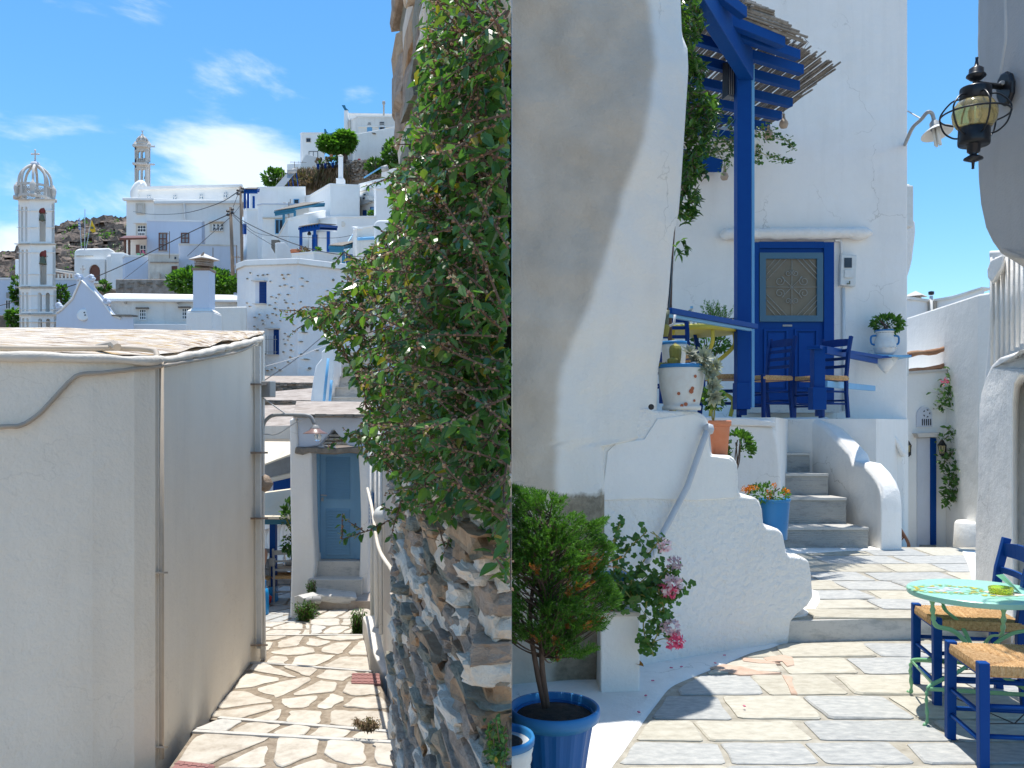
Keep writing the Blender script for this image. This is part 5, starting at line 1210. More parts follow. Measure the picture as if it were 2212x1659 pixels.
# ================================================================== CHAIRS AND TABLES
def chair(name, lab, loc, rz, wood, seatm, w=.42, dp=.40, sh=.46, bh_=.92, slats=3, group='rush-seated wooden chairs', cord=False, post=.038):
    t = thing(name, lab, 'chair', (0, 0, 0), group); hw_, hd = w/2, dp/2
    for sx in (-1, 1):
        obj('leg', MB().hexa([Vector((sx*hw_+a, -hd+b, z)) for z, (a, b) in zip([0]*4, [(-post/2, -post/2), (post/2, -post/2), (post/2, post/2), (-post/2, post/2)])]+[Vector((sx*hw_*.97+a*1.1, -hd+b*1.1, sh+.025)) for a, b in [(-post/2, -post/2), (post/2, -post/2), (post/2, post/2), (-post/2, post/2)]]), wood, t, bevel=.005)
        pth = [(sx*hw_*.95, hd+.03, 0), (sx*hw_*.95, hd, sh*.6), (sx*hw_*.95, hd, sh), (sx*hw_*.97, hd+.03, bh_*.8), (sx*hw_*.98, hd+.075, bh_)]
        m = MB(); m.tube([Vector(p) for p in pth], post*.70, 4); obj('back_post', m, wood, t, bevel=.004)
        for z, o in ((.16, 0), (.30, 0)): obj('stretcher', MB().tube([Vector((sx*hw_*.97, -hd, z)), Vector((sx*hw_*.95, hd, z))], .012, 6), wood, t, smooth=True)
        obj('seat_rail', MB().box((sx*hw_*.96, 0, sh-.03), (.022, dp, .03)), wood, t)
    for z in (.13, .26): obj('stretcher', MB().tube([Vector((-hw_, -hd, z)), Vector((hw_, -hd, z))], .012, 6), wood, t, smooth=True)
    obj('stretcher', MB().tube([Vector((-hw_, hd, .2)), Vector((hw_, hd, .2))], .012, 6), wood, t, smooth=True)
    for y in (-hd, hd): obj('seat_rail', MB().box((0, y, sh-.03), (w, .022, .03)), wood, t)
    for i in range(slats):
        z = sh+.13+(bh_-sh-.2)*i/max(1, slats-1); yy = hd+.005+.07*max(0, (z-sh)/(bh_-sh))**1.5; hh = .075 if i == slats-1 else .035
        n = 8; vs = []
        for k in range(n+1):
            f = k/n; x = -hw_*.93+2*hw_*.93*f; bow = .022*math.sin(f*math.pi); tp_ = hh/2*(1+(.35*math.sin(f*math.pi) if i == slats-1 else 0))
            vs += [(x, yy+bow-.009, z-hh/2), (x, yy+bow-.009, z+tp_), (x, yy+bow+.009, z+tp_), (x, yy+bow+.009, z-hh/2)]
        fs = [(4*k+j, 4*k+4+j, 4*k+4+(j+1) % 4, 4*k+(j+1) % 4) for k in range(n) for j in range(4)]+[(0, 1, 2, 3), (4*n+3, 4*n+2, 4*n+1, 4*n)]
        obj('slat', MB().add(vs, fs), wood, t)
    # rush seat: four woven triangles dipping to the middle, strand by strand relief
    n = 44; e = .018; vs = []; W2, D2 = hw_+.012, hd+.012
    def sz(x, y):
        u, v = abs(x)/W2, abs(y)/D2; m_ = max(u, v); diag = abs(u-v)
        z = sh+.012-.022*(1-m_)-.010*math.exp(-(diag/.06)**2)*(m_ > .1)
        s = (x if v > u else y); z += .0028*math.sin(s*2*math.pi/.0125)+.0015*noise.noise(Vector((x*40, y*40, 0)))
        return z
    n = 90
    for j in range(n+1):
        for i in range(n+1):
            x = -W2+2*W2*i/n; y = -D2+2*D2*j/n; vs.append((x, y, sz(x, y)))
    fs = [(j*(n+1)+i, j*(n+1)+i+1, (j+1)*(n+1)+i+1, (j+1)*(n+1)+i) for j in range(n) for i in range(n)]
    b = len(vs); ring = [(i, 0) for i in range(n)]+[(n, i) for i in range(n)]+[(n-i, n) for i in range(n)]+[(0, n-i) for i in range(n)]
    for lvl, (gz, gs) in enumerate(((-.012, 1.025), (-.03, 1.02), (-.042, .97))):
        for (i, j) in ring:
            x = -W2+2*W2*i/n; y = -D2+2*D2*j/n; s = x if abs(y)/D2 >= abs(x)/W2 else y; rr = gs+.006*math.sin(s*2*math.pi/.0125); vs.append((x*rr, y*rr, sh+gz))
    k = len(ring)
    for a in range(k): i, j = ring[a]; i2, j2 = ring[(a+1) % k]; fs.append((j*(n+1)+i, b+a, b+(a+1) % k, j2*(n+1)+i2))
    for l in range(2): fs += [(b+l*k+a, b+(l+1)*k+a, b+(l+1)*k+(a+1) % k, b+l*k+(a+1) % k) for a in range(k)]
    fs.append(tuple(b+2*k+a for a in range(k)))
    obj('rush_seat', MB().add(vs, fs), seatm, t)
    if cord: obj('cross_cord', MB().tube([Vector((-hw_, -hd, .22)), Vector((0, 0, .16)), Vector((hw_, hd, .24))], .003, 4), M['cable'], t); obj('cross_cord', MB().tube([Vector((hw_, -hd, .22)), Vector((0, 0, .16)), Vector((-hw_, hd, .24))], .003, 4), M['cable'], t)
    t.location = Vector(loc); t.rotation_euler = (0, 0, rz)
    return t
def chair_copy(src, lab, loc, rz):
    c = copy_tree(src); c['label'] = lab; c.location = Vector(loc); c.rotation_euler = (0, 0, rz); return c
DR = math.radians
ch1 = chair('taverna_chair', 'nearest blue wooden chair with an orange rush seat, cut by the right edge', (2.43, 4.03, 0), DR(-98), M['blue'], M['straw'], w=.40, dp=.44, sh=.48, cord=True, post=.044)
chair_copy(ch1, 'blue chair with a rush seat behind the mint green round table', (2.68, 4.92, 0), DR(-100))
# terrace chairs (floor level 1.70)
TZ = 1.695
ch2 = chair('taverna_chair', 'dark blue terrace chair with its back to the wall right of the blue door', (P(1772, 0, 9.75).x, 9.75, TZ), DR(-62), M['blue_dark'], M['straw'], sh=.47, bh_=.95, slats=4)
chair_copy(ch2, 'dark blue terrace chair right behind the tall blue post in front of the door panel', (P(1655, 0, 9.7).x, 9.75, TZ), DR(-66))
chair_copy(ch2, 'dark blue terrace chair left of the tall post under the yellow table edge', (P(1560, 0, 9.4).x, 9.5, TZ), DR(75))
chair_copy(ch2, 'blue terrace chair half hidden behind the near house edge and the slanting rail', (P(1470, 0, 8.0).x, 8.25, TZ+.12), DR(8))
# yellow table
yt_ = thing('yellow_table', 'yellow painted metal table with curly legs on the terrace', 'table', P(1530, 890, 9.3))
c = P(1500, 712, 9.3); 
obj('tabletop', MB().lathe(c, [(.40, -.05), (.47, -.045), (.475, .0), (.46, .012), (0, .015)], 32), M['yellow'], yt_, smooth=True)
for dx, dy in ((.42, -.1), (.1, -.42), (-.3, -.3)):
    q = bez([c+Vector((dx, dy, -.04)), c+Vector((dx, dy, -.18)), c+Vector((dx*.75, dy*.75, -.3)), c+Vector((dx*.35, dy*.35, -.45)), c+Vector((dx*.5, dy*.5, -.65)), c+Vector((dx*.95, dy*.95, -.78)), c+Vector((dx*.9, dy*.9, -.97))], 5); obj('leg', MB().tube(q, .022, 6, sq=.5), M['yellow'], yt_, smooth=True)
def tumbler(x, y, d, h, r, lab, name='drinking_glass', mat='glass', group='glasses on the terrace table'):
    c = P(x, y, d); o = obj(name, MB().lathe(c, [(r*.8, 0), (r, h), (r*.93, h), (r*.74, .01), (0, .01)], 16), M[mat], smooth=True); tag(o, lab, 'glass', group); return o
tumbler(1566, 704, 9.15, .09, .042, 'clear tumbler on the yellow table, left one of the pair beside the tall post'); tumbler(1581, 704, 9.2, .085, .04, 'clear tumbler on the yellow table touching the tall blue post'); tumbler(1513, 704, 9.1, .12, .045, 'tall clear glass on the yellow table near the chair back')
o = obj('water_bottle', MB().lathe(P(1494, 706, 9.1), [(.03, 0), (.032, .12), (.03, .15), (.013, .19), (.013, .22), (0, .22)], 12), M['glass'], smooth=True); tag(o, 'small water bottle with a blue cap behind the slanting blue rail', 'bottle')
obj('cap', MB().lathe(P(1494, 706, 9.1), [(.016, .2), (.016, .225), (0, .226)], 10), M['blue_light'], o)
c_, r, h = pz(1517, 1545, 690, 708, 9.3); pot('white_bowl', 'white bowl on the yellow table under the small conifers', c_, [(r*.5, 0), (r, h), (r*.9, h), (r*.4, .02)], M['potwhite'], cat='bowl')
frond_bush('small_conifer', 'little bright green conifer behind the yellow table, right one by the post', 'conifer', 1562, 686, 10.8, 46, 60, 26)
frond_bush('small_conifer', 'little bright green conifer behind the yellow table, centre one', 'conifer', 1535, 676, 10.8, 44, 60, 26)
frond_bush('small_conifer', 'little bright green conifer behind the yellow table, left one by the chair back', 'conifer', 1488, 690, 10.8, 40, 40, 18)
leafy('terrace_shrub', 'dark green shrub on the terrace floor below the yellow table', 'shrub', 1530, 742, 10.8, 100, 40, 420, .06, 'leafd', 0, base=P(1530, 880, 10.8))
# railings
def bar(name, A, B, w, h, mat, par): e = (B-A).normalized(); s = Vector((-e.y, e.x, 0)).normalized()*w/2; u = Vector((0, 0, h/2)); m = MB(); m.hexa([A-s-u, B-s-u, B-s+u, A-s+u, A+s-u, B+s-u, B+s+u, A+s+u]); return obj(name, m, mat, par, bevel=.004)
rl = thing('left_railing', 'slanting blue timber rail from the near house to the tall post', 'railing', P(1600, 705, 8.8))
bar('rail', P(1436, 672, 7.3), P(1624, 706, 8.9), .14, .05, M['blue'], rl); bar('rail_edge', P(1436, 679, 7.28), P(1620, 711, 8.86), .05, .04, M['blue_light'], rl)
rr_ = thing('right_railing', 'blue timber railing with a short post right of the marble steps', 'railing', P(1772, 895, 9.3))
bx(flat(9.35), 1759, 752, 1783, 880, .14, 'post', M['blue'], rr_); bx(flat(9.32), 1756, 836, 1786, 885, .16, 'post_shoe', M['blue'], rr_); bx(flat(9.4), 1766, 884, 1778, 899, .09, 'post_foot', M['blue_dark'], rr_)
bar('rail', P(1757, 750, 9.3), P(1893, 772, 11.1), .15, .04, M['blue'], rr_); bar('rail', P(1893, 772, 11.1), P(1961, 769, 11.5), .12, .03, M['blue'], rr_); bar('rail', P(1783, 756, 9.35), P(1893, 779, 11.05), .04, .08, M['blue'], rr_)
bar('rail', P(1783, 829, 9.4), P(1887, 839, 11.2), .05, .07, M['blue_light'], rr_)
# second white pot behind the cactus pot
c, r, h = pz(1428, 1483, 738, 800, 6.25)
pot('white_clay_pot', 'white pot with a blue rim tucked behind the chipped cactus pot', c, [(r*.8, -.1), (r*.95, h*.8), (r, h*.9), (r*.9, h*.9)], M['potwhite'], M['blue_rim'], [(r*.98, h*.88), (r*1.03, h*.9), (r*1.02, h), (r*.94, h)], (r*.93, h*.9))
# ------------------------------------------------------------------ mint table
mt = thing('mint_table', 'round mint green metal table with painted sunflowers and curly green legs', 'table', (2.57, 4.6, 0))
tc_ = Vector((2.57, 4.6, P(0, 1276, 4.6).z)); TR_ = .355
obj('tabletop', MB().lathe(tc_, [(TR_-.03, -.03), (TR_-.004, -.03), (TR_, -.026), (TR_, -.002), (TR_-.006, .002), (0, .002)], 72), M['mint'], mt)
random.seed(4)
def discs(lst, mat, name, z):
    m = MB()
    for x, y, r in lst: m.lathe(tc_+Vector((x, y, z)), [(r, 0), (0, .0004)], 7)
    o = obj(name, m, M[mat], mt); o['kind'] = 'stuff'
ringp = [(-.16+.14*math.cos(a)*1.2, .02+.11*math.sin(a)) for a in [k*.21 for k in range(30)]]
discs([(x+R(-.04, .04), y+R(-.03, .03), R(.006, .014)) for x, y in ringp for _ in range(4)], 'mint_leg', 'painted_leaves', .003)
discs([(x+R(-.02, .02), y+R(-.02, .02), R(.009, .015)) for x, y in ringp for _ in range(1)]+[(R(-.05, .12), R(-.17, -.12), R(.008, .014)) for _ in range(16)], 'yellow', 'painted_sunflowers', .0045)
discs([(R(-.24, -.09), R(-.05, .08), R(.012, .02)) for _ in range(26)], 'rail_white', 'painted_sky', .0038)
for k, an in enumerate((200, 262, 325, 95)):
    a = DR(an); u = Vector((math.cos(a), math.sin(a), 0)); rim = tc_+u*(TR_-.03)
    q = bez([rim+Vector((0, 0, -.02)), rim+Vector((0, 0, -.11))-u*.005, rim+Vector((0, 0, -.17))-u*.03, tc_+u*.17+Vector((0, 0, -.21)), tc_+u*.07+Vector((0, 0, -.30)), tc_+u*.045+Vector((0, 0, -.40))], 6)
    obj('leg', MB().tube(q, [.013+.004*math.sin(i*1.9) if i < 10 else .013 for i in range(len(q))], 6, sq=.55), M['mint_leg'], mt, smooth=True)
for k, an in enumerate((205, 290, 20, 120)):
    a = DR(an); u = Vector((math.cos(a), math.sin(a), 0)); z = tc_.z
    q = bez([Vector((tc_.x, tc_.y, z-.38))+u*.03, Vector((tc_.x, tc_.y, z-.43))+u*.16, Vector((tc_.x, tc_.y, z-.47))+u*.36, Vector((tc_.x, tc_.y, z-.50))+u*.40, Vector((tc_.x, tc_.y, z-.56))+u*.405, Vector((tc_.x, tc_.y, .03))+u*.40, Vector((tc_.x, tc_.y, .008))+u*.43], 6)
    obj('foot', MB().tube(q, [.013 if i < 16 else .011+.004*math.sin(i*1.7) for i in range(len(q))], 6, sq=.55), M['mint_leg'], mt, smooth=True)
    q2 = [Vector((tc_.x, tc_.y, z-.49))+u*.39, Vector((tc_.x, tc_.y, z-.47))+Vector((math.cos(a+1.5), math.sin(a+1.5), 0))*.36]
    obj('brace', MB().tube(q2, .011, 6, sq=.5), M['mint_leg'], mt)
obj('hub', MB().lathe(tc_+Vector((0, 0, -.42)), [(.05, 0), (.055, .02), (.05, .04)], 16), M['mint_leg'], mt)
ast = P(2162, 1266, 4.5); ast.z = tc_.z+.006
t = thing('glass_ashtray', 'round yellow-green glass ashtray on the mint table', 'ashtray', ast)
obj('bowl', MB().lathe(ast, [(.052, 0), (.06, .01), (.062, .03), (.058, .034), (.052, .03), (.046, .012), (0, .010)], 28), M['ygglass'], t, smooth=True)
o = obj('paper_mat', MB().box(ast+Vector((.02, .0, -.002)), (.16, .13, .003), .1), M['old_cream']); tag(o, 'pale paper mat under the glass ashtray', 'paper')
o = obj('folded_leaflet', MB().hexa([ast+Vector(v) for v in ((.02, .02, .10), (.10, -.02, 0), (.104, -.02, 0), (.026, .02, .10), (.03, .10, .08), (.12, .06, 0), (.124, .06, 0), (.036, .10, .08))]), M['mint']); tag(o, 'pale green folded leaflet leaning behind the glass ashtray', 'leaflet')
# ================================================================== RIGHT-HAND NEAR WALLS
nr = thing('right_house', 'shaded whitewashed house with a bulging overhang on the right edge', 'house', P(2160, 1300, 6))
ov = [(2112, -60), (2110, 100), (2112, 250), (2110, 330), (2113, 400), (2117, 440), (2128, 490), (2142, 520), (2160, 545), (2185, 556), (2215, 560), (2420, 566), (2420, -60)]
OF = Chain([(2100, 5.05), (2212, 4.6), (2420, 4.1)])
def solid2(name, F, pts, dv, mat, par, bev=.04, seg=3):
    pts = densify(pts); n = len(pts); fr = [F.p(a, b) for a, b in pts]; bk_ = [p+Vector(dv) for p in fr]
    return obj(name, MB().add(fr+bk_, [tuple(range(n)), tuple(range(2*n-1, n-1, -1))]+[(i, i+n, (i+1) % n+n, (i+1) % n) for i in range(n)]), mat, par, bevel=bev, seg=seg)
solid2('overhang', OF, ov, (.55, .6, 0), plaster('shaded plaster', (.50, .49, .48), (.38, .34, .3), .4, stain=.6, lump=.25), nr, .05)  # whitewash greyed, so the overhang carries its shade in the colour
obj('cable', MB().tube(bez([OF.p(2178, -20, .02), OF.p(2180, 75, .02), OF.p(2176, 110, .02), OF.p(2168, 160, .02)], 5), .008, 5), M['cablew'], nr)
CF = Chain([(2110, 6.9), (2140, 6.5), (2212, 5.9), (2420, 5.2)])
solid2('door_surround', CF, [(2108, 1330), (2112, 1150), (2113, 1000), (2116, 880), (2120, 850), (2130, 815), (2142, 790), (2160, 772), (2190, 762), (2230, 748), (2420, 700), (2420, 800), (2240, 805), (2205, 812), (2192, 830), (2188, 870), (2187, 1000), (2190, 1340), (2185, 1400), (2120, 1400)], (.35, .5, 0), M['white'], nr, .05)
solid2('wall', Chain([(2107, 7.3), (2140, 6.95), (2212, 6.3), (2420, 5.6)]), [(2122, 850), (2132, 760), (2136, 700), (2137, 565), (2135, 540), (2420, 520), (2420, 1420), (2122, 1400)], (.5, .6, 0), M['white'], nr, .03)
for i in range(7):
    x = 2143+i*11; m = MB(); m.tube([Chain([(2107, 7.3), (2212, 6.3), (2420, 5.6)]).p(x, 556, .0), Chain([(2107, 7.3), (2212, 6.3), (2420, 5.6)]).p(x, 790-i*8, .0)], .016, 6); obj('plaster_rib', m, M['white'], nr, smooth=True)
solid2('upper_bracket', Chain([(2107, 7.1), (2212, 6.1), (2420, 5.4)]), [(2134, 600), (2133, 580), (2140, 560), (2165, 548), (2165, 575), (2150, 600), (2142, 610)], (.3, .4, 0), M['white'], nr, .02)
obj('door', MB().fbox(Face((2150, 6.95), (2420, 5.7)), 2190, 815, 2420, 1450, -.1, 0), M['blue_pot'], nr)
obj('door_hinge', MB().fbox(Face((2150, 6.95), (2420, 5.7)), 2200, 905, 2216, 918, 0, .05), M['blue_dark'], nr)
for y in (820, 860, 1000): obj('door_knob', MB().fbox(Face((2150, 6.95), (2420, 5.7)), 2206, y, 2216, y+14, 0, .04), M['blue_dark'], nr)
# step pier between (white corner at 2107..)
solid2('corner_pier', Chain([(2103, 7.6), (2130, 7.3)]), [(2106, 1310), (2108, 1120), (2112, 1060), (2122, 1000), (2132, 1000), (2132, 1320)], (.2, .3, 0), M['white'], nr, .02)
# lantern
ln = thing('wall_lantern', 'black onion-globe wall lantern with amber glass and wire cage on the right wall', 'lantern', P(2180, 190, 4.6))
dL = 4.62; q = dL/S
LC = P(2106, 240, dL); tl = Matrix.Rotation(DR(2), 3, 'Y')
def Lz(y): return (240-y)*q
obj('finial', MB().lathe(LC, [(.002, Lz(123)), (8*q*.4, Lz(124)), (2.6*q, Lz(130)), (4.5*q, Lz(142)), (9*q, Lz(145)), (14.5*q, Lz(149)), (15*q, Lz(158)), (19*q, Lz(162)), (20*q, Lz(165)), (12*q, Lz(172)), (5*q, Lz(176)), (5*q, Lz(186)), (9*q, Lz(190)), (30*q, Lz(192))], 24, tl), M['black'], ln, smooth=True)
obj('top_cap', MB().lathe(LC, [(31*q, Lz(191)), (31.5*q, Lz(193)), (31*q, Lz(216)), (29*q, Lz(219)), (27*q, Lz(218))], 28, tl), M['black'], ln, smooth=True)
obj('glass_globe', MB().lathe(LC, [(28*q, Lz(217)), (36*q, Lz(222)), (43*q, Lz(233)), (45.5*q, Lz(247)), (43*q, Lz(262)), (36*q, Lz(273)), (29*q, Lz(279)), (28.4*q, Lz(279)), (35.4*q, Lz(272.5)), (42*q, Lz(261)), (44.3*q, Lz(247)), (42*q, Lz(234)), (35*q, Lz(223)), (27.4*q, Lz(217.5))], 32, tl), M['amber'], ln, smooth=True)
obj('bulb', MB().lathe(LC, [(8*q, Lz(218)), (9*q, Lz(228)), (13*q, Lz(238)), (14*q, Lz(250)), (10*q, Lz(262)), (0, Lz(266))], 16, tl), M['glass'], ln, smooth=True)
obj('bottom_cap', MB().lathe(LC, [(29*q, Lz(276)), (31.5*q, Lz(279)), (32*q, Lz(308)), (31*q, Lz(313)), (16*q, Lz(312)), (14*q, Lz(314)), (13*q, Lz(328)), (6*q, Lz(334)), (11*q, Lz(337)), (19*q, Lz(342)), (19.5*q, Lz(344)), (8*q, Lz(349)), (3.4*q, Lz(350)), (2.6*q, Lz(362)), (3.4*q, Lz(364)), (0, Lz(366))], 24, tl), M['black'], ln, smooth=True)
R1 = 68*q
obj('cage_ring', MB().tube([LC+Vector((math.cos(a*math.pi/24)*R1, math.sin(a*math.pi/24)*R1, Lz(249))) for a in range(49)], .0055, 6, cap=False), M['black'], ln, smooth=True)
for k in range(6):
    a = DR(25+k*60); u = Vector((math.cos(a), math.sin(a), 0))
    pts = bez([LC+u*26*q+Vector((0, 0, Lz(208))), LC+u*45*q+Vector((0, 0, Lz(212))), LC+u*64*q+Vector((0, 0, Lz(232))), LC+u*68*q+Vector((0, 0, Lz(249))), LC+u*60*q+Vector((0, 0, Lz(275))), LC+u*44*q+Vector((0, 0, Lz(290))), LC+u*31*q+Vector((0, 0, Lz(294)))], 5)
    obj('cage_rib', MB().tube(pts, .005, 6), M['black'], ln, smooth=True)
obj('arm', MB().tube([LC+Vector((0, 0, Lz(181))), OF.p(2172, 188, .02)], .017, 10), M['black'], ln, smooth=True)
pl_ = [(2160, 195), (2163, 175), (2171, 160), (2182, 154), (2191, 158), (2196, 175), (2195, 200), (2188, 220), (2177, 231), (2167, 225), (2161, 212)]
obj('wall_plate', MB().plate(OF.seg(2150), pl_, 0, .03), M['black'], ln, bevel=.012); obj('screw', MB().lathe(OF.p(2179, 180, .04), [(.015, -.01), (.012, .01), (0, .012)], 10, Matrix.Rotation(DR(90), 3, 'X')), M['grey_metal'], ln)
# street lamp on the blue door house corner
sl = thing('street_lamp', 'small street lamp with a shallow white shade and compact bulb on the tall house corner', 'street lamp', P(1958, 250, 10.5))
dS_ = 10.3; q = dS_/S
obj('arm', MB().tube(bez([P(1955, 312, DW-.02), P(1960, 300, 11.2), P(1972, 275, 10.8), P(1990, 258, 10.5), P(2003, 243, dS_), P(2013, 245, dS_), P(2018, 262, dS_)], 6), .024, 8), M['grey_metal'], sl, smooth=True)
obj('stay', MB().tube([P(1961, 240, DW-.05), P(1990, 257, 10.5)], .01, 5), M['cablew'], sl)
tm_ = Matrix.Rotation(DR(-8), 3, 'Y') @ Matrix.Rotation(DR(-14), 3, 'X')
c = P(2019, 270, dS_)
obj('socket', MB().lathe(c, [(.03, .06), (.055, .03), (.06, -.02), (.075, -.05)], 14, tm_), M['grey_metal'], sl, smooth=True)
obj('lamp_shade', MB().lathe(c, [(.06, -.03), (.1, -.055), (.185, -.115), (.188, -.12), (.18, -.118), (.1, -.065), (.05, -.045)], 32, tm_), M['potwhite'], sl, smooth=True)
for k in range(4): a = k*math.pi/2; b0 = c+tm_ @ Vector((math.cos(a)*.03, math.sin(a)*.03, -.05)); obj('bulb_tube', MB().tube([b0, b0+Vector((.03, 0, -.21))], .016, 8), M['potwhite'], sl, smooth=True)
# ================================================================== HOUSES DOWN THE LANE
random.seed(40)
h2 = thing('lane_house', 'white lane house with an arched fanlight over a narrow cobalt door behind the climber', 'house', P(2010, 1190, 15))
HF = flat(15.0)
obj('wall', MB().prism([(P(1925, 0, 15).x, 15), (P(2092, 0, 15).x, 15), (P(2150, 0, 15).x, 15.4), (P(2150, 0, 15).x, 19), (P(1925, 0, 15).x, 19)], -4, [P(0, 808, 15).z, P(0, 797, 15).z, P(0, 797, 15).z, P(0, 797, 15).z, P(0, 808, 15).z]), M['white_far'], h2)
obj('coping', MB().plate(HF, [(1925, 805), (2084, 794), (2084, 799), (1925, 811)], -.3, .05), M['marble_trim'], h2)
for (xx, yy) in (((1960, 763), (2083, 741)), ((1960, 801), (2083, 776))):
    A, B = P(xx[0]-4, xx[1]+6, 15.1), P(yy[0], yy[1]+5, 15.1); pts = [A.lerp(B, i/10)+Vector((0, 0, .02*math.sin(i))) for i in range(11)]; obj('log_rail', MB().tube(pts, [.052+.01*math.sin(i*1.7) for i in range(11)], 8), M['logwood'], h2, smooth=True)
obj('pier', MB().fbox(HF, 2084, 724, 2124, 800, -.5, 0.02), M['white_far'], h2, bevel=.02); obj('pier_cap', MB().fbox(HF, 2081, 721, 2126, 725, -.5, .05), M['marble_trim'], h2)
obj('door_reveal', MB().fbox(HF, 1980, 946, 2007, 1192, 0, .03), M['white_grey'], h2); obj('door', MB().fbox(HF, 2007, 946, 2019, 1176, 0, .06), M['blue'], h2); obj('door_hood', MB().plate(HF, [(1970, 936), (2022, 934), (2019, 943), (1975, 945)], 0, .18), M['marble_trim'], h2)
obj('door_step', MB().fbox(HF, 1984, 1176, 2016, 1196, 0, .1), M['marble_dark'], h2)
def arch_pts(cx, y0, y1, w, n=10):
    r = w/2; return [(cx-r, y1)]+[(cx-r*math.cos(math.pi*i/n), y0+r*1.1-r*1.1*math.sin(math.pi*i/n)) for i in range(n+1)]+[(cx+r, y1)]
fl = obj('fanlight', MB().plate(HF, arch_pts(1995, 879, 922, 33), 0, .04), M['white_grey'], h2)
for i in range(5): obj('fanlight_slot', MB().fbox(HF, 1989+i*4.4, 905, 1991+i*4.4, 919, .04, .05), M['pane'], fl)
for i in range(5): a = i*1.257; obj('fanlight_hole', MB().plate(HF, [(1999+5*math.cos(a), 893+6*math.sin(a)), (1999+8*math.cos(a-.3), 893+9*math.sin(a-.3)), (1999+8*math.cos(a+.3), 893+9*math.sin(a+.3))], .04, .05), M['pane'], fl)
def wlamp(x, y, d, s, lab, flip=1):
    t = thing('lane_lantern', lab, 'lantern', P(x, y+18*s, d)); q = d/S*s; c = P(x, y, d-.25)
    obj('roof', MB().lathe(c, [(0, 14*q), (1.5*q, 10*q), (3*q, 9*q), (8*q, 1*q), (9*q, 0)], 6), M['black'], t); obj('glass', MB().lathe(c, [(7.5*q, 0), (4.5*q, -15*q)], 6), M['amber'], t)
    for k in range(6): a = k*math.pi/3; u = Vector((math.cos(a), math.sin(a), 0)); obj('bar', MB().tube([c+u*7.8*q, c+u*4.8*q+Vector((0, 0, -15*q))], .6*q, 4), M['black'], t)
    obj('base', MB().lathe(c, [(5*q, -15*q), (5*q, -17*q), (1.5*q, -20*q), (0, -22*q)], 8), M['black'], t)
    obj('scroll', MB().tube(bez([c+Vector((0, 0, -20*q)), c+Vector((6*q*flip, .08, -24*q)), c+Vector((14*q*flip, .15, -18*q)), c+Vector((16*q*flip, .24, -8*q))], 5), 1.4*q, 6), M['black'], t, smooth=True)
    obj('wall_plate', MB().box(c+Vector((17*q*flip, .23, -12*q)), (5*q, .03, 20*q)), M['black'], t)
wlamp(2035, 962, 15, 1.15, 'black wall lantern right of the narrow cobalt door in the lane')
wlamp(1961, 962, 15, 1.0, 'black wall lantern hidden to its bracket left of the narrow cobalt door', 1)
bg_ = thing('bougainvillea', 'scraggly climbing bougainvillea with bare twigs on the lane house', 'climber', P(2085, 1130, 14.8))
gl, gm = [], MB()
BS = [([(2085, 1135, 14.8), (2088, 1060, 14.8), (2095, 1000, 14.8), (2100, 930, 14.8)], 3), ([(2075, 1130, 14.8), (2078, 1050, 14.8), (2068, 980, 14.7), (2072, 900, 14.8), (2060, 840, 14.8), (2045, 800, 14.8)], 2.2), ([(2070, 890, 14.8), (2050, 850, 14.8), (2032, 850, 14.8)], 2), ([(2072, 900, 14.8), (2090, 870, 14.8), (2105, 850, 14.8)], 2.5), ([(2075, 960, 14.7), (2050, 985, 14.7), (2035, 1010, 14.7)], 3),
      ([(2090, 1000, 14.7), (2070, 1020, 14.6), (2050, 1045, 14.6)], 5), ([(2095, 1050, 14.7), (2060, 1060, 14.6), (2045, 1080, 14.6)], 5), ([(2100, 1030, 14.7), (2090, 1080, 14.6), (2085, 1130, 14.6)], 6), ([(2108, 1000, 14.7), (2105, 1060, 14.6), (2100, 1120, 14.6)], 6), ([(2080, 940, 14.7), (2060, 930, 14.7), (2040, 950, 14.7)], 2), ([(2085, 930, 14.7), (2108, 960, 14.7), (2108, 900, 14.7)], 4),
      ([(2075, 740, 15), (2090, 760, 14.8), (2112, 780, 14.8), (2115, 800, 14.8)], 2.5), ([(2060, 840, 14.8), (2040, 870, 14.8), (2030, 880, 14.8)], 1.5)]
for px, dn in BS: trail(px, 15, dn*1.9, (.07, .125), .17)
obj('stems', gm, M['twig'], bg_, kind='stuff'); scatter('foliage', LEAF, gl, M['leaf3'], bg_, 60)
bloom(bg_, 2040, 824, 14.7, .06, 'hotpink', 14)
pw = thing('white_planter', 'round whitewashed masonry planter at the foot of the bougainvillea', 'planter', P(2092, 1195, 14)); obj('body', MB().lathe(P(2095, 1210, 14), [(.26, -.3), (.25, .3), (.23, .62), (.2, .66), (.1, .62)], 24), M['white_far'], pw, smooth=True)
ub = thing('upper_lane_house', 'white upper house with an arched window and drainpipe at the end of the lane', 'house', P(2050, 790, 24))
UF = Face((1900, 22), (2055, 24)); UF2 = Face((2010, 24), (2140, 21.5)); uc = [(1900, 23), (2009, 24.2), (2126, 22.6)]
UC = Chain(uc)
obj('wall', MB().prism([(P(x, 0, d).x, d) for x, d in uc]+[(P(2126, 0, 22.6).x, 30), (P(1900, 0, 23).x, 30)], -4, [P(0, 646, 23).z, P(0, 650, 24.2).z, P(0, 622, 22.6).z, P(0, 622, 22.6).z, P(0, 646, 23).z]), M['white_far'], ub)
obj('coping', MB().plate(UC.f[1], [(2009, 648), (2060, 640), (2124, 620), (2124, 624), (2060, 645), (2009, 653)], -.3, .06), M['white_warm'], ub); obj('coping', MB().plate(UC.f[0], [(1960, 641), (2009, 648), (2009, 653), (1960, 647)], -.3, .06), M['white_warm'], ub)
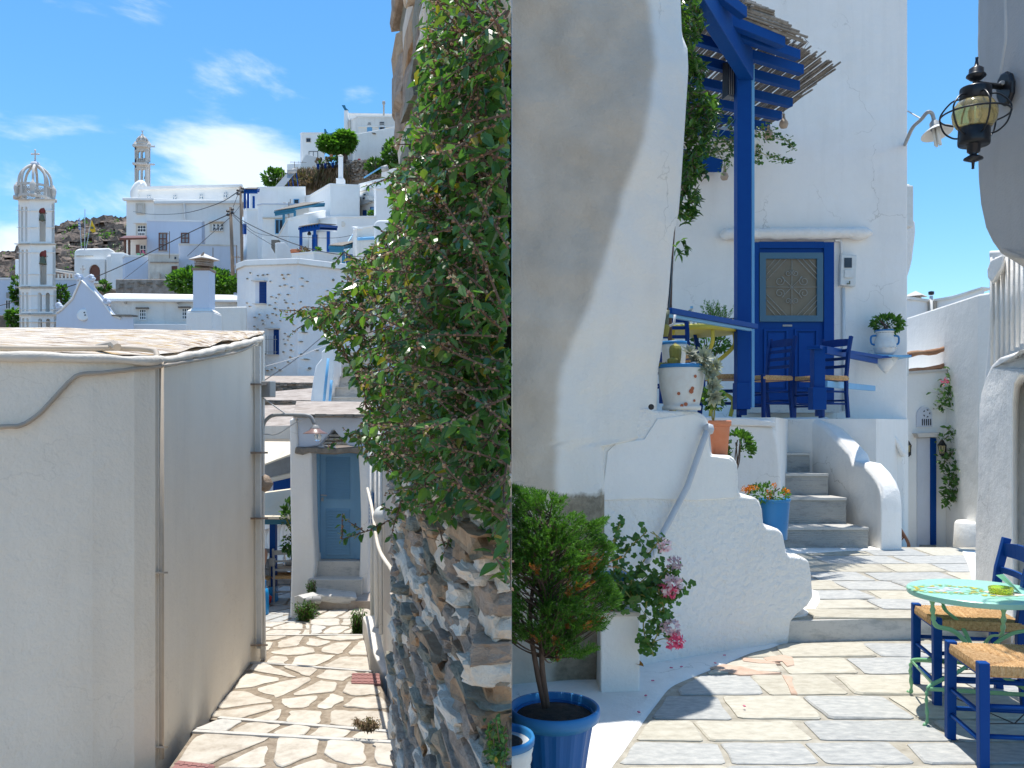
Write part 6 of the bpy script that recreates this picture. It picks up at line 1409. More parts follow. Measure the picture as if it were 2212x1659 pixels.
fw = obj('window', MB().plate(UC.f[0], arch_pts(1996, 690, 762, 36), 0, .06), M['white_warm'], ub); obj('pane', MB().plate(UC.f[0], arch_pts(1999, 697, 748, 25), .06, .08), M['marble_trim'], fw)
for i in range(3): obj('lattice_hole', MB().plate(UC.f[0], [(1991+i*6, 745), (1991+i*6, 725), (1995+i*6, 725), (1995+i*6, 745)], .08, .09), M['pane'], fw); obj('lattice_hole', MB().plate(UC.f[0], [(1993+i*4, 720), (1996+i*4, 708), (1998+i*4, 720)], .08, .09), M['pane'], fw)
obj('sill', MB().fbox(UC.f[0], 1976, 759, 2013, 766, 0, .16), M['marble_trim'], ub)
obj('drainpipe', MB().tube([UC.f[1].p(2017, 640, .1), UC.f[1].p(2019, 800, .1)], .05, 7), M['pipew'], ub, smooth=True); obj('vent_cap', MB().lathe(UC.f[1].p(2017, 638, .1), [(.05, 0), (.08, .02), (.08, .1), (0, .12)], 10), M['black'], ub)
obj('wall_cable', MB().tube([UC.f[1].p(2023, 650, .05), UC.f[1].p(2024, 700, .05), UC.f[1].p(2021, 800, .05)], .03, 5), M['pipe'], ub)
for ch_x, yt, yb in ((1980, 634, 645),): 
    t = thing('roof_vent', 'low concrete chimney vent on the upper lane house', 'chimney', P(1978, 645, 24)); obj('cap', MB().lathe(P(1978, 641, 24), [(.36, 0), (.3, .03), (0, .17)], 4), M['marble_trim'], t)
    for s in (-1, 1): obj('leg', MB().box(P(1978+s*9, 645, 24), (.06, .06, .14)), M['marble_trim'], t)
o = obj('slate_eave', MB().plate(flat(16), [(2116, 690), (2140, 681), (2146, 684), (2146, 690), (2128, 692)], -.5, .2), M['st_ochre']); tag(o, 'yellowish slate eave sticking out by the upper right wall', 'eave')
t = thing('side_house', 'bluish-white house side rising above the lane right of the climber', 'house', P(2125, 1200, 14)); obj('wall', MB().prism([(P(2112, 0, 13.8).x, 13.8), (P(2190, 0, 13.8).x, 12.5), (P(2190, 0, 13).x, 20), (P(2124, 0, 14).x+.3, 20)], -4, [P(0, 640, 14).z]*4), M['white_far'], t, bevel=.03)
o = obj('meter_cabinet', MB().fbox(flat(12.2), 1950, 400, 1974, 490, -.3, 0), M['potwhite'], bevel=.02); tag(o, 'white metal cabinet peeking from behind the tall house corner', 'cabinet')
t = thing('rough_house', 'rough white house edge beyond the tall house corner', 'house', P(1970, 900, 14)); front_solid('wall', flat(13.2), [(1930, 398), (1968, 396), (1972, 420), (1971, 470), (1978, 480), (1979, 500), (1972, 560), (1968, 578), (1961, 600), (1930, 600)], 2, M['white_rough'], t, .04)
obj('ac_box', MB().fbox(flat(13.1), 1950, 765, 1963, 812, -.2, 0), M['potwhite'], t)
frond_bush('cypress_plant', 'slim bright green conifer beside the parapet end', 'conifer', 1924, 1085, 10.4, 14, 66, 20)
c, r, h = pz(1914, 1934, 1130, 1168, 10.6); pot('blue_pot', 'blue pot peeking out from behind the parapet end', c, [(r*.8, 0), (r, h*.85), (r*1.1, h*.87), (r*1.1, h), (r*.9, h)], M['gas'], None, None, (r*.9, h*.9))
o = thing('iron_handrail', 'brown scrolled iron handrail going down beyond the parapet', 'handrail', P(1950, 1190, 10.2)); obj('bar', MB().tube(bez([P(1926, 1112, 10.3), P(1940, 1135, 10.2), P(1958, 1165, 10.1), P(1963, 1180, 10.1), P(1958, 1190, 10.1)], 5), .025, 6, sq=.4), M['rustybrown'], o, smooth=True)
obj('scroll', MB().tube([P(1943+9*(1-a/40)*math.cos(a*.4), 1158+10*(1-a/40)*math.sin(a*.4), 10.15) for a in range(26)], .009, 5), M['rustybrown'], o, smooth=True)
# ================================================================== VILLAGE ON THE HILL (left of the divider)
random.seed(50)
W_, WB, WG, WW = M['white_far'], M['white_blue'], M['white_grey'], M['white_warm']
# terrain: steps down the alley then climbs under the village
hs_ = MB()
HD = [13.5, 17, 24, 34, 42, 50, 62, 75, 90, 105, 125, 150, 200]
HZ = [-1.62, -1.0, 0.6, 2.6, 4.2, 6.2, 10.5, 16, 22, 27, 36, 41, 44]
HP = lambda d: interp(d, list(zip(HD, HZ)))
nu = 30
for j, d in enumerate(HD):
    for i in range(nu+1):
        f = i/nu; px_ = -700+f*1780; x = (px_-CX)*d/S
        lo = min(HP(d), EYE+(HY-645)/S*d); t_ = max(0, min(1, (px_-560)/70)); z = lo+(HP(d)-lo)*t_; hs_.v.append((x, d, z-.5+.02*d*noise.noise(Vector((x*.1, d*.1, 0)))))
for j in range(len(HD)-1):
    for i in range(nu): k = j*(nu+1)+i; hs_.f.append((k, k+1, k+nu+2, k+nu+1))
obj('hillside', hs_, M['rubble'], kind='structure', smooth=True)
def house(name, lab, pts, yt, yb, mat=W_, back=6, cop=True, cat='house', cm=None, bot=None):
    """pts: visible plan chain [(column, distance)], yt: roofline row per point"""
    t = thing(name, lab, cat, P(pts[0][0], yb, pts[0][1])); ch = Chain(pts)
    if not isinstance(yt, (list, tuple)): yt = [yt]*len(pts)
    q = [P(x, y, d) for (x, d), y in zip(pts, yt)]; zb = P(0, yb, pts[0][1]).z-3
    plan = [(p.x, p.y) for p in q]+[(q[-1].x*(1+.97*back/q[-1].y), q[-1].y+back), (q[0].x*(1+back/q[0].y), q[0].y+back)]
    zt = [p.z for p in q]+[q[-1].z, q[0].z]
    obj('wall', MB().prism(plan, min(zb, min(zt)-1), zt), mat, t, bevel=.05)
    if cop:
        for i in range(len(pts)-1):
            F = ch.f[i]; h = 2.2 if not isinstance(cop, (int, float)) or cop is True else cop
            obj('coping', MB().plate(F, [(pts[i][0], yt[i]-.8), (pts[i+1][0], yt[i+1]-.8), (pts[i+1][0], yt[i+1]+h), (pts[i][0], yt[i]+h)], -.35, .06), cm or W_, t)
    t['_'] = 0; del t['_']
    return t, ch
def win(par, F, x0, y0, x1, y1, fm='blue', pm='pane', nx=1, ny=1, w=1.6, sill=True, name='window', shut=None):
    f = obj(name, ringb(F, x0, y0, x1, y1, w, 0, .07), M[fm], par)
    obj('pane', MB().fbox(F, x0+w, y0+w, x1-w, y1-w, .0, .02), M[pm], f)
    for i in range(1, nx): x = x0+(x1-x0)*i/nx; obj('mullion', MB().fbox(F, x-.5*w, y0+w, x+.5*w, y1-w, .02, .06), M[fm], f)
    for i in range(1, ny): y = y0+(y1-y0)*i/ny; obj('mullion', MB().fbox(F, x0+w, y-.5*w, x1-w, y+.5*w, .02, .055), M[fm], f)
    if sill: obj('sill', MB().fbox(F, x0-1.5, y1, x1+1.5, y1+1.5, 0, .15), M['marble_trim'], f)
    return f
def shutter(par, F, x0, y0, x1, y1, mat='blue', n=None, reveal=None, rv=None, hood=True):
    """blue shuttered opening: louvres one by one, with the whitewashed reveal beside it"""
    f = obj('window', MB().fbox(F, x0, y0, x1, y1, 0, .03), M[mat], par)
    n = n or max(4, int((y1-y0)/3.2))
    for i in range(n): y = y0+1+(y1-y0-2)*i/n; obj('louvre_slat', MB().fbox(F, x0+1.5, y, x1-1.5, y+.55*(y1-y0)/n, .03, .06), M['blue_dark'] if mat == 'blue' else M[mat], f)
    if reveal: obj('reveal', MB().fbox(F, reveal, y0, x0, y1, 0, .012), rv or M['white_grey'], f)
    if hood: obj('hood', MB().fbox(F, (reveal or x0)-2, y0-3, x1+2, y0-.3, 0, .22), M['marble_trim'], f); obj('sill', MB().fbox(F, (reveal or x0)-1, y1, x1+1, y1+1.6, 0, .2), M['marble_trim'], f)
    return f
def lune(par, F, cx, y0, y1, w, holes=(3, 2)):
    f = obj('lunette', MB().plate(F, arch_pts(cx, y0, y1, w), 0, .06), M['white_warm'], par)
    for j in range(holes[1]):
        for i in range(holes[0]-j*(0 if w > 12 else 1)):
            n = holes[0]-j*(0 if w > 12 else 1); x = cx+(i-(n-1)/2)*w*.72/holes[0]; y = y1-1.5-j*(y1-y0)*.38
            obj('pane', MB().fbox(F, x-w*.1, y-(y1-y0)*.25, x+w*.1, y, .06, .08), M['pane'], f)
    return f
# ---- rocky hill
RH = [(-500, 560), (-100, 556), (0, 552), (35, 546), (50, 530), (62, 505), (95, 500), (120, 497), (140, 488), (165, 480), (205, 479), (240, 475), (275, 474), (330, 470), (420, 474), (600, 520), (900, 560)]
vs, fs = [], []; nu, nv = 190, 26
for j in range(nv+1):
    for i in range(nu+1):
        x = -500+1400*i/nu; yt = interp(x, RH); f = j/nv; y = yt+(690-yt)*f+(0 if j else R(-1.5, 1.5)); d = 330-150*f
        p = P(x, y, d); r_ = 1-abs(noise.noise(p*.07)); p.z += 4.5*noise.noise(p*.06)*min(1, f*6+.15)+3.2*(r_-.7)*min(1, f*5+.2)+1.2*noise.noise(p*.3); p.y += 6*noise.noise(p*.09)
        vs.append(p)
for j in range(nv):
    for i in range(nu): k = j*(nu+1)+i; fs.append((k, k+1, k+nu+2, k+nu+1))
hill = obj('rocky_hill', MB().add(vs, fs), M['rock'], kind='structure')
random.seed(51)
rk = []
ROCK = ([(-.5, -.4, -.3), (.45, -.5, -.35), (.5, .45, -.3), (-.4, .5, -.25), (-.3, -.35, .3), (.3, -.25, .42), (.35, .3, .3), (-.25, .3, .25)], [(0, 1, 5, 4), (1, 2, 6, 5), (2, 3, 7, 6), (3, 0, 4, 7), (4, 5, 6, 7)])
for i in range(2600):
    x = R(-30, 285); yt = interp(x, RH); y = yt+R(0, 1)**1.1*125; f = (y-yt)/(690-yt); d = 330-150*f-2; rk.append((P(x, y, d), frame(rdir()), R(1.2, 4.2)*R(.5, 1.4)))
scatter('rocks', ROCK, rk, M['rock'], None); [tag(o, 'jumbled brown boulders covering the rocky hill behind the bell tower', 'rocks') for o in col.objects if o.name == 'rocks']
hb = [(P(R(-20, 280), interp(100, RH)+R(10, 110), R(200, 300)), frame(rdir()), R(.6, 1.6)) for _ in range(1)]
bb = []
for i in range(60):
    x = R(-20, 280); y = interp(x, RH)+R(-1, 100); d = 325-150*(y-interp(x, RH))/(690-interp(x, RH))
    for _ in range(30): bb.append((P(x, y, d-3)+rdir()*R(.3, 1.8), frame(rdir()), R(.5, 1.1)))
scatter('hill_scrub', DIAM, bb, M['leafd'], None); [tag(o, 'dark low scrub dotted over the rocky hill', 'scrub') for o in col.objects if o.name == 'hill_scrub']
# ---- arched wall panels, for bell towers
def apanel(F, x0, x1, y0, y1, arches, o0, o1, mb=None):
    """solid panel between x0..x1, y0..y1 with round-headed openings [(ax0, ax1, atop, abot)]"""
    mb = mb or MB(); x = x0
    for a0, a1, at, ab in sorted(arches):
        if a0 > x: mb.fbox(F, x, y0, a0, y1, o0, o1)
        if ab < y1: mb.fbox(F, a0, ab, a1, y1, o0, o1)
        r = (a1-a0)/2; cx = (a0+a1)/2; n = 8; ry = r*1.15
        arc = [(cx-r*math.cos(math.pi*i/n), at+ry-ry*math.sin(math.pi*i/n)) for i in range(n+1)]
        for i in range(n): mb.plate(F, [(arc[i][0], y0), (arc[i+1][0], y0), arc[i+1], arc[i]], o0, o1)
        x = a1
    if x < x1: mb.fbox(F, x, y0, x1, y1, o0, o1)
    return mb
bt = thing('bell_tower', 'white square bell tower with a ribbed stone crown, bells and ledges, far left', 'bell tower', P(80, 705, 50))
TA = (63, 50.0)
def tf(y): f = (y-430)/275; return (39+3*f, 64+3.5*f, 117+6*f)          # left edge, corner, right edge by row
tiers = [(432, 525, [(447, 522)], 'a'), (529, 618, [(540, 615)], 'b'), (623, 677, [(632, 673)], 'c'), (680, 712, [(688, 712)], 'd')]
for y0, y1, ar, k in tiers:
    l, c, r = tf((y0+y1)/2); FL_ = Face((l, 51.1), (c, 50.0)); FR = Face((c, 50.0), (r, 50.7))
    a0, a1 = ar[0]; w = r-c; wl = c-l
    if k in 'ab': ax = [(c+w*.36, c+w*.64, a0+2, a1)]
    else: ax = [(c+w*.26, c+w*.42, a0, a1), (c+w*.58, c+w*.74, a0, a1)]
    m = apanel(FR, c, r, y0, y1, ax, -.55, 0)
    apanel(FL_, l, c-.01, y0, y1, [(l+wl*.22, l+wl*.42, a0-1, a1), (l+wl*.58, l+wl*.78, a0-1, a1)], -.55, 0, m)
    obj('tier_wall', m, W_, bt)
    p0, p1, p2 = FL_.p(l, 700), FR.p(c, 700), FR.p(r, 700); z0, z1 = P(0, y1, 50).z, P(0, y0, 50).z
    back = p0+p2-p1
    inn = [(p1.x*.0+q.x, q.y) for q in (p0.lerp(back, .0)+(p2-p1)*.3*0, )]
    # back walls so that the tower is closed behind, the deep niche shows them
    m = MB(); e1 = (p0-p1); e2 = (p2-p1); th = .12
    m.prism([(p0.x, p0.y), (back.x, back.y), (back.x-e1.x*th, back.y-e1.y*th), (p0.x-e1.x*th, p0.y-e1.y*th)], z0, z1)
    m.prism([(p2.x, p2.y), (back.x, back.y), (back.x-e2.x*th, back.y-e2.y*th), (p2.x-e2.x*th, p2.y-e2.y*th)], z0, z1)
    if k in 'cd': m.prism([(p1.x+(e1.x+e2.x)*.3, p1.y+(e1.y+e2.y)*.3), (p0.x+(e2.x)*.3, p0.y+(e2.y)*.3), (back.x, back.y), (p2.x+e1.x*.3, p2.y+e1.y*.3)], z0, z1)
    obj('back_wall', m, W_, bt)
for y, o in ((431, .22), (447, .08), (455, .1), (491, .1), (527, .2), (545, .1), (592, .1), (620, .22), (637, .1), (668, .1), (679, .2), (695, .12)):
    l, c, r = tf(y); FL_ = Face((l, 51.1), (c, 50.0)); FR = Face((c, 50.0), (r, 50.7)); w = r-c
    if y == 447: continue
    big = o > .15; m = MB(); h = 1.6 if big else .9
    if big or y in (695,): m.fbox(FR, c-1*big, y, r+2*big, y+h, -.1, o); m.fbox(FL_, l-2*big, y, c, y+h, -.1, o)
    else:
        gap = (.36, .64) if y < 600 else (.26, .42, .58, .74)
        g = [0]+list(gap)+[1]
        for i in range(0, len(g), 2): m.fbox(FR, c+w*g[i], y, c+w*g[i+1], y+h, -.1, o)
        for a, b in ((0, .22), (.42, .58), (.78, 1)): m.fbox(FL_, l+(c-l)*a, y, l+(c-l)*b, y+h, -.1, o)
    obj('ledge', m, M['old_cream'] if big else W_, bt)
for yb, s in ((463, .9), (556, 1.15)):
    l, c, r = tf(yb); cx = c+(r-c)*.5; cc = P(cx, yb+8, 50.4); q = 50/S
    obj('bell_yoke', MB().box(P(cx, yb-8, 50.5), (.42*s, .25, .34*s)), M['bellred'], bt, bevel=.03)
    b_ = obj('bell', MB().lathe(cc, [(7.2*q*s, -6*q*s), (6.6*q*s, -4*q*s), (5*q*s, 0), (4.4*q*s, 5*q*s), (3*q*s, 8*q*s), (0, 9*q*s)], 16), M['bronze'], bt, smooth=True); obj('clapper', MB().tube([cc+Vector((0, 0, -4*q*s)), cc+Vector((0, 0, -9*q*s))], .03, 5), M['rust'], b_)
    obj('cross_beam', MB().tube([P(c+(r-c)*.3, yb-2, 50.5), P(c+(r-c)*.7, yb-2, 50.5)], .05, 6), M['rust'], bt)
cc = P(76, 430, 51.0); q = 51/S; ST = M['marble_trim']
def octp(r, z): return [(cc.x+r*math.cos(math.pi/8+math.pi/4*i), cc.y+r*math.sin(math.pi/8+math.pi/4*i)) for i in range(8)]
z0, z1 = P(0, 431, 51).z, P(0, 404, 51).z
for i in range(8):
    a = octp(31*q, 0); p, pn = Vector((*a[i], 0)), Vector((*a[(i+1) % 8], 0)); obj('drum_pier', MB().box((p.x, p.y, (z0+z1)/2), (.13, .13, z1-z0)), ST, bt)
    m = MB()
    for u in range(4):
        for s in (0, 1):
            A = p.lerp(pn, .12+.19*u); B = p.lerp(pn, .12+.19*(u+1)); h0, h1 = (z0+.18, z1-.15)
            for v in range(3): za, zb_ = h0+(h1-h0)*v/3, h0+(h1-h0)*(v+1)/3; m.tube([Vector((A.x, A.y, za if s else zb_)), Vector((B.x, B.y, zb_ if s else za))], .022, 4)
    obj('lattice', m, ST, bt); m = MB(); m.tube([Vector((p.x, p.y, z0+.08)), Vector((pn.x, pn.y, z0+.08))], .1, 4); m.tube([Vector((p.x, p.y, z1)), Vector((pn.x, pn.y, z1))], .09, 4); obj('drum_rail', m, ST, bt)
    k = (1+.0)
    pts = bez([Vector((p.x, p.y, z1)), cc+Vector(((p.x-cc.x)*.97, (p.y-cc.y)*.97, (430-386)*q)), cc+Vector(((p.x-cc.x)*.78, (p.y-cc.y)*.78, (430-372)*q)), cc+Vector(((p.x-cc.x)*.42, (p.y-cc.y)*.42, (430-362)*q)), cc+Vector(((p.x-cc.x)*.1, (p.y-cc.y)*.1, (430-357)*q))], 5); obj('crown_rib', MB().tube(pts, .085, 6), ST, bt, smooth=True)
    if i % 2 == 0:
        b_ = Vector((cc.x+(p.x-cc.x)*1.12, cc.y+(p.y-cc.y)*1.12, z0)); obj('corner_finial', MB().lathe(b_, [(.2, -.05), (.2, .12), (.1, .16), (.13, .35), (.17, .55), (.16, .75), (.07, .85), (.04, .95), (0, 1.0)], 10), ST, bt, smooth=True)
obj('crown_ball', MB().lathe(cc+Vector((0, 0, (430-360)*q)), [(.05, -.05), (.26, 0), (.3, .1), (.22, .25), (.08, .32), (.06, .4), (0, .42)], 14), M['white_grey'], bt, smooth=True)
m = MB(); b_ = cc+Vector((0, 0, (430-349)*q)); m.tube([b_, b_+Vector((0, 0, .68))], .045, 6); m.tube([b_+Vector((-.2, 0, .46)), b_+Vector((.2, 0, .46))], .05, 6); 
for v in ((-.22, 0, .46), (.22, 0, .46), (0, 0, .7), (0, 0, .2)): m.lathe(b_+Vector(v), [(0, -.07), (.07, 0), (0, .07)], 6)
obj('cross', m, ST, bt)
# ---- far church and its slim tower
ch, cC = house('hill_church', 'long white church with lunette windows and a vaulted clerestory on the hill', [(273, 100), (333, 99), (520, 104)], [431, 429, 433], 600, W_, 14, False)
F0, F1 = cC.f
obj('cornice', MB().fbox(F0, 270, 429, 335, 435, 0, .5), W_, ch, bevel=.08); obj('cornice', MB().plate(F1, [(332, 436), (520, 434), (520, 440), (332, 441)], 0, .35), W_, ch); obj('drainpipe', MB().tube([F1.p(397, 436, .2), F1.p(399, 475, .2)], .12, 5), W_, ch)
CLF = Face((296, 104), (524, 107)); m = MB(); m.plate(CLF, [(292, 436), (294, 420), (300, 410), (405, 407), (525, 404), (527, 436)], -8, 0); obj('clerestory', m, W_, ch); obj('vault_edge', MB().plate(CLF, [(300, 405), (405, 402), (524, 400), (524, 405), (405, 408), (300, 411)], -8, .4), W_, ch)
m = MB(); m.tube(bez([CLF.p(292, 430, 0), CLF.p(291, 415, 0), CLF.p(298, 402, 0), CLF.p(306, 398, 0), CLF.p(310, 405, 0)], 6), .5, 8); obj('scroll', m, W_, ch, smooth=True)
for x, y0, y1 in ((322, 422, 430), (378, 422, 434), (435, 420, 433), (487, 416, 430)):
    f = obj('window', MB().plate(CLF, arch_pts(x, y0-2, y1+1, 9), 0, .1), W_, ch); obj('pane', MB().plate(CLF, arch_pts(x, y0, y1, 6.5), .1, .14), M['teal'], f)
    m = MB(); m.tube([CLF.p(x-3, y0+3, .2), CLF.p(x+3, y1, .2)], .07, 4); m.tube([CLF.p(x+3, y0+3, .2), CLF.p(x-3, y1, .2)], .07, 4); m.tube([CLF.p(x, y0, .2), CLF.p(x, y1, .2)], .06, 4); obj('tracery', m, W_, f)
f = obj('window', MB().fbox(F0, 296, 440, 314, 463, 0, .25), M['old_cream'], ch); obj('pane', MB().fbox(F0, 300, 444, 311, 461, .25, .28), M['marble_trim'], f); obj('frame', ringb(F0, 299, 443, 312, 462, 1.2, .25, .34), M['old_cream'], f)
for (x0, x1, y0, y1, F) in ((299, 319, 483, 510, F0), (456, 482, 479, 500, F1)):
    f = obj('window', MB().fbox(F, x0-3, y0, x1, y1, 0, .22), M['old_cream'], ch); obj('hood', MB().fbox(F, x0-5, y0-2, x1+2, y0+1.5, 0, .6), W_, f); obj('tracery_panel', MB().fbox(F, x0+2, y0+6, x1-2, y1, .22, .26), W_, f)
    for i in range(3):
        for j in range(2): obj('rosette_hole', MB().lathe(F.p(x0+5+i*(x1-x0-9)/2, y0+9+j*6.5, .27), [(.16, -.02), (.16, .02)], 7, Matrix.Rotation(DR(90), 3, 'X')), M['pane'], f)
    for i in range(4): obj('slot', MB().fbox(F, x0+3.5+i*(x1-x0-6)/4, y1-5.5, x0+5.6+i*(x1-x0-6)/4, y1-1, .26, .28), M['pane'], f)
o = thing('slim_bell_tower', 'slim carved grey marble bell tower with paired arches behind the hill church', 'bell tower', P(307, 405, 112)); q = 112/S
for y0, y1, w in ((352, 372, 31), (376, 405, 33)):
    x0, x1 = 307-w/2, 307+w/2; FR_ = Face((x0+2, 111), (x1-3, 112)); FX = Face((x1-3.2, 112), (x1+1, 114)); pass
for y0, y1 in ((318, 352), (357, 405)):
    x0, xc, x1 = 291, 319, 325; FR_ = Face((x0, 111), (xc, 111)); FX = Face((xc, 111), (x1, 112.7))
    m = apanel(FR_, x0, xc, y0, y1-1, [(x0+6, x0+13, y0+8, y1-10), (x0+15, x0+22, y0+8, y1-10)], -.4, 0); apanel(FX, xc, x1, y0, y1-1, [(xc+1.6, xc+4.4, y0+8, y1-10)], -.3, 0, m)
    obj('tier_wall', m, ST, o); p0, p1, p2 = FR_.p(x0, 400), FR_.p(xc, 400), FX.p(x1, 400); bk_ = p0+p2-p1; zA, zB = P(0, y1, 111).z, P(0, y0, 111).z
    obj('back_wall', MB().prism([(p0.x, p0.y), (bk_.x, bk_.y), (bk_.x+.2, bk_.y-.2), (p0.x+.2, p0.y)], zA, zB), ST, o)
    m = MB(); m.fbox(FR_, x0-2, y0-4, xc+1, y0, -.3, .45); m.fbox(FX, xc-1, y0-4, x1+2, y0, -.3, .45); m.fbox(FR_, x0, y0+6, xc, y0+8, -.1, .12); obj('cornice', m, ST, o)
    for x in (x0+.5, x0+13.3, xc-3): obj('pilaster', MB().fbox(FR_, x, y0+8, x+2, y1-8, 0, .15), ST, o)
    m = MB()
    for x in (x0+6.5, x0+15.5): m.tube([FR_.p(x, y1-10, .1), FR_.p(x+6, y1-4, .1)], .08, 4); m.tube([FR_.p(x+6, y1-10, .1), FR_.p(x, y1-4, .1)], .08, 4)
    obj('balustrade', m, ST, o)
    obj('bell', MB().lathe(FR_.p(x0+18, y0+20, -1.0), [(.3, -.3), (.2, .1), (.1, .3), (0, .32)], 10), M['bronze'], o)
obj('roof_block', MB().prism([(P(291, 0, 111).x, 111), (P(319, 0, 111).x, 111), (P(325, 0, 112.7).x, 112.7), (P(297, 0, 112.7).x, 112.7)], P(0, 318, 111).z, P(0, 313, 111).z), ST, o)
c_ = P(307.5, 314, 111.8); obj('drum', MB().lathe(c_, [(13*q, 0), (13*q, 2*q), (11*q, 3*q), (11*q, 6*q), (12.5*q, 7*q)], 8), ST, o)
for i in range(8): a = i*math.pi/4+.2; u = Vector((math.cos(a), math.sin(a), 0)); obj('rib', MB().tube([c_+u*11*q+Vector((0, 0, 6*q)), c_+u*10.5*q+Vector((0, 0, 12*q)), c_+u*6*q+Vector((0, 0, 17*q)), c_+Vector((0, 0, 20*q))], .13, 5), ST, o)
for sx in (-1, 1): obj('corner_finial', MB().lathe(P(307+sx*15, 317, 111.2), [(.15, 0), (.3, .3), (.12, .6), (0, .8)], 6), ST, o)
obj('lantern_dome', MB().lathe(c_, [(9*q, 8*q), (8*q, 14*q), (4*q, 18*q), (3*q, 22*q), (3.4*q, 23*q), (1*q, 25*q), (1*q, 31*q), (0, 32*q)], 8), ST, o); obj('cross', MB().box(c_+Vector((0, 0, 31*q)), (.36, .08, .08)), ST, o)
# ---- grey-blue house, porch, lower blocks
gb, gC = house('grey_blue_house', 'pale grey-blue house with two tall brown windows below the church', [(317, 82), (436, 83), (442, 84)], [475, 477, 479], 555, WB, 7, True)
F = gC.f[0]
win(gb, F, 343, 503, 361, 542, 'brown', 'paneb', 2, 3, 2.2); win(gb, F, 391, 503, 409, 526, 'brown', 'paneb', 2, 2, 2.2)
pc, pC = house('porch_house', 'white house with a brown boarded porch roof, red shutter and potted geranium', [(272, 84), (318, 83)], [510, 510], 560, WW, 5, False)
F = pC.f[0]; obj('porch_roof', MB().hexa([P(258, 514, 78), P(317, 513, 79), P(317, 517, 79), P(258, 519, 78), P(270, 509, 84), P(318, 509, 84), P(318, 511, 84), P(270, 511, 84)]), M['brown'], pc)
for x in (270, 279): obj('porch_post', MB().tube([P(x, 516, 79), P(x, 556, 79)], .12, 5), M['rustybrown'], pc)
f = win(pc, F, 303, 529, 317, 549, 'white_far', 'pane', 2, 2, 1.3); obj('shutter', MB().fbox(F, 295, 529, 303, 548, 0, .1), M['brown'], pc)
for x, l in ((300, 'teal flower pot on the porch ledge, left of the pair'), (309, 'teal flower pot with red blooms on the porch ledge')):
    t = pot('ledge_pot', l, P(x, 556, 79), [(.12, 0), (.2, .32), (.22, .36), (.18, .36)], M['mint_leg']); 
    if x > 305: bloom(t, x, 546, 79, .25, 'hotpink', 14)
house('terrace_block', 'grey-blue block under the brown porch', [(265, 74), (270, 72.5), (322, 73)], [556, 552, 553], 606, WB, 6, True)
ce, cE = house('beige_outhouse', 'stained beige outhouse with a brown plank door and a tiny window', [(320, 69), (324, 68.5), (386, 69)], [549, 548, 549], 606, M['old_cream'], 5, True, cm=WW)
F = cE.f[1]; win(ce, F, 371, 575, 383, 603, 'brown', 'brown', 2, 2, 1.2, False, 'door'); win(ce, F, 376, 554, 382, 561, 'old_cream', 'pane', 1, 1, .8, False); obj('ledge', MB().fbox(F, 324, 566, 386, 568, 0, .12), M['roof_earth'], ce)
obj('water_box', MB().fbox(F, 334, 591, 347, 606, 0, .8), M['old_cream'], ce)
gf, _ = house('grey_wall_house', 'broad blank grey-blue wall with a stained top edge behind the chimney', [(386, 71), (512, 73)], [527, 530], 605, WG, 6, True, cm=M['old_cream'])
lw, lC = house('mixed_stone_wall', 'old cement and rubble boundary wall above the chapel roof', [(250, 62), (388, 64)], [603, 603], 628, M['roof_earth'], 1.2, False, 'wall')
F = lC.f[0]; random.seed(9)
for i in range(26): x = R(255, 372); y = R(606, 622); w = R(3, 10); obj('stone', MB().plate(F, [(x, y+R(0, 2)), (x+w, y+R(-1, 1)), (x+w-R(0, 2), y+R(2, 4)), (x+R(0, 2), y+R(2.5, 4))], 0, R(.03, .12)), M['slate'], lw)
# dome house left
dh = thing('vaulted_house', 'rounded white house with a dark arched opening in front of the rocky hill', 'house', P(205, 610, 80)); F = flat(80)
front_solid('wall', F, [(161, 620), (161, 545), (164, 538), (175, 536), (235, 535), (245, 540), (252, 548), (256, 560), (257, 620)], 6, W_, dh, .25)
m = apanel(Face((0, 79.6), (2000, 79.6)), 178, 226, 560, 612, [(192, 216, 571, 607)], -.6, 0); obj('arch_wall', m, W_, dh); obj('arch_inside', MB().plate(Face((0, 79.8), (2000, 79.8)), arch_pts(204, 573, 606, 23), -.1, 0), M['brown'], dh)
obj('buttress', MB().fbox(Face((0, 79.3), (2000, 79.3)), 228, 550, 243, 612, -1, 0), W_, dh, bevel=.2)
for x in (176, 196): obj('ledge', MB().fbox(F, x-12, 552, x+6, 554, 0, .1), M['old_cream'], dh)
obj('foot_wall', MB().fbox(flat(77), 238, 545, 268, 625, -3, 0), W_, dh, bevel=.1)
for i in range(6): obj('stair_baluster', MB().tube([P(118+i*8, 592, 60), P(118+i*8, 612, 60)], .06, 5), M['old_cream'], dh)
obj('stair_rail', MB().tube([P(116, 583, 60), P(161, 590, 62)], .12, 5), M['old_cream'], dh)
# far-left houses
lh, lhC = house('blue_white_house', 'low bluish-white house with a grey shuttered window behind the bell tower', [(-150, 56), (39, 58)], [601, 601], 690, WB, 6, True); F = lhC.f[0]
f = win(lh, F, 12, 648, 23, 668, 'white_far', 'pane', 2, 1, 1.2, False); obj('shutter', MB().fbox(F, 6, 646, 12, 669, 0, .08), WB, f); obj('shutter', MB().fbox(F, 23, 646, 28, 669, 0, .08), WB, f); obj('top_light', MB().fbox(F, 14, 632, 21, 643, 0, .1), M['grille'], f)
house('link_house', 'bluish-white wall joining the bell tower to the chapel gable', [(112, 57), (170, 58)], [602, 602], 700, WB, 6, True)
house('upstand', 'small white upstand left of the bell tower against the hill', [(33, 66), (41, 66)], [560, 560], 605, W_, 3, False, 'wall')
lw2, _ = house('rubble_foot_wall', 'dark rubble wall at the foot of the far-left house', [(-100, 54), (40, 54)], [681, 681], 710, M['rubble'], 1, False, 'wall')
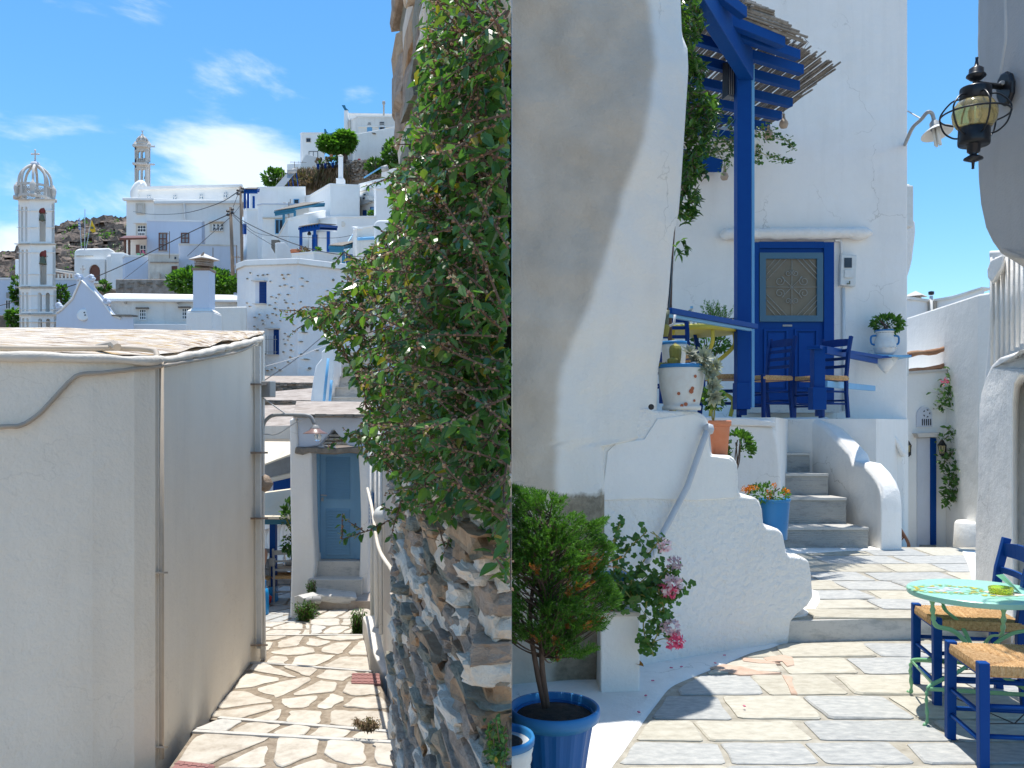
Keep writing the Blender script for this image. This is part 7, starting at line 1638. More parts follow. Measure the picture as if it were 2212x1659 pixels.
leafy('fig_bush', 'bright green bush beside the bell tower foot', 'bush', 29, 688, 53, 26, 40, 500, .3, 'leafd'); leafy('cypress', 'dark green cypress squeezed left of the bell tower', 'tree', 35, 628, 54, 16, 56, 500, .28, 'leafd'); leafy('green_bush', 'little bright green bush behind the chapel gable top', 'bush', 226, 618, 58, 24, 16, 300, .28, 'leafd'); leafy('green_bush', 'bright green bush between the bell tower and the chapel gable', 'bush', 132, 640, 56, 22, 50, 420, .3, 'leafd')
# flags
for (x0, y0, x1, y1, nm, lab) in ((168, 535, 172, 470, 'flag', 'blue and white striped flag on a thin pole before the rocky hill'), (186, 535, 197, 474, 'yellow_flag', 'yellow flag with a dark emblem on a thin pole before the rocky hill')):
    t = thing(nm, lab, 'flag', P(x0+(3 if nm == 'flag' else 0), 538, 78)); obj('pole', MB().tube([P(x0+8-(0 if nm == 'flag' else 8), 538, 78), P(x1, y1, 78)], .035, 5), M['rail_white'], t)
    if nm == 'flag':
        for k in range(8):
            m = MB(); a = 472+k*3; m.hexa([P(x1-4+k*.2, a, 78), P(x1+1+k*.3, a+1, 78), P(x1+1.5+k*.3, a+4, 78), P(x1-4+k*.3, a+3, 78), P(x1-4+k*.2, a, 78.05), P(x1+1+k*.3, a+1, 78.05), P(x1+1.5+k*.3, a+4, 78.05), P(x1-4+k*.3, a+3, 78.05)]); obj('stripe', m, M['flagb' if k % 2 else 'flagw'], t)
    else:
        m = MB(); pts = [(198, 476), (201, 484), (205, 492), (206, 501), (199, 502), (193, 496), (193, 486)]; m.plate(flat(78), pts, -.05, 0); obj('cloth', m, M['flagy'], t); obj('emblem', MB().lathe(P(198.5, 492, 77.9), [(.13, -.02), (.13, .02)], 8, Matrix.Rotation(DR(90), 3, 'X')), M['bronze'], t)
o = obj('flagpole', MB().tube([P(183, 540, 79), P(183.5, 452, 79)], .035, 6), M['rail_white']); tag(o, 'tall bare white flagpole between the two flags', 'flagpole')
# ---- chapel with scrolled gable
cp = thing('chapel', 'white chapel with a scrolled gable, round window and long vaulted nave', 'chapel', P(200, 708, 46)); GF = Face((121, 48.6), (289, 45.6))
gp = [(121, 720), (122, 676), (131, 668), (155, 642), (164, 622), (166, 604), (165, 596), (170, 591), (178, 592), (181, 600), (186, 598), (193, 592), (203, 593), (205, 603), (202, 612), (206, 622), (214, 632), (224, 640), (232, 655), (239, 666), (248, 678), (262, 682), (288, 683), (289, 720)]
front_solid('gable_wall', GF, gp, .5, WB, cp, .05)  # the gable's bluish shade is put into its limewash colour
inn = [(131, 714), (136, 676), (152, 662), (166, 640), (176, 613), (186, 614), (206, 640), (222, 662), (240, 681), (256, 690), (266, 714)]
obj('gable_moulding', MB().tube([GF.p(x, y, .03) for x, y in [(124, 676), (134, 669), (158, 645), (176, 604), (190, 618), (208, 634), (226, 655), (243, 680), (262, 688)]], .07, 6), W_, cp, smooth=True)
for x, y, s in ((170, 598, 1), (199, 600, -1), (232, 650, -1), (129, 660, 1)): obj('scroll', MB().tube([GF.p(x+6*(1-a/26)*math.cos(a*.4*s), y+7*(1-a/26)*math.sin(a*.4), .05) for a in range(20)], .10, 6), WB, cp, smooth=True)
rw_ = obj('round_window', MB().lathe(GF.p(182, 681, .02), [(.28, 0), (.36, .03), (.36, .10), (.27, .10)], 20, Matrix.Rotation(DR(80), 3, 'X')), W_, cp, smooth=True); obj('pane', MB().lathe(GF.p(183, 681, .03), [(.27, 0), (.27, .02)], 16, Matrix.Rotation(DR(84), 3, 'X')), W_, rw_)
for k in range(6): a = k*math.pi/3; obj('petal_hole', MB().lathe(GF.p(183+3.4*math.cos(a), 681+7*math.sin(a)*.9, .07), [(.045, 0), (.045, .02)], 6, Matrix.Rotation(DR(84), 3, 'X')), M['pane'], rw_)
m = MB(); m.tube([GF.p(176, 590, -.1), GF.p(176, 573, -.1)], .05, 5); m.tube([GF.p(171, 580, -.1), GF.p(181, 580, -.1)], .05, 5); obj('cross', m, ST, cp)
obj('slate_cap', MB().fbox(GF, 246, 680, 288, 683.5, -.3, .15), M['slate'], cp)
NF = Face((238, 47.3), (520, 49.5)); obj('nave_wall', MB().plate(NF, [(238, 720), (238, 646), (520, 650), (520, 720)], -6, 0), WW, cp)
m = MB(); vs = []
for k in range(9):
    a = k/8*math.pi/2
    for x in (222, 300, 400, 516): p = NF.p(max(x, 222), 646+(x-222)*.012, .25); vs.append(p+Vector((0, 3.2*(1-math.cos(a)), .62*math.sin(a)+0)))
fs = [(4*k+i, 4*k+i+1, 4*k+i+5, 4*k+i+4) for k in range(8) for i in range(3)]; obj('vault_roof', m.add(vs, fs), W_, cp, smooth=True)
obj('eave', MB().plate(NF, [(232, 646), (520, 649), (520, 654), (232, 652)], -.1, .28), W_, cp, bevel=.03); obj('plinth', MB().plate(NF, [(288, 702), (420, 702), (420, 720), (288, 720)], 0, .5), W_, cp, bevel=.03)
for x in (272, 385, 512): obj('spout', MB().tube([NF.p(x, 655, 0), NF.p(x, 656, .4)], .06, 5), M['pipe'], cp)
f = win(cp, NF, 301, 668, 316, 691, 'white_far', 'pane', 3, 3, 1.6, False); obj('hood', MB().fbox(NF, 294, 665, 322, 667.5, 0, .3), M['slate'], f); f = win(cp, NF, 393, 666, 408, 690, 'white_far', 'pane', 3, 3, 1.6, False); obj('hood', MB().fbox(NF, 385, 663, 412, 665.5, 0, .3), M['slate'], f)
house('low_white_wall', 'low rough white wall right of the big chimney', [(440, 40), (533, 41)], [664, 662], 720, WW, 2, False, 'wall')
# ---- big chimney
cy = thing('chimney', 'tall white chimney with a pyramid cap and rusty wire-tied louvre, a sparrow on top', 'chimney', P(441, 716, 26)); q = 26/S; c = P(441, 716, 26.5)
def sqp(w, y0, y1, mat, nm, w2=None, b=.02): 
    z0, z1 = P(0, y1, 26).z, P(0, y0, 26).z; w2 = w2 or w; m = MB(); k = [(-1, -1), (1, -1), (1, 1), (-1, 1)]; m.hexa([c+Vector((a*w*q, b_*w*q, z0-c.z)) for a, b_ in k][:4]+[c+Vector((a*w2*q, b_*w2*q, z1-c.z)) for a, b_ in k]); 
    m.f = [(0, 1, 2, 3), (7, 6, 5, 4), (0, 1, 5, 4), (1, 2, 6, 5), (2, 3, 7, 6), (3, 0, 4, 7)]; return obj(nm, m, mat, cy, bevel=b)
sqp(29, 672, 720, M['white_rough'], 'base', b=.04); sqp(29, 664, 672, M['white_rough'], 'base_shoulder', 20); sqp(18, 580, 670, WB, 'shaft'); sqp(20, 575, 581, M['rust'], 'collar')
obj('louvre', MB().lathe(P(441, 575, 26.3), [(20*q, 0), (19*q, 5*q), (17*q, 7*q), (20*q, 11*q), (17*q, 16*q)], 12), M['rust'], cy); obj('cap', MB().lathe(P(441, 562, 26.3), [(33*q, 0), (33*q, 1*q), (0, 15*q)], 4, Matrix.Rotation(DR(12), 3, 'Z')), M['marble_trim'], cy)
for z in (567, 571, 576): obj('wire', MB().tube([P(441, z, 26.3)+Vector((math.cos(a*.5)*20*q, math.sin(a*.5)*20*q, .01*math.sin(a))) for a in range(14)], .008, 4), M['pipe'], cy)
bd = P(437, 551, 26.0); sp_ = thing('sparrow', 'small brown sparrow perched on the chimney cap', 'bird', bd)
m = MB(); m.tube(bez([bd+Vector((-.055, 0, -.03)), bd+Vector((-.02, 0, .0)), bd+Vector((.02, 0, .035)), bd+Vector((.045, 0, .075)), bd+Vector((.06, 0, .09))], 4), [.006, .008, .012, .018, .024, .028, .032, .034, .034, .032, .028, .024, .022, .022, .02, .012, .004], 8); obj('body', m, M['rust'], sp_, smooth=True)
obj('tail', MB().box(bd+Vector((-.08, 0, -.05)), (.07, .02, .01), 0, 0), M['brown'], sp_); obj('beak', MB().lathe(bd+Vector((.07, 0, .09)), [(.006, 0), (0, .018)], 5, Matrix.Rotation(DR(90), 3, 'Y')), M['black'], sp_)
# ---- poles and wires
for x0, x1, yt, yb, d, w, lab in ((496, 503, 448, 582, 52, 4.2, 'shorter weathered timber utility pole with crossing cables'), (518, 523, 403, 572, 54, 3.2, 'taller thin brown timber utility pole by the blue pergola house')):
    t = thing('utility_pole', lab, 'utility pole', P(x1, yb, d), 'timber utility poles'); q = d/S; obj('pole', MB().tube([P(x1, yb+12, d), P(x0+(x1-x0)*.3, yt, d)], [w*q, w*q*.8], 10), M['pole'], t, smooth=True)
    for k in range(4): obj('insulator', MB().lathe(P(x0+(-4 if k % 2 else 6), yt+6+k*4, d-.2), [(.09, 0), (.11, .06), (.05, .14)], 8), M['black'], t)
    obj('bracket', MB().tube([P(x0-6, yt+10, d-.15), P(x0+8, yt+8, d-.15)], .05, 5), M['grey_metal'], t)
def wire(pts, r, lab, mat='cable', sag=True):
    o = obj('overhead_cable', MB().tube(bez([P(*p) for p in pts], 8), r*.62, 4), M[mat], smooth=True); return tag(o, lab, 'cable', 'overhead cables over the village')
wire([(-40, 668, 50), (0, 660, 50), (39, 650, 51.5)], .04, 'black cable entering from the far left edge'); wire([(124, 627, 50.8), (200, 601, 51), (300, 557, 52), (400, 507, 52), (470, 474, 52), (497, 462, 51.7)], .05, 'thick twisted cable rising from the bell tower to the shorter pole')
wire([(503, 462, 51.7), (530, 480, 50), (600, 513, 48), (680, 540, 47), (760, 553, 46), (810, 556, 46)], .045, 'thick twisted cable running right from the shorter pole across the white houses'); wire([(498, 462, 51.7), (512, 425, 53), (519, 405, 54)], .03, 'cable between the two timber poles, steep one')
wire([(288, 457, 98), (330, 463, 90), (400, 460, 80), (470, 440, 65), (518, 412, 54)], .05, 'thin sagging cable from the hill church to the taller pole'); wire([(503, 465, 51.7), (540, 500, 55), (600, 536, 60), (640, 560, 62)], .025, 'thin cable falling from the shorter pole to the stair house')
wire([(522, 410, 54), (520, 440, 54), (505, 462, 52)], .03, 'loose drooping cable hanging between the timber poles'); wire([(523, 480, 54), (560, 505, 50), (640, 512, 48), (720, 514, 47), (762, 508, 47)], .025, 'thin cable sagging across the bright blue pergola')
wire([(571, 822, 14), (640, 775, 16), (700, 725, 18), (790, 660, 20), (860, 612, 21)], .012, 'black cable slanting up from the low house corner into the shrub'); wire([(567, 793, 14), (640, 772, 15), (700, 748, 16), (790, 715, 18)], .01, 'white cable slanting across the pitted house', 'cablew')
wire([(497, 470, 51.7), (440, 520, 60), (405, 553, 66)], .03, 'thin cable dropping from the shorter pole to the beige outhouse'); wire([(262, 607, 66), (300, 578, 68), (325, 558, 69)], .03, 'short cable running up the grey-blue terrace block')
for (x, y0, y1, bars, d, lab) in ((366, 500, 558, ((347, 366, 504), (349, 366, 522)), 68, 'rusty television aerial in front of the grey-blue house'), (460, 535, 556, ((423, 462, 553),), 66, 'orange aerial boom beside the shorter timber pole'), (610, 372, 404, ((603, 622, 385),), 88, 'rusty mast above the roof beside the round tree'), (636, 350, 388, ((628, 662, 350),), 92, 'comb-shaped aerial on the roof near the solar heater'), (744, 436, 512, ((738, 746, 450), (740, 746, 462)), 70, 'rusty mast before the long blue awning'), (735, 430, 456, ((732, 738, 440),), 72, 'thin grey aerial on the house roof above the long awning'), (511, 530, 600, ((500, 520, 555), (506, 516, 575)), 50, 'grey aerial mast strapped to the pitted house corner')):
    if x in (744, 735): x -= 120 if x == 744 else 108; bars = [(a-120, b-120, c_) for a, b, c_ in bars]
    t = thing('aerial', lab, 'aerial', P(x, y1, d), 'television aerials'); obj('mast', MB().tube([P(x, y0, d), P(x, y1, d)], .035, 5), M['rust'], t)
    for a, b, y in bars:
        obj('boom', MB().tube([P(a, y, d), P(b, y+1, d)], .025, 4), M['rust'], t)
        for k in range(4): xx = a+(b-a)*k/4; obj('element', MB().tube([P(xx, y-2.5, d-.1), P(xx, y+3, d+.1)], .018, 4), M['rust'], t)
# ---- right cluster of houses
ph, pC = house('pergola_house', 'tall white house carrying a small blue pergola beside the taller pole', [(526, 76), (533, 74), (560, 74)], [451, 451, 451], 570, W_, 6, True)
obj('shutter', MB().fbox(pC.f[0], 528, 484, 532.5, 506, 0, .2), M['blue'], ph)
def pergola(lab, posts, roof, d, dd, mat='blue', n=9):
    """roof: near-left, near-right, far-right, far-left pixel corners"""
    t = thing('blue_pergola', lab, 'pergola', P(posts[0][0], posts[0][2], d)); c4 = [P(x, y, k) for (x, y), k in zip(roof, (d, d, dd, dd))]
    for x, y0, y1 in posts: obj('post', MB().box(((P(x, 0, d).x), d, (P(0, y0, d).z+P(0, y1, d).z)/2), (.17, .17, P(0, y0, d).z-P(0, y1, d).z)), M[mat], t)
    def bm_(a, b, w, h): e = (b-a).normalized(); s = Vector((-e.y, e.x, 0)); s = s.normalized()*w/2 if s.length > 1e-5 else Vector((w/2, 0, 0)); u = Vector((0, 0, h)); return MB().hexa([a-s-u, b-s-u, b-s+u, a-s+u, a+s-u, b+s-u, b+s+u, a+s+u])
    obj('beam', bm_(c4[0], c4[1], .14, .12), M[mat], t); obj('beam', bm_(c4[3], c4[2], .14, .12), M[mat], t)
    for i in range(n): f = i/(n-1); obj('rafter', bm_(c4[0].lerp(c4[1], f)+Vector((0, -.15, .12)), c4[3].lerp(c4[2], f)+Vector((0, 0, .12)), .1, .08), M[mat], t)
    obj('roof_sheet', MB().hexa([v+Vector((0, -.2, .22)) for v in c4]+[v+Vector((0, -.2, .27)) for v in c4]), M['slate'], t); return t
pergola('small blue pergola on the roof terrace by the taller timber pole', [(529, 415, 452), (536, 415, 452), (548, 424, 451)], [(526, 415), (556, 415), (560, 412), (538, 412)], 75, 79)
th1, tC = house('upper_terrace_house', 'wide white house with one small blue window below the solar heater', [(540, 83), (556, 80), (600, 80), (660, 81)], [413, 405, 404, 404], 450, W_, 6, True); win(th1, tC.f[2], 634, 430, 646, 442, 'blue_light', 'pane', 1, 1, 1.5, False); win(th1, Face((548, 82), (557, 80)), 549, 430, 553, 450, 'white_far', 'pane', 1, 2, 1, False)
h2_, hC2 = house('awning_house', 'white house with an open dark blue doorway under the long awning', [(557, 72), (567, 70), (668, 71)], [442, 440, 441], 560, W_, 6, True, cm=WG)
win(h2_, hC2.f[1], 594, 474, 612, 506, 'blue_light', 'pane', 2, 1, 1.6, False, 'door'); obj('ledge', MB().fbox(hC2.f[1], 567, 470, 640, 472.5, 0, .25), M['old_cream'], h2_)
pergola('long dark blue awning sloping over the terrace of the white house', [(613, 464, 502), (637, 455, 470)], [(594, 463), (637, 456), (701, 443), (650, 446)], 67, 72, 'teal', 16)
cw, cwC = house('curved_wall_house', 'white house with a curved terrace wall under the long awning', [(600, 66), (622, 62), (665, 63), (703, 66)], [512, 472, 462, 455], 560, W_, 5, True)
stt = thing('white_stairs', 'white village stairway with sloping parapets leading up right of the pole', 'stairs', P(595, 560, 60)); obj('parapet', MB().plate(Face((566, 60), (604, 60.5)), [(566, 512), (573, 515), (597, 552), (594, 565), (566, 565)], -.3, 0), W_, stt, bevel=.03); obj('parapet', MB().plate(Face((598, 59), (640, 60)), [(598, 524), (616, 524), (636, 548), (640, 565), (598, 565)], -.3, 0), W_, stt, bevel=.03)
for i in range(6): obj('step', MB().fbox(flat(61+i*.3), 586, 548-i*6, 602, 554-i*6, -.5, 0), M['slate'], stt)
bw, bC = house('big_white_house', 'largest plain white house front below the village chimney', [(657, 82), (670, 78), (713, 74), (777, 76)], [424, 422, 397, 400], 560, W_, 8, True); obj('lower_wall', MB().fbox(Face((700, 73.5), (777, 75.5)), 706, 466, 777, 545, -.3, 0), W_, bw, bevel=.05)
t = thing('slim_chimney', 'slim white chimney with a little slate cap in front of the rubble garden wall', 'chimney', P(736, 398, 78)); q = 78/S; c = P(736, 398, 78)
obj('base', MB().box(c+Vector((0, 0, .2)), (17*q, 17*q, .55)), W_, t, bevel=.04); obj('shaft', MB().box(c+Vector((0, 0, 30*q)), (9*q, 9*q, 58*q)), W_, t, bevel=.03); obj('cap', MB().lathe(c+Vector((0, 0, 60*q)), [(7.5*q, 0), (7.5*q, .8*q), (0, 4.5*q)], 4, Matrix.Rotation(DR(45), 3, 'Z')), ST, t)
aw, aC = house('arched_door_house', 'white house with blue doors, lunette and wall lantern at the right of the village', [(776, 80), (812, 76), (873, 70)], [398, 389, 378], 560, W_, 8, 4); obj('cornice', MB().plate(aC.f[0], [(776, 410), (812, 400), (812, 405), (776, 416)], 0, .25), W_, aw)
lune(aw, aC.f[0], 789, 414, 432, 10); win(aw, aC.f[0], 785, 454, 792, 470, 'blue', 'blue', 1, 1, 1, False, 'door'); win(aw, aC.f[0], 801, 447, 810, 470, 'blue', 'blue_light', 1, 1, 1, False, 'door'); obj('ac_unit', MB().fbox(aC.f[0], 799, 424, 808, 434, 0, .5), M['potwhite'], aw); obj('ledge', MB().plate(aC.f[0], [(778, 444), (812, 434), (812, 436), (778, 447)], 0, .15), M['old_cream'], aw)
leafy('potted_shrub', 'round dusty green potted shrub on the roof by the blue doors', 'shrub', 802, 463, 72, 14, 8, 160, .3, 'leafd')
house('tall_right_house', 'tall plain white house front partly behind the shrub twigs', [(808, 66), (812, 64), (885, 66)], [407, 406, 407], 600, W_, 6, True)
rr = thing('round_topped_wall', 'white wall block with a rounded top corner beside the hanging shrub twigs', 'wall', P(840, 580, 44)); front_solid('wall', flat(44), [(809, 700), (809, 484), (812, 477), (819, 475), (900, 475), (900, 700)], 3, W_, rr, .12)
mh, mC = house('middle_house', 'two-faced white house behind the bright blue pergola', [(677, 66), (727, 62), (812, 64)], [474, 468, 467], 565, W_, 7, True); F = mC.f[1]
obj('round_vent', MB().lathe(F.p(740, 484, .02), [(.2, -.02), (.2, .04)], 12, Matrix.Rotation(DR(90), 3, 'X')), M['old_cream'], mh)
obj('stair_rail', MB().tube([P(726, 560, 56), P(769, 497, 60)], .05, 5), M['blue_light'], mh); obj('stair_rail', MB().tube([P(738, 560, 56), P(766, 520, 59)], .05, 5), M['blue_light'], mh)
sd, sC = house('pergola_annex', 'small white annex with blue doors under the bright blue pergola', [(668, 60), (688, 58), (728, 59)], [500, 500, 498], 560, W_, 3, False); F = sC.f[1]; win(sd, sC.f[0], 676, 507, 686, 543, 'blue', 'blue_dark', 1, 1, 1, False, 'door'); win(sd, F, 706, 500, 712, 546, 'blue', 'blue_dark', 1, 1, 1, False, 'door')
pergola('bright blue pergola over the small terrace in the middle of the village', [(650, 497, 549), (680, 493, 548), (709, 500, 545)], [(647, 499), (690, 492), (728, 494), (677, 492)], 56, 60, 'blue', 8)
o = obj('bulb_lamp', MB().lathe(P(668, 500, 58), [(.12, -.25), (.14, -.15), (.05, .05), (.02, .25)], 8), M['black'], smooth=True); tag(o, 'dark hanging bulb lamp under the bright blue pergola', 'lamp')
pergola('dark slatted blue awning low on the right of the village', [(742, 542, 575), (771, 540, 570)], [(712, 540), (742, 541), (782, 528), (725, 536)], 50, 53, 'teal', 9)
tw_, twC = house('terrace_parapet', 'low white terrace parapet below the bright blue pergola', [(630, 55), (677, 53), (780, 55)], [548, 544, 549], 580, W_, 3, True, 'wall')
t = pot('planter_box', 'terracotta trough on the low terrace parapet', P(640, 547, 55), [(.35, 0), (.4, .18), (.38, .2)], M['terracotta']); leafy('dry_plant', 'dry reddish plant beside the blue pergola post', 'plant', 655, 543, 54.5, 16, 12, 120, .25, 'drybrush'); leafy('agave', 'small spiky green plant at the foot of the blue pergola', 'plant', 686, 541, 54, 10, 6, 90, .22, 'leafd')
ls, lsC = house('lean_shed', 'stained white shed with a pale blue pipe at the right of the village', [(762, 50), (770, 48), (812, 49)], [490, 492, 486], 580, WW, 3, True); obj('pipe', MB().tube([lsC.f[1].p(770, 517, .15), lsC.f[1].p(808, 515, .15)], .09, 6), M['blue_light'], ls); obj('door', MB().fbox(Face((745, 49), (765, 49)), 748, 550, 762, 570, 0, .1), M['blue_dark'], ls)
# ---- pitted house with whitewash-edged stones
H8 = thing('pitted_house', 'rough white two-storey house pitted with stones and two blue shuttered windows', 'house', P(643, 818, 42)); KC = Chain([(512, 44.3), (532, 43.6), (644, 41.2), (770, 44)])
pts = [(512, 44.3), (531, 43.6), (644, 41.2), (770, 44)]; yt = [574, 572, 568, 580]; q_ = [P(x, y, d) for (x, d), y in zip(pts, yt)]
obj('wall', MB().prism([(p.x, p.y) for p in q_]+[(q_[-1].x+1, 50), (q_[0].x-1, 50)], 3, [p.z for p in q_]+[q_[-1].z, q_[0].z]), plaster('rough whitewash', (.80, .80, .80), (.6, .56, .5), .25, sc_=.5, stain=.3, fine=.6, lump=1.0), H8, bevel=.05)
for i in range(3):
    (xa, da), (xb, db) = pts[i], pts[i+1]; F = KC.f[i]; yy = [570, 562, 558, 573]; obj('parapet', MB().plate(F, [(xa, yy[i]), (xb, yy[i+1]), (xb, yy[i+1]+12), (xa, yy[i]+12)], -.5, .08), W_, H8, bevel=.03); obj('slate_course', MB().plate(F, [(xa, yy[i]+12), (xb, yy[i+1]+12), (xb, yy[i+1]+13.5), (xa, yy[i]+13.5)], -.2, .12), M['old_cream'], H8)
F1 = KC.f[1]; F2 = KC.f[2]
shutter(H8, F1, 561, 609, 576, 656, reveal=552); shutter(H8, F1, 592, 712, 603, 766, reveal=581)
b_ = thing('balcony_grille', 'thin iron window grille on the lower shuttered window of the pitted house', 'grille', F1.p(592, 770, .2))
for i in range(6): obj('bar', MB().tube([F1.p(580+i*4.7, 726, .25), F1.p(580+i*4.7, 766, .25)], .015, 4), M['grey_metal'], b_)
for y in (734, 761): obj('cross_bar', MB().tube([F1.p(575, y, .25), F1.p(607, y, .25)], .015, 4), M['grey_metal'], b_)
random.seed(61); ns = 0
rocks = [(x, y) for x in range(534, 642, 9) for y in range(592, 806, 12)]
def pit(F, x, y, w, h, mt):
    c = F.p(x, y, 0); m = MB(); n = 8; a = Vector((F.n.y, -F.n.x, 0))*-1; q = 42/S; vs = []
    for rr_, oo in ((1.35, .0), (1.15, .07), (.8, .06)): vs += [c+a*math.cos(2*math.pi*k/n)*w*q*rr_/2+Vector((0, 0, math.sin(2*math.pi*k/n)*h*q*rr_/2))+F.n*oo for k in range(n)]
    fs = [(k+l*n, k+l*n+n, (k+1) % n+l*n+n, (k+1) % n+l*n) for l in range(2) for k in range(n)]; 
    r_ = obj('plaster_rim', m.add(vs, fs), W_, H8)
    m = MB(); vs = [c+a*math.cos(2*math.pi*k/n)*w*q*R(.34, .46)+Vector((0, 0, math.sin(2*math.pi*k/n)*h*q*R(.3, .42)))+F.n*.10 for k in range(n)]+[c+a*math.cos(2*math.pi*k/n)*w*q*.4+Vector((0, 0, math.sin(2*math.pi*k/n)*h*q*.4)) for k in range(n)]
    obj('stone', m.add(vs, [tuple(range(n))]+[(k, k+n, (k+1) % n+n, (k+1) % n) for k in range(n)]), M[mt], H8)
for x, y in rocks:
    if R(0, 1) < .5: continue
    x += R(-4, 4); y += R(-5, 5)
    if (545 < x < 582 and 598 < y < 668) or (574 < x < 612 and 702 < y < 785): continue
    w = R(5, 12); pit(F1, min(max(x, 536), 638), y, w, R(2.6, 5), random.choice(['slate', 'st_grey', 'st_ochre', 'slate'])); ns += 1
for x, y, w, h in ((651, 601, 10, 3), (662, 608, 9, 3), (652, 618, 8, 3), (718, 605, 8, 7), (706, 628, 8, 3), (722, 636, 5, 3), (648, 652, 6, 4), (739, 662, 6, 4), (656, 718, 20, 3), (649, 738, 12, 4), (684, 757, 9, 3), (649, 766, 8, 6), (660, 776, 20, 3), (667, 796, 11, 7), (700, 700, 8, 3), (690, 650, 6, 3)): pit(F2, x, y, w, h, 'slate'); ns += 1
leafy('oleander_hedge', 'dense glossy green hedge spilling behind the big chimney', 'hedge', 440, 612, 58, 150, 60, 5200, .33, 'leafd', 0)
# ---- hilltop houses
th, thC = house('hilltop_cube_house', 'white cube house with a small dark window on the hilltop edge', [(649, 112), (653, 110), (700, 110)], [288, 287, 287], 390, W_, 8, True); F = thC.f[1]
win(th, F, 661, 298, 672, 308, 'old_cream', 'pane', 1, 1, 1, False); win(th, F, 667, 327, 687, 344, 'pane', 'white_far', 2, 1, 1, False, 'door')
house('step_wall', 'white wall stepping down left of the hilltop cube house', [(620, 108), (651, 107)], [354, 352], 400, W_, 3, False, 'wall')
front_solid('ramp', flat(104), [(640, 400), (650, 352), (660, 332), (688, 340), (706, 345), (712, 365), (712, 400)], 3, W_, th, .05)
mo = thing('shade_sail', 'dark green shade net strung beside the hilltop chimney', 'shade sail', P(720, 290, 108)); m = MB(); m.hexa([P(699, 290, 108), P(742, 284, 108), P(741, 289, 108), P(700, 296, 108), P(699, 289, 111), P(742, 283, 111), P(741, 284, 111), P(700, 291, 111)]); obj('cloth', m, M['teal'], mo)
tp_, tpC = house('hilltop_main_house', 'weathered white hilltop house with blue windows under pierced lunettes', [(750, 118), (773, 113), (858, 113), (884, 108)], [262, 250, 251, 236], 350, WW, 10, True, cm=W_); F = tpC.f[1]
obj('band', MB().fbox(F, 773, 273, 858, 275, 0, .15), W_, tp_); shutter(tp_, F, 793, 274, 804, 294, 'blue_light', 5, hood=False); win(tp_, F, 819, 272, 832, 290, 'blue_light', 'pane', 1, 1, 1.6, False); lune(tp_, F, 798, 264, 271, 11, (3, 2)); lune(tp_, F, 825, 262, 271, 13, (4, 2))
win(tp_, tpC.f[2], 871, 253, 875, 263, 'white_far', 'pane', 1, 3, .8, False); win(tp_, tpC.f[2], 869, 266, 878, 280, 'brown', 'pane', 1, 1, .8, False)
house('rear_house', 'white rear wall with a stovepipe behind the weathered hilltop house', [(751, 122), (866, 122)], [245, 247], 300, W_, 6, True)
t = thing('hilltop_chimney', 'tall white chimney with a green metal cowl at the hilltop house', 'chimney', P(747, 290, 116)); q = 116/S; m = MB(); m.prism([(P(743, 0, 116).x, 116), (P(751, 0, 116).x, 116), (P(751, 0, 116).x, 116.8), (P(743, 0, 116).x, 116.8)], P(0, 330, 116).z, P(0, 238, 116).z); obj('shaft', m, W_, t, bevel=.05); m = MB(); m.plate(flat(116), [(738, 227), (745, 227), (747, 233), (752, 237), (744, 237)], -.5, 0); obj('cowl', m, M['teal'], t)
t = thing('metal_cowl', 'green metal cowl on the roof left of the shade net', 'cowl', P(706, 289, 112)); obj('blade', MB().plate(flat(112), [(700, 279), (703, 278), (706, 285), (711, 288), (701, 289)], -.5, 0), M['teal'], t); obj('base', MB().fbox(flat(112), 699, 288, 712, 290, -.5, 0), M['teal'], t)
o = obj('stovepipe', MB().lathe(P(829, 248, 118), [(.12, -1), (.12, 1.4), (.22, 1.5), (.22, 1.9), (0, 2.0)], 8), M['grey_metal'], smooth=True); tag(o, 'grey stovepipe on the rear hilltop roof', 'stovepipe')
rg, rgC = house('rough_garden_house', 'long rough whitewashed garden building with slate ledge below the hilltop house', [(762, 108), (766, 106), (800, 105), (872, 103)], [293, 290, 284, 270], 352, M['white_rough'], 3, False); win(rg, rgC.f[2], 824, 317, 833, 328, 'old_cream', 'pane', 1, 1, 1, False, 'door'); obj('slate_ledge', MB().fbox(rgC.f[2], 806, 288, 812, 290, 0, .3), M['slate'], rg)
# rubble garden wall, stone by stone
gw = thing('garden_rubble_wall', 'brown rubble garden wall with dry creepers under the hilltop houses', 'wall', P(760, 395, 100)); GW = Chain([(640, 104), (760, 100), (890, 96)])
q_ = [(P(x, 0, d).x, d) for x, d in GW.pts]; obj('core', MB().prism(q_+[(q_[-1][0], 104), (q_[0][0], 108)], 20, [P(0, 372, 104).z, P(0, 350, 100).z, P(0, 342, 96).z, P(0, 342, 96).z, P(0, 372, 104).z]), M['rubble'], gw)
random.seed(70); k = 0; mm = {'rubble': MB(), 'st_grey': MB(), 'roof_earth': MB()}
for y in range(346, 404, 3):
    x = 748+R(0, 3)
    while x < 872:
        w = R(3, 6.5)
        if R(0, 1) < .85:
            pp_ = [(x, y+R(0, 1)), (x+w*.5, y+R(-.5, .4)), (x+w*.9, y+R(.2, 1)), (x+w, y+2), (x+w*.6, y+2.9), (x+.3, y+2.6)]
            if k < 290: obj('stone', MB().plate(GW.seg(x), pp_, 0, R(.08, .4)), M[random.choice(['rubble', 'st_grey', 'roof_earth', 'slate'])], gw)
            k += 1
        x += w+.4
dr__ = []
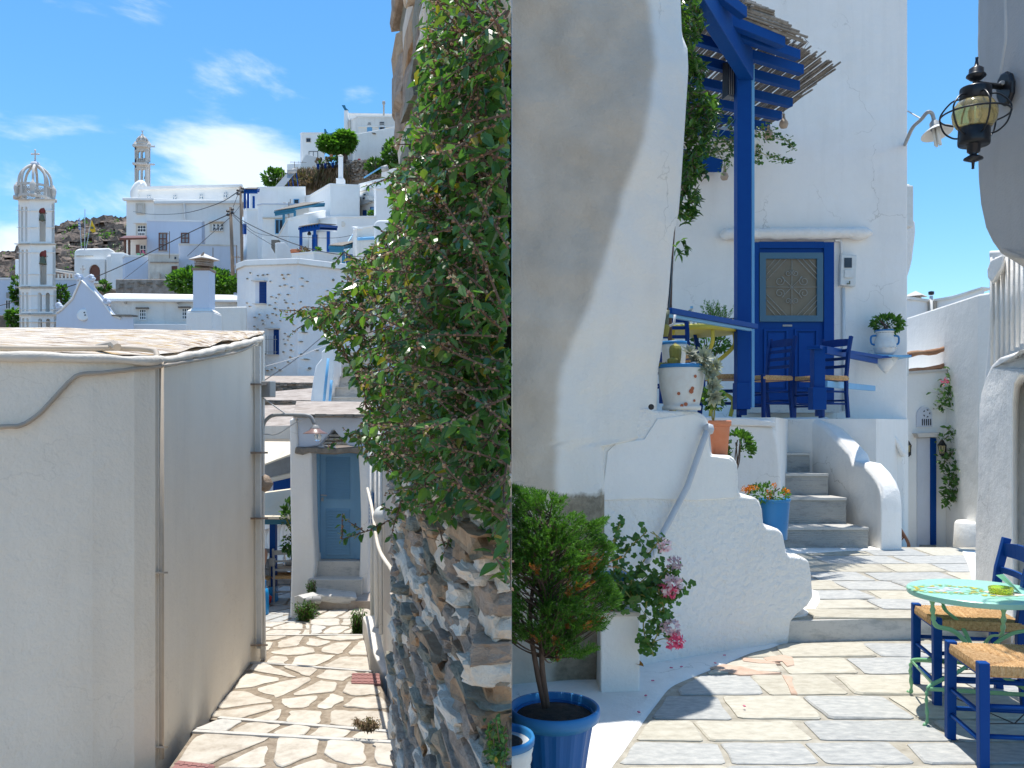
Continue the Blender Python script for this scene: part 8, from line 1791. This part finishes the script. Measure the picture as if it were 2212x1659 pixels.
for i in range(2600):
    x = R(600, 762); y = 398-R(0, 1)*(interp(x, [(600, 15), (650, 34), (700, 38), (760, 45)])); 
    if 740 < x and R(0, 1) < .5: continue
    dr__.append((GW.p(max(x, 641), y, R(.3, 1.2)) if x > 641 else P(x, y, 100), frame(Vector((R(-.5, .5), -.3, -1))) @ Matrix(((.25, 0, 0), (0, 1, 0), (0, 0, 1))), R(.5, 1.3)))
t = thing('dry_creeper', 'brown dried creeper hanging over the rubble garden wall', 'creeper', P(700, 395, 99)); scatter('foliage', DIAM, dr__, M['drybrush'], t)
leafy('scrub_bank', 'grey-green scrub on the bank below the hilltop cube house', 'scrub', 640, 385, 99, 60, 20, 420, .4, 'drybrush')
ft = leafy('fig_tree', 'spreading bright green tree with two rounded crowns before the hilltop cube house', 'tree', 709, 311, 101, 40, 28, 620, .6, 'leafd', 0, False, base=P(742, 350, 101)); 
gl = []
for cx, cy_, w, h, n in ((745, 303, 42, 30, 800), (732, 318, 60, 16, 420)):
    for i in range(n): v = rdir(); rr_ = R(.4, 1)**.5; qd = 101/S; p = P(cx, cy_, 101)+Vector((v.x*w/2*qd*rr_, v.y*w/2*qd*rr_*.8, v.z*h/2*qd*rr_)); gl.append((p, frame((v+rdir()*.7).normalized()), R(.5, .9)))
scatter('crown', LEAF, gl, M['leafd'], ft); obj('trunk', MB().tube(bez([P(744, 352, 101.5), P(743, 335, 101.5), P(738, 322, 101.5), P(720, 315, 101.5)], 5), [.5, .5, .48, .46, .44, .42, .4, .38, .36, .34, .3, .28, .25, .2, .15, .1], 8), M['bark'], ft, smooth=True)
leafy('round_tree', 'round clipped green tree beside the rusty mast', 'tree', 592, 385, 90, 42, 36, 1000, .5, 'leafd', base=P(592, 408, 90))
leafy('garden_bush', 'bright green bush on the rubble garden wall', 'bush', 811, 358, 97, 40, 24, 500, .5, 'leafd'); leafy('garden_bush', 'large dark green bush beside the shrub on the hilltop garden wall', 'bush', 852, 332, 97, 48, 56, 1300, .5, 'leafd')
for i, (x, y, w, h, mt, lab) in enumerate(((716, 340, 9, 11, 'terracotta', 'round terracotta urn on the hilltop terrace ledge'), (705, 342, 7, 7, 'terra_dark', 'small dark clay pot left of the terracotta urn'), (686, 344, 5, 7, 'black', 'black pot at the left end of the hilltop pot row'), (693, 344, 6, 7, 'black', 'black pot with a pink bloom on the hilltop ledge'), (776, 347, 7, 7, 'redthing', 'red tub in front of the rough garden building'), (790, 349, 5, 6, 'mint', 'pale blue tub in front of the rough garden building'))):
    t = pot('garden_pot', lab, P(x, y+h/2, 100), [(w*.3*100/S, 0), (w*.5*100/S, h*.5*100/S), (w*.42*100/S, h*.9*100/S), (w*.45*100/S, h*100/S), (w*.35*100/S, h*100/S)], M[mt], n=12)
for i in range(7):
    x = 687+i*8; t = pot('row_pot', ['dark flower pot at the left end of the lower hilltop row', 'second dark flower pot of the lower hilltop row', 'third flower pot of the lower hilltop row', 'middle flower pot of the lower hilltop row', 'fifth flower pot of the lower hilltop row', 'sixth flower pot of the lower hilltop row', 'flower pot at the right end of the lower hilltop row by the slim chimney'][i], P(x, 365-i*.8, 99), [(.12, 0), (.2, .55), (.16, .56)], M['black' if i % 2 else 'blue_dark'], group='flower pots in the lower hilltop row', n=10)
    leafy('pot_plant', ['dry reddish plant at the left end of the lower hilltop pot row', 'green plant in the second pot of the lower hilltop row', 'green plant in the third pot of the lower hilltop row', 'dry reddish plant in the middle pot of the lower hilltop row', 'green plant in the fifth pot of the lower hilltop row', 'green plant in the sixth pot of the lower hilltop row', 'dry reddish plant in the last hilltop pot by the slim chimney'][i], 'plant', x, 349-i*.8, 99, 8, 10, 70, .3, 'leafd' if i % 3 else 'drybrush', stem=False, group='plants in the lower hilltop pot row')
# roof things: solar heater
sh_ = thing('solar_heater', 'solar water heater with a tilted panel on the village roof', 'solar heater', P(600, 404, 84)); obj('panel', MB().hexa([P(593, 404, 83), P(612, 404, 83), P(636, 374, 84), P(620, 374, 84), P(593, 405, 83.2), P(612, 405, 83.2), P(637, 375, 84.2), P(621, 375, 84.2)]), M['paneb'], sh_); obj('tank', MB().tube([P(622, 372, 84), P(640, 368, 84)], .24, 14), M['grey_metal'], sh_, smooth=True)
for x in (620, 630, 640): obj('leg', MB().tube([P(x, 374, 84), P(x+4, 404, 84)], .05, 5), M['blue'], sh_)
t = thing('solar_tank', 'metal solar tank on a blue frame below the rubble garden wall', 'solar heater', P(832, 375, 84)); obj('tank', MB().tube([P(824, 366, 84), P(838, 362, 84)], .3, 14), M['grey_metal'], t, smooth=True); obj('frame', MB().tube([P(786, 384, 84), P(822, 362, 84)], .08, 5), M['blue_light'], t)
ur, _ = house('concrete_tank', 'unfinished concrete box with an ochre side on the right village roofs', [(824, 88), (852, 86), (876, 88)], [372, 363, 363], 395, WW, 4, False)
# ---- lower stairway, earthen roofs, awnings and tavern below the pitted house
st2 = thing('marble_stairway', 'white stairway with grey marble steps and light blue handrails above the blue-grey door house', 'stairs', P(740, 870, 22))
obj('side_wall', MB().plate(Face((668, 20.5), (722, 20.5)), [(669, 880), (676, 820), (682, 790), (694, 775), (694, 760), (712, 745), (722, 748), (722, 800), (711, 880)], -.9, 0), W_, st2, bevel=.04, seg=3)
for i, (y, x0) in enumerate(((859, 712), (837, 714), (815, 716), (795, 720), (778, 724), (762, 728))): obj('riser', MB().fbox(flat(20.6+i*.35), x0, y, 806, y+20, -.3, 0), M['marble'], st2); obj('tread', MB().fbox(flat(20.55+i*.35), x0-1, y-2, 806, y+1, -.4, 0), M['flag_white'], st2)
for (a, b) in (((709, 774), (699, 873)), ((716, 821), (712, 874))): obj('handrail', MB().tube([P(a[0], a[1], 20.2), P(b[0], b[1], 20.2)], .035, 7), M['blue_light'], st2, smooth=True)
obj('fascia', MB().plate(flat(20.0), [(668, 871), (700, 870), (808, 868), (810, 882), (700, 884), (668, 878)], -.4, 0), W_, st2, bevel=.04)
for i in range(6): obj('grille_bar', MB().tube([P(789+i*2.6, 790+i, 20.3), P(789+i*2.6, 868-i, 20.3)], .02, 4), M['black'], st2)
obj('right_wall', MB().fbox(flat(20.5), 806, 700, 900, 900, -1, 0), WB, st2)
def roofp(nm, lab, c4, mat='roof_earth', th=.12, cat='roof'):
    v = [P(*c) for c in c4]; m = MB(); m.hexa(v+[p+Vector((0, 0, -th)) for p in v]); m.f = [(0, 1, 2, 3), (7, 6, 5, 4), (0, 1, 5, 4), (1, 2, 6, 5), (2, 3, 7, 6), (3, 0, 4, 7)]; o = obj(nm, m, M[mat]); tag(o, lab, cat); return o
r1 = roofp('earthen_roof', 'old concrete roof terrace just below the pitted house, topmost of three', [(560, 826, 34), (680, 834, 34), (700, 812, 40), (560, 812, 40)]); r2 = roofp('earthen_roof', 'stained brown roof between two slate edges left of the stairway', [(560, 868, 24), (672, 866, 24), (680, 838, 28), (560, 848, 28)]); r3 = roofp('earthen_roof', 'lowest stained concrete roof behind the curved street lamp arm', [(560, 922, 17.5), (650, 918, 17.5), (672, 874, 20), (560, 876, 20)])
random.seed(80)
for (x0, x1, y0, y1, d, n, rw__) in ((568, 676, 826, 846, 30, 12, 5), (568, 668, 864, 874, 23, 10, 3)):
    t = thing('slate_edge', 'rough dark slate edging, '+('upper thick band under the topmost old roof' if y0 < 840 else 'lower band along the stained brown roof'), 'edge', P(620, y1, d))
    for j in range(rw__):
        x = x0
        while x < x1: w = R(7, 16); obj('slate', MB().fbox(flat(d+R(-.1, .1)), x, y0+(y1-y0)*j/rw__+R(0, 1), min(x+w, x1), y0+(y1-y0)*(j+.85)/rw__+R(0, 1), -1.5, 0), M[random.choice(['slate', 'st_grey', 'slate'])], t); x += w+.6
t = thing('cream_house', 'cream rendered wall under the lowest concrete roof', 'house', P(600, 955, 17)); obj('wall', MB().fbox(flat(17.3), 520, 920, 650, 948, -2, 0), M['old_cream'], t); obj('lower_wall', MB().fbox(flat(17.6), 520, 946, 660, 1010, -2, 0), W_, t)
def awning(lab, c4, th=.03): return roofp('awning', lab, c4, 'cream', th, 'awning')
awning('cream canvas awning below the street lamp, upper of the two', [(545, 1012, 14.6), (640, 976, 14.6), (640, 954, 17), (545, 953, 17)]); awning('cream canvas awning over the tavern entrance, lower of the two', [(545, 1118, 14.3), (650, 1118, 14.3), (650, 1052, 17), (545, 1066, 17)])
obj('awning_valance', MB().fbox(flat(14.28), 545, 1116, 650, 1121, -.02, 0), M['cream'], [o for o in col.objects if o.name.startswith('awning')][1])
t = thing('plastic_screen', 'wrinkled plastic screen between the two cream awnings', 'screen', P(600, 1045, 15.5)); obj('sheet', MB().plate(Face((545, 15.5), (650, 15.5)), [(545, 1014), (642, 980), (642, 1020), (545, 1045)], -.03, 0), M['greytarp'], t); obj('rail', MB().tube([P(545, 1046, 15.4), P(645, 1022, 15.4)], .05, 5), M['pipew'], t)
tv = thing('tavern', 'white tavern wall with a balustrade and blue posts below the awnings', 'restaurant', P(600, 1300, 17)); TF = Face((540, 18.5), (660, 16.5)); TF0 = TF
obj('wall', MB().plate(TF, [(530, 1208), (660, 1160), (660, 1330), (530, 1330)], -.5, 0), W_, tv); obj('rear_wall', MB().fbox(flat(19.5), 500, 1000, 660, 1320, -.5, 0), WB, tv); obj('shutter', MB().fbox(flat(19.3), 590, 1025, 640, 1060, -.05, 0), M['blue'], tv)
obj('balustrade_rail', MB().plate(TF, [(530, 1147), (660, 1107), (660, 1117), (530, 1158)], -.25, .05), W_, tv); obj('balustrade_base', MB().plate(TF, [(530, 1206), (660, 1166), (660, 1172), (530, 1213)], -.25, .05), W_, tv)
for i in range(9):
    x = 566+i*9.5; y0 = 1148-(x-540)*.31; m = MB(); c = TF.p(x, y0+49, -.1); m.lathe(c, [(.07, 0), (.05, .05), (.09, .17), (.075, .28), (.045, .38), (.075, .47)], 10); obj('baluster', m, W_, tv, smooth=True)
bx(flat(14.85), 582, 1117, 595, 1300, .13, 'post', M['blue'], tv); bx(flat(15.6), 628, 1130, 639, 1290, .12, 'post', M['blue'], tv); bx(flat(14.8), 545, 1120, 640, 1133, .12, 'beam', M['teal'], tv); obj('post_foot', MB().fbox(flat(14.83), 580, 1268, 596, 1303, -.15, 0), M['gas'], tv)
o = obj('socket_box', MB().fbox(flat(14.68), 579, 1206, 593, 1224, -.08, 0), M['grey_metal'], bevel=.02); tag(o, 'grey socket box fixed to the blue tavern post', 'box')
leafy('tavern_tree', 'bright green leafy branch hanging by the tavern awning', 'tree', 628, 1140, 14.4, 44, 120, 760, .09, 'leaf2', 60, base=P(650, 1190, 14.4))
g_ch = chair('tavern_chair', 'grey ladder-back chair at the round tavern table', (P(618, 0, 14.9).x, 15.0, -1.55), DR(188), M['grey_metal'], M['straw'], w=.44, dp=.4, sh=.47, bh_=.98, slats=3, group='chairs outside the tavern')
tt = thing('tavern_table', 'small round wooden tavern table with bottles and cups', 'table', P(630, 1300, 15.3)); c = P(632, 1226, 15.3); obj('tabletop', MB().lathe(c, [(.36, 0), (.36, .04), (0, .045)], 24), M['st_ochre'], tt); obj('leg', MB().tube([c, c-Vector((0, 0, .72))], .04, 7), M['black'], tt)
for dx, h, r, mt, nm, lab in ((-16, .22, .03, 'glass', 'water_bottle', 'clear water bottle on the tavern table'), (4, .2, .035, 'terra_dark', 'sauce_bottle', 'dark red bottle on the tavern table'), (-10, .1, .05, 'grey_metal', 'metal_cup', 'metal cup on the left of the tavern table'), (-4, .11, .045, 'grey_metal', 'metal_jug', 'metal jug in the middle of the tavern table')):
    o = obj(nm, MB().lathe(c+Vector((dx*15.3/S, -.05, .045)), [(r, 0), (r, h*.65), (r*.5, h*.8), (r*.5, h)], 12), M[mt], smooth=True); tag(o, lab, nm.split('_')[1])
gs = thing('gas_cylinder', 'bright blue gas cylinder standing by the corner of the low house', 'gas cylinder', P(574, 1340, 13.9)); q = 13.9/S; c = P(566, 1340, 13.9); obj('body', MB().lathe(c, [(13*q, 0), (14.5*q, 2*q), (14.5*q, 60*q), (12*q, 68*q), (5*q, 72*q)], 24), M['gas'], gs, smooth=True); obj('valve_guard', MB().lathe(c, [(9*q, 70*q), (9*q, 86*q), (8*q, 86*q), (8*q, 70*q)], 16), M['gas'], gs)
o = thing('scooter', 'red and black scooter rear behind the blue gas cylinder', 'scooter', P(576, 1330, 14.6)); obj('wheel', MB().lathe(P(575, 1318, 14.6), [(.14, -.05), (.2, -.03), (.2, .03), (.14, .05)], 20, Matrix.Rotation(DR(80), 3, 'Y')), M['black'], o, smooth=True); obj('tail', MB().lathe(P(573, 1296, 14.6), [(0, -.12), (.1, -.05), (.12, .05), (0, .14)], 10), M['redthing'], o, smooth=True)
# seated guest, mostly hidden by the house corner: body grown from a skeleton
pe = thing('person', 'person seated at the tavern, only a raised bare forearm shows past the house corner', 'person', P(540, 1340, 14.6)); b0 = P(548, 0, 14.6).x; zf = -1.55
J = {'pel': (0, 0, .5, .15), 'ch': (0, .02, .82, .15), 'nk': (0, 0, 1.04, .06), 'hd': (0, -.02, 1.17, .10), 'ht': (0, -.02, 1.28, .08), 'sl': (-.2, 0, .97, .07), 'el': (-.3, -.05, .72, .045), 'wl': (-.2, -.2, .6, .035), 'sr': (.2, 0, .97, .07), 'er': (.2, -.12, .72, .045), 'wr': (.17, -.12, .96, .028), 'pr': (.175, -.12, 1.02, .03), 'hl': (-.1, 0, .48, .1), 'kl': (-.12, -.42, .5, .07), 'fl': (-.12, -.42, .08, .05), 'tl': (-.12, -.6, .04, .04), 'hr': (.1, 0, .48, .1), 'kr': (.12, -.42, .5, .07), 'fr': (.12, -.42, .08, .05), 'tr': (.12, -.6, .04, .04)}
ks = list(J); E = [('pel', 'ch'), ('ch', 'nk'), ('nk', 'hd'), ('hd', 'ht'), ('ch', 'sl'), ('sl', 'el'), ('el', 'wl'), ('ch', 'sr'), ('sr', 'er'), ('er', 'wr'), ('wr', 'pr'), ('pel', 'hl'), ('hl', 'kl'), ('kl', 'fl'), ('fl', 'tl'), ('pel', 'hr'), ('hr', 'kr'), ('kr', 'fr'), ('fr', 'tr')]
base = Vector((b0, 14.6, zf)); off = wloc(pe); vv = [base+Vector(J[k][:3])-off for k in ks]; ee = [(ks.index(a), ks.index(b)) for a, b in E]; rr_ = [J[k][3] for k in ks]
for i in range(5):
    a = (i-2)*.28; pr = ks.index('pr'); p0 = base+Vector(J['pr'][:3])-off; d_ = Vector((math.sin(a)*.8+.2, -.1, math.cos(a))).normalized(); n0 = len(vv); vv += [p0+d_*.035, p0+d_*.06, p0+d_*.085+Vector((.012, -.01, 0))]; rr_ += [.009, .0085, .007]; ee += [(pr, n0), (n0, n0+1), (n0+1, n0+2)]
me = bpy.data.meshes.new('body'); me.from_pydata([tuple(v) for v in vv], ee, []); me.materials.append(M['skin']); ob = bpy.data.objects.new('body', me); link(ob, pe)
sm_ = ob.modifiers.new('skin', 'SKIN'); sv = me.skin_vertices[0].data if me.skin_vertices else None
if sv is None:
    bpy.context.view_layer.objects.active = ob; bpy.ops.object.modifier_remove(modifier='skin'); bm = bmesh.new(); bm.from_mesh(me); lay = bm.verts.layers.skin.verify(); bm.to_mesh(me); bm.free(); ob.modifiers.new('skin', 'SKIN'); sv = me.skin_vertices[0].data
for i, r_ in enumerate(rr_): sv[i].radius = (r_, r_); sv[i].use_root = (i == 0)
q_ = ob.modifiers.new('sub', 'SUBSURF'); q_.levels = 2; q_.render_levels = 2
obj('shirt', MB().lathe(base+Vector((0, .01, .42)), [(.16, 0), (.19, .15), (.2, .4), (.17, .55), (.08, .62)], 16), M['shirt'], pe, smooth=True)
o = chair_copy(g_ch, 'grey chair under the seated guest behind the house corner', (b0, 14.65, -1.55), 0)
t = pot('sill_pot', 'clay pot of green basil on the tavern balustrade', TF.p(571, 1136, -.1), [(.09, 0), (.13, .2), (.11, .2)], M['st_grey']); leafy('basil', 'green basil bush in the clay pot on the tavern balustrade', 'plant', 573, 1110, 17.6, 26, 30, 200, .07, 'leaf2')
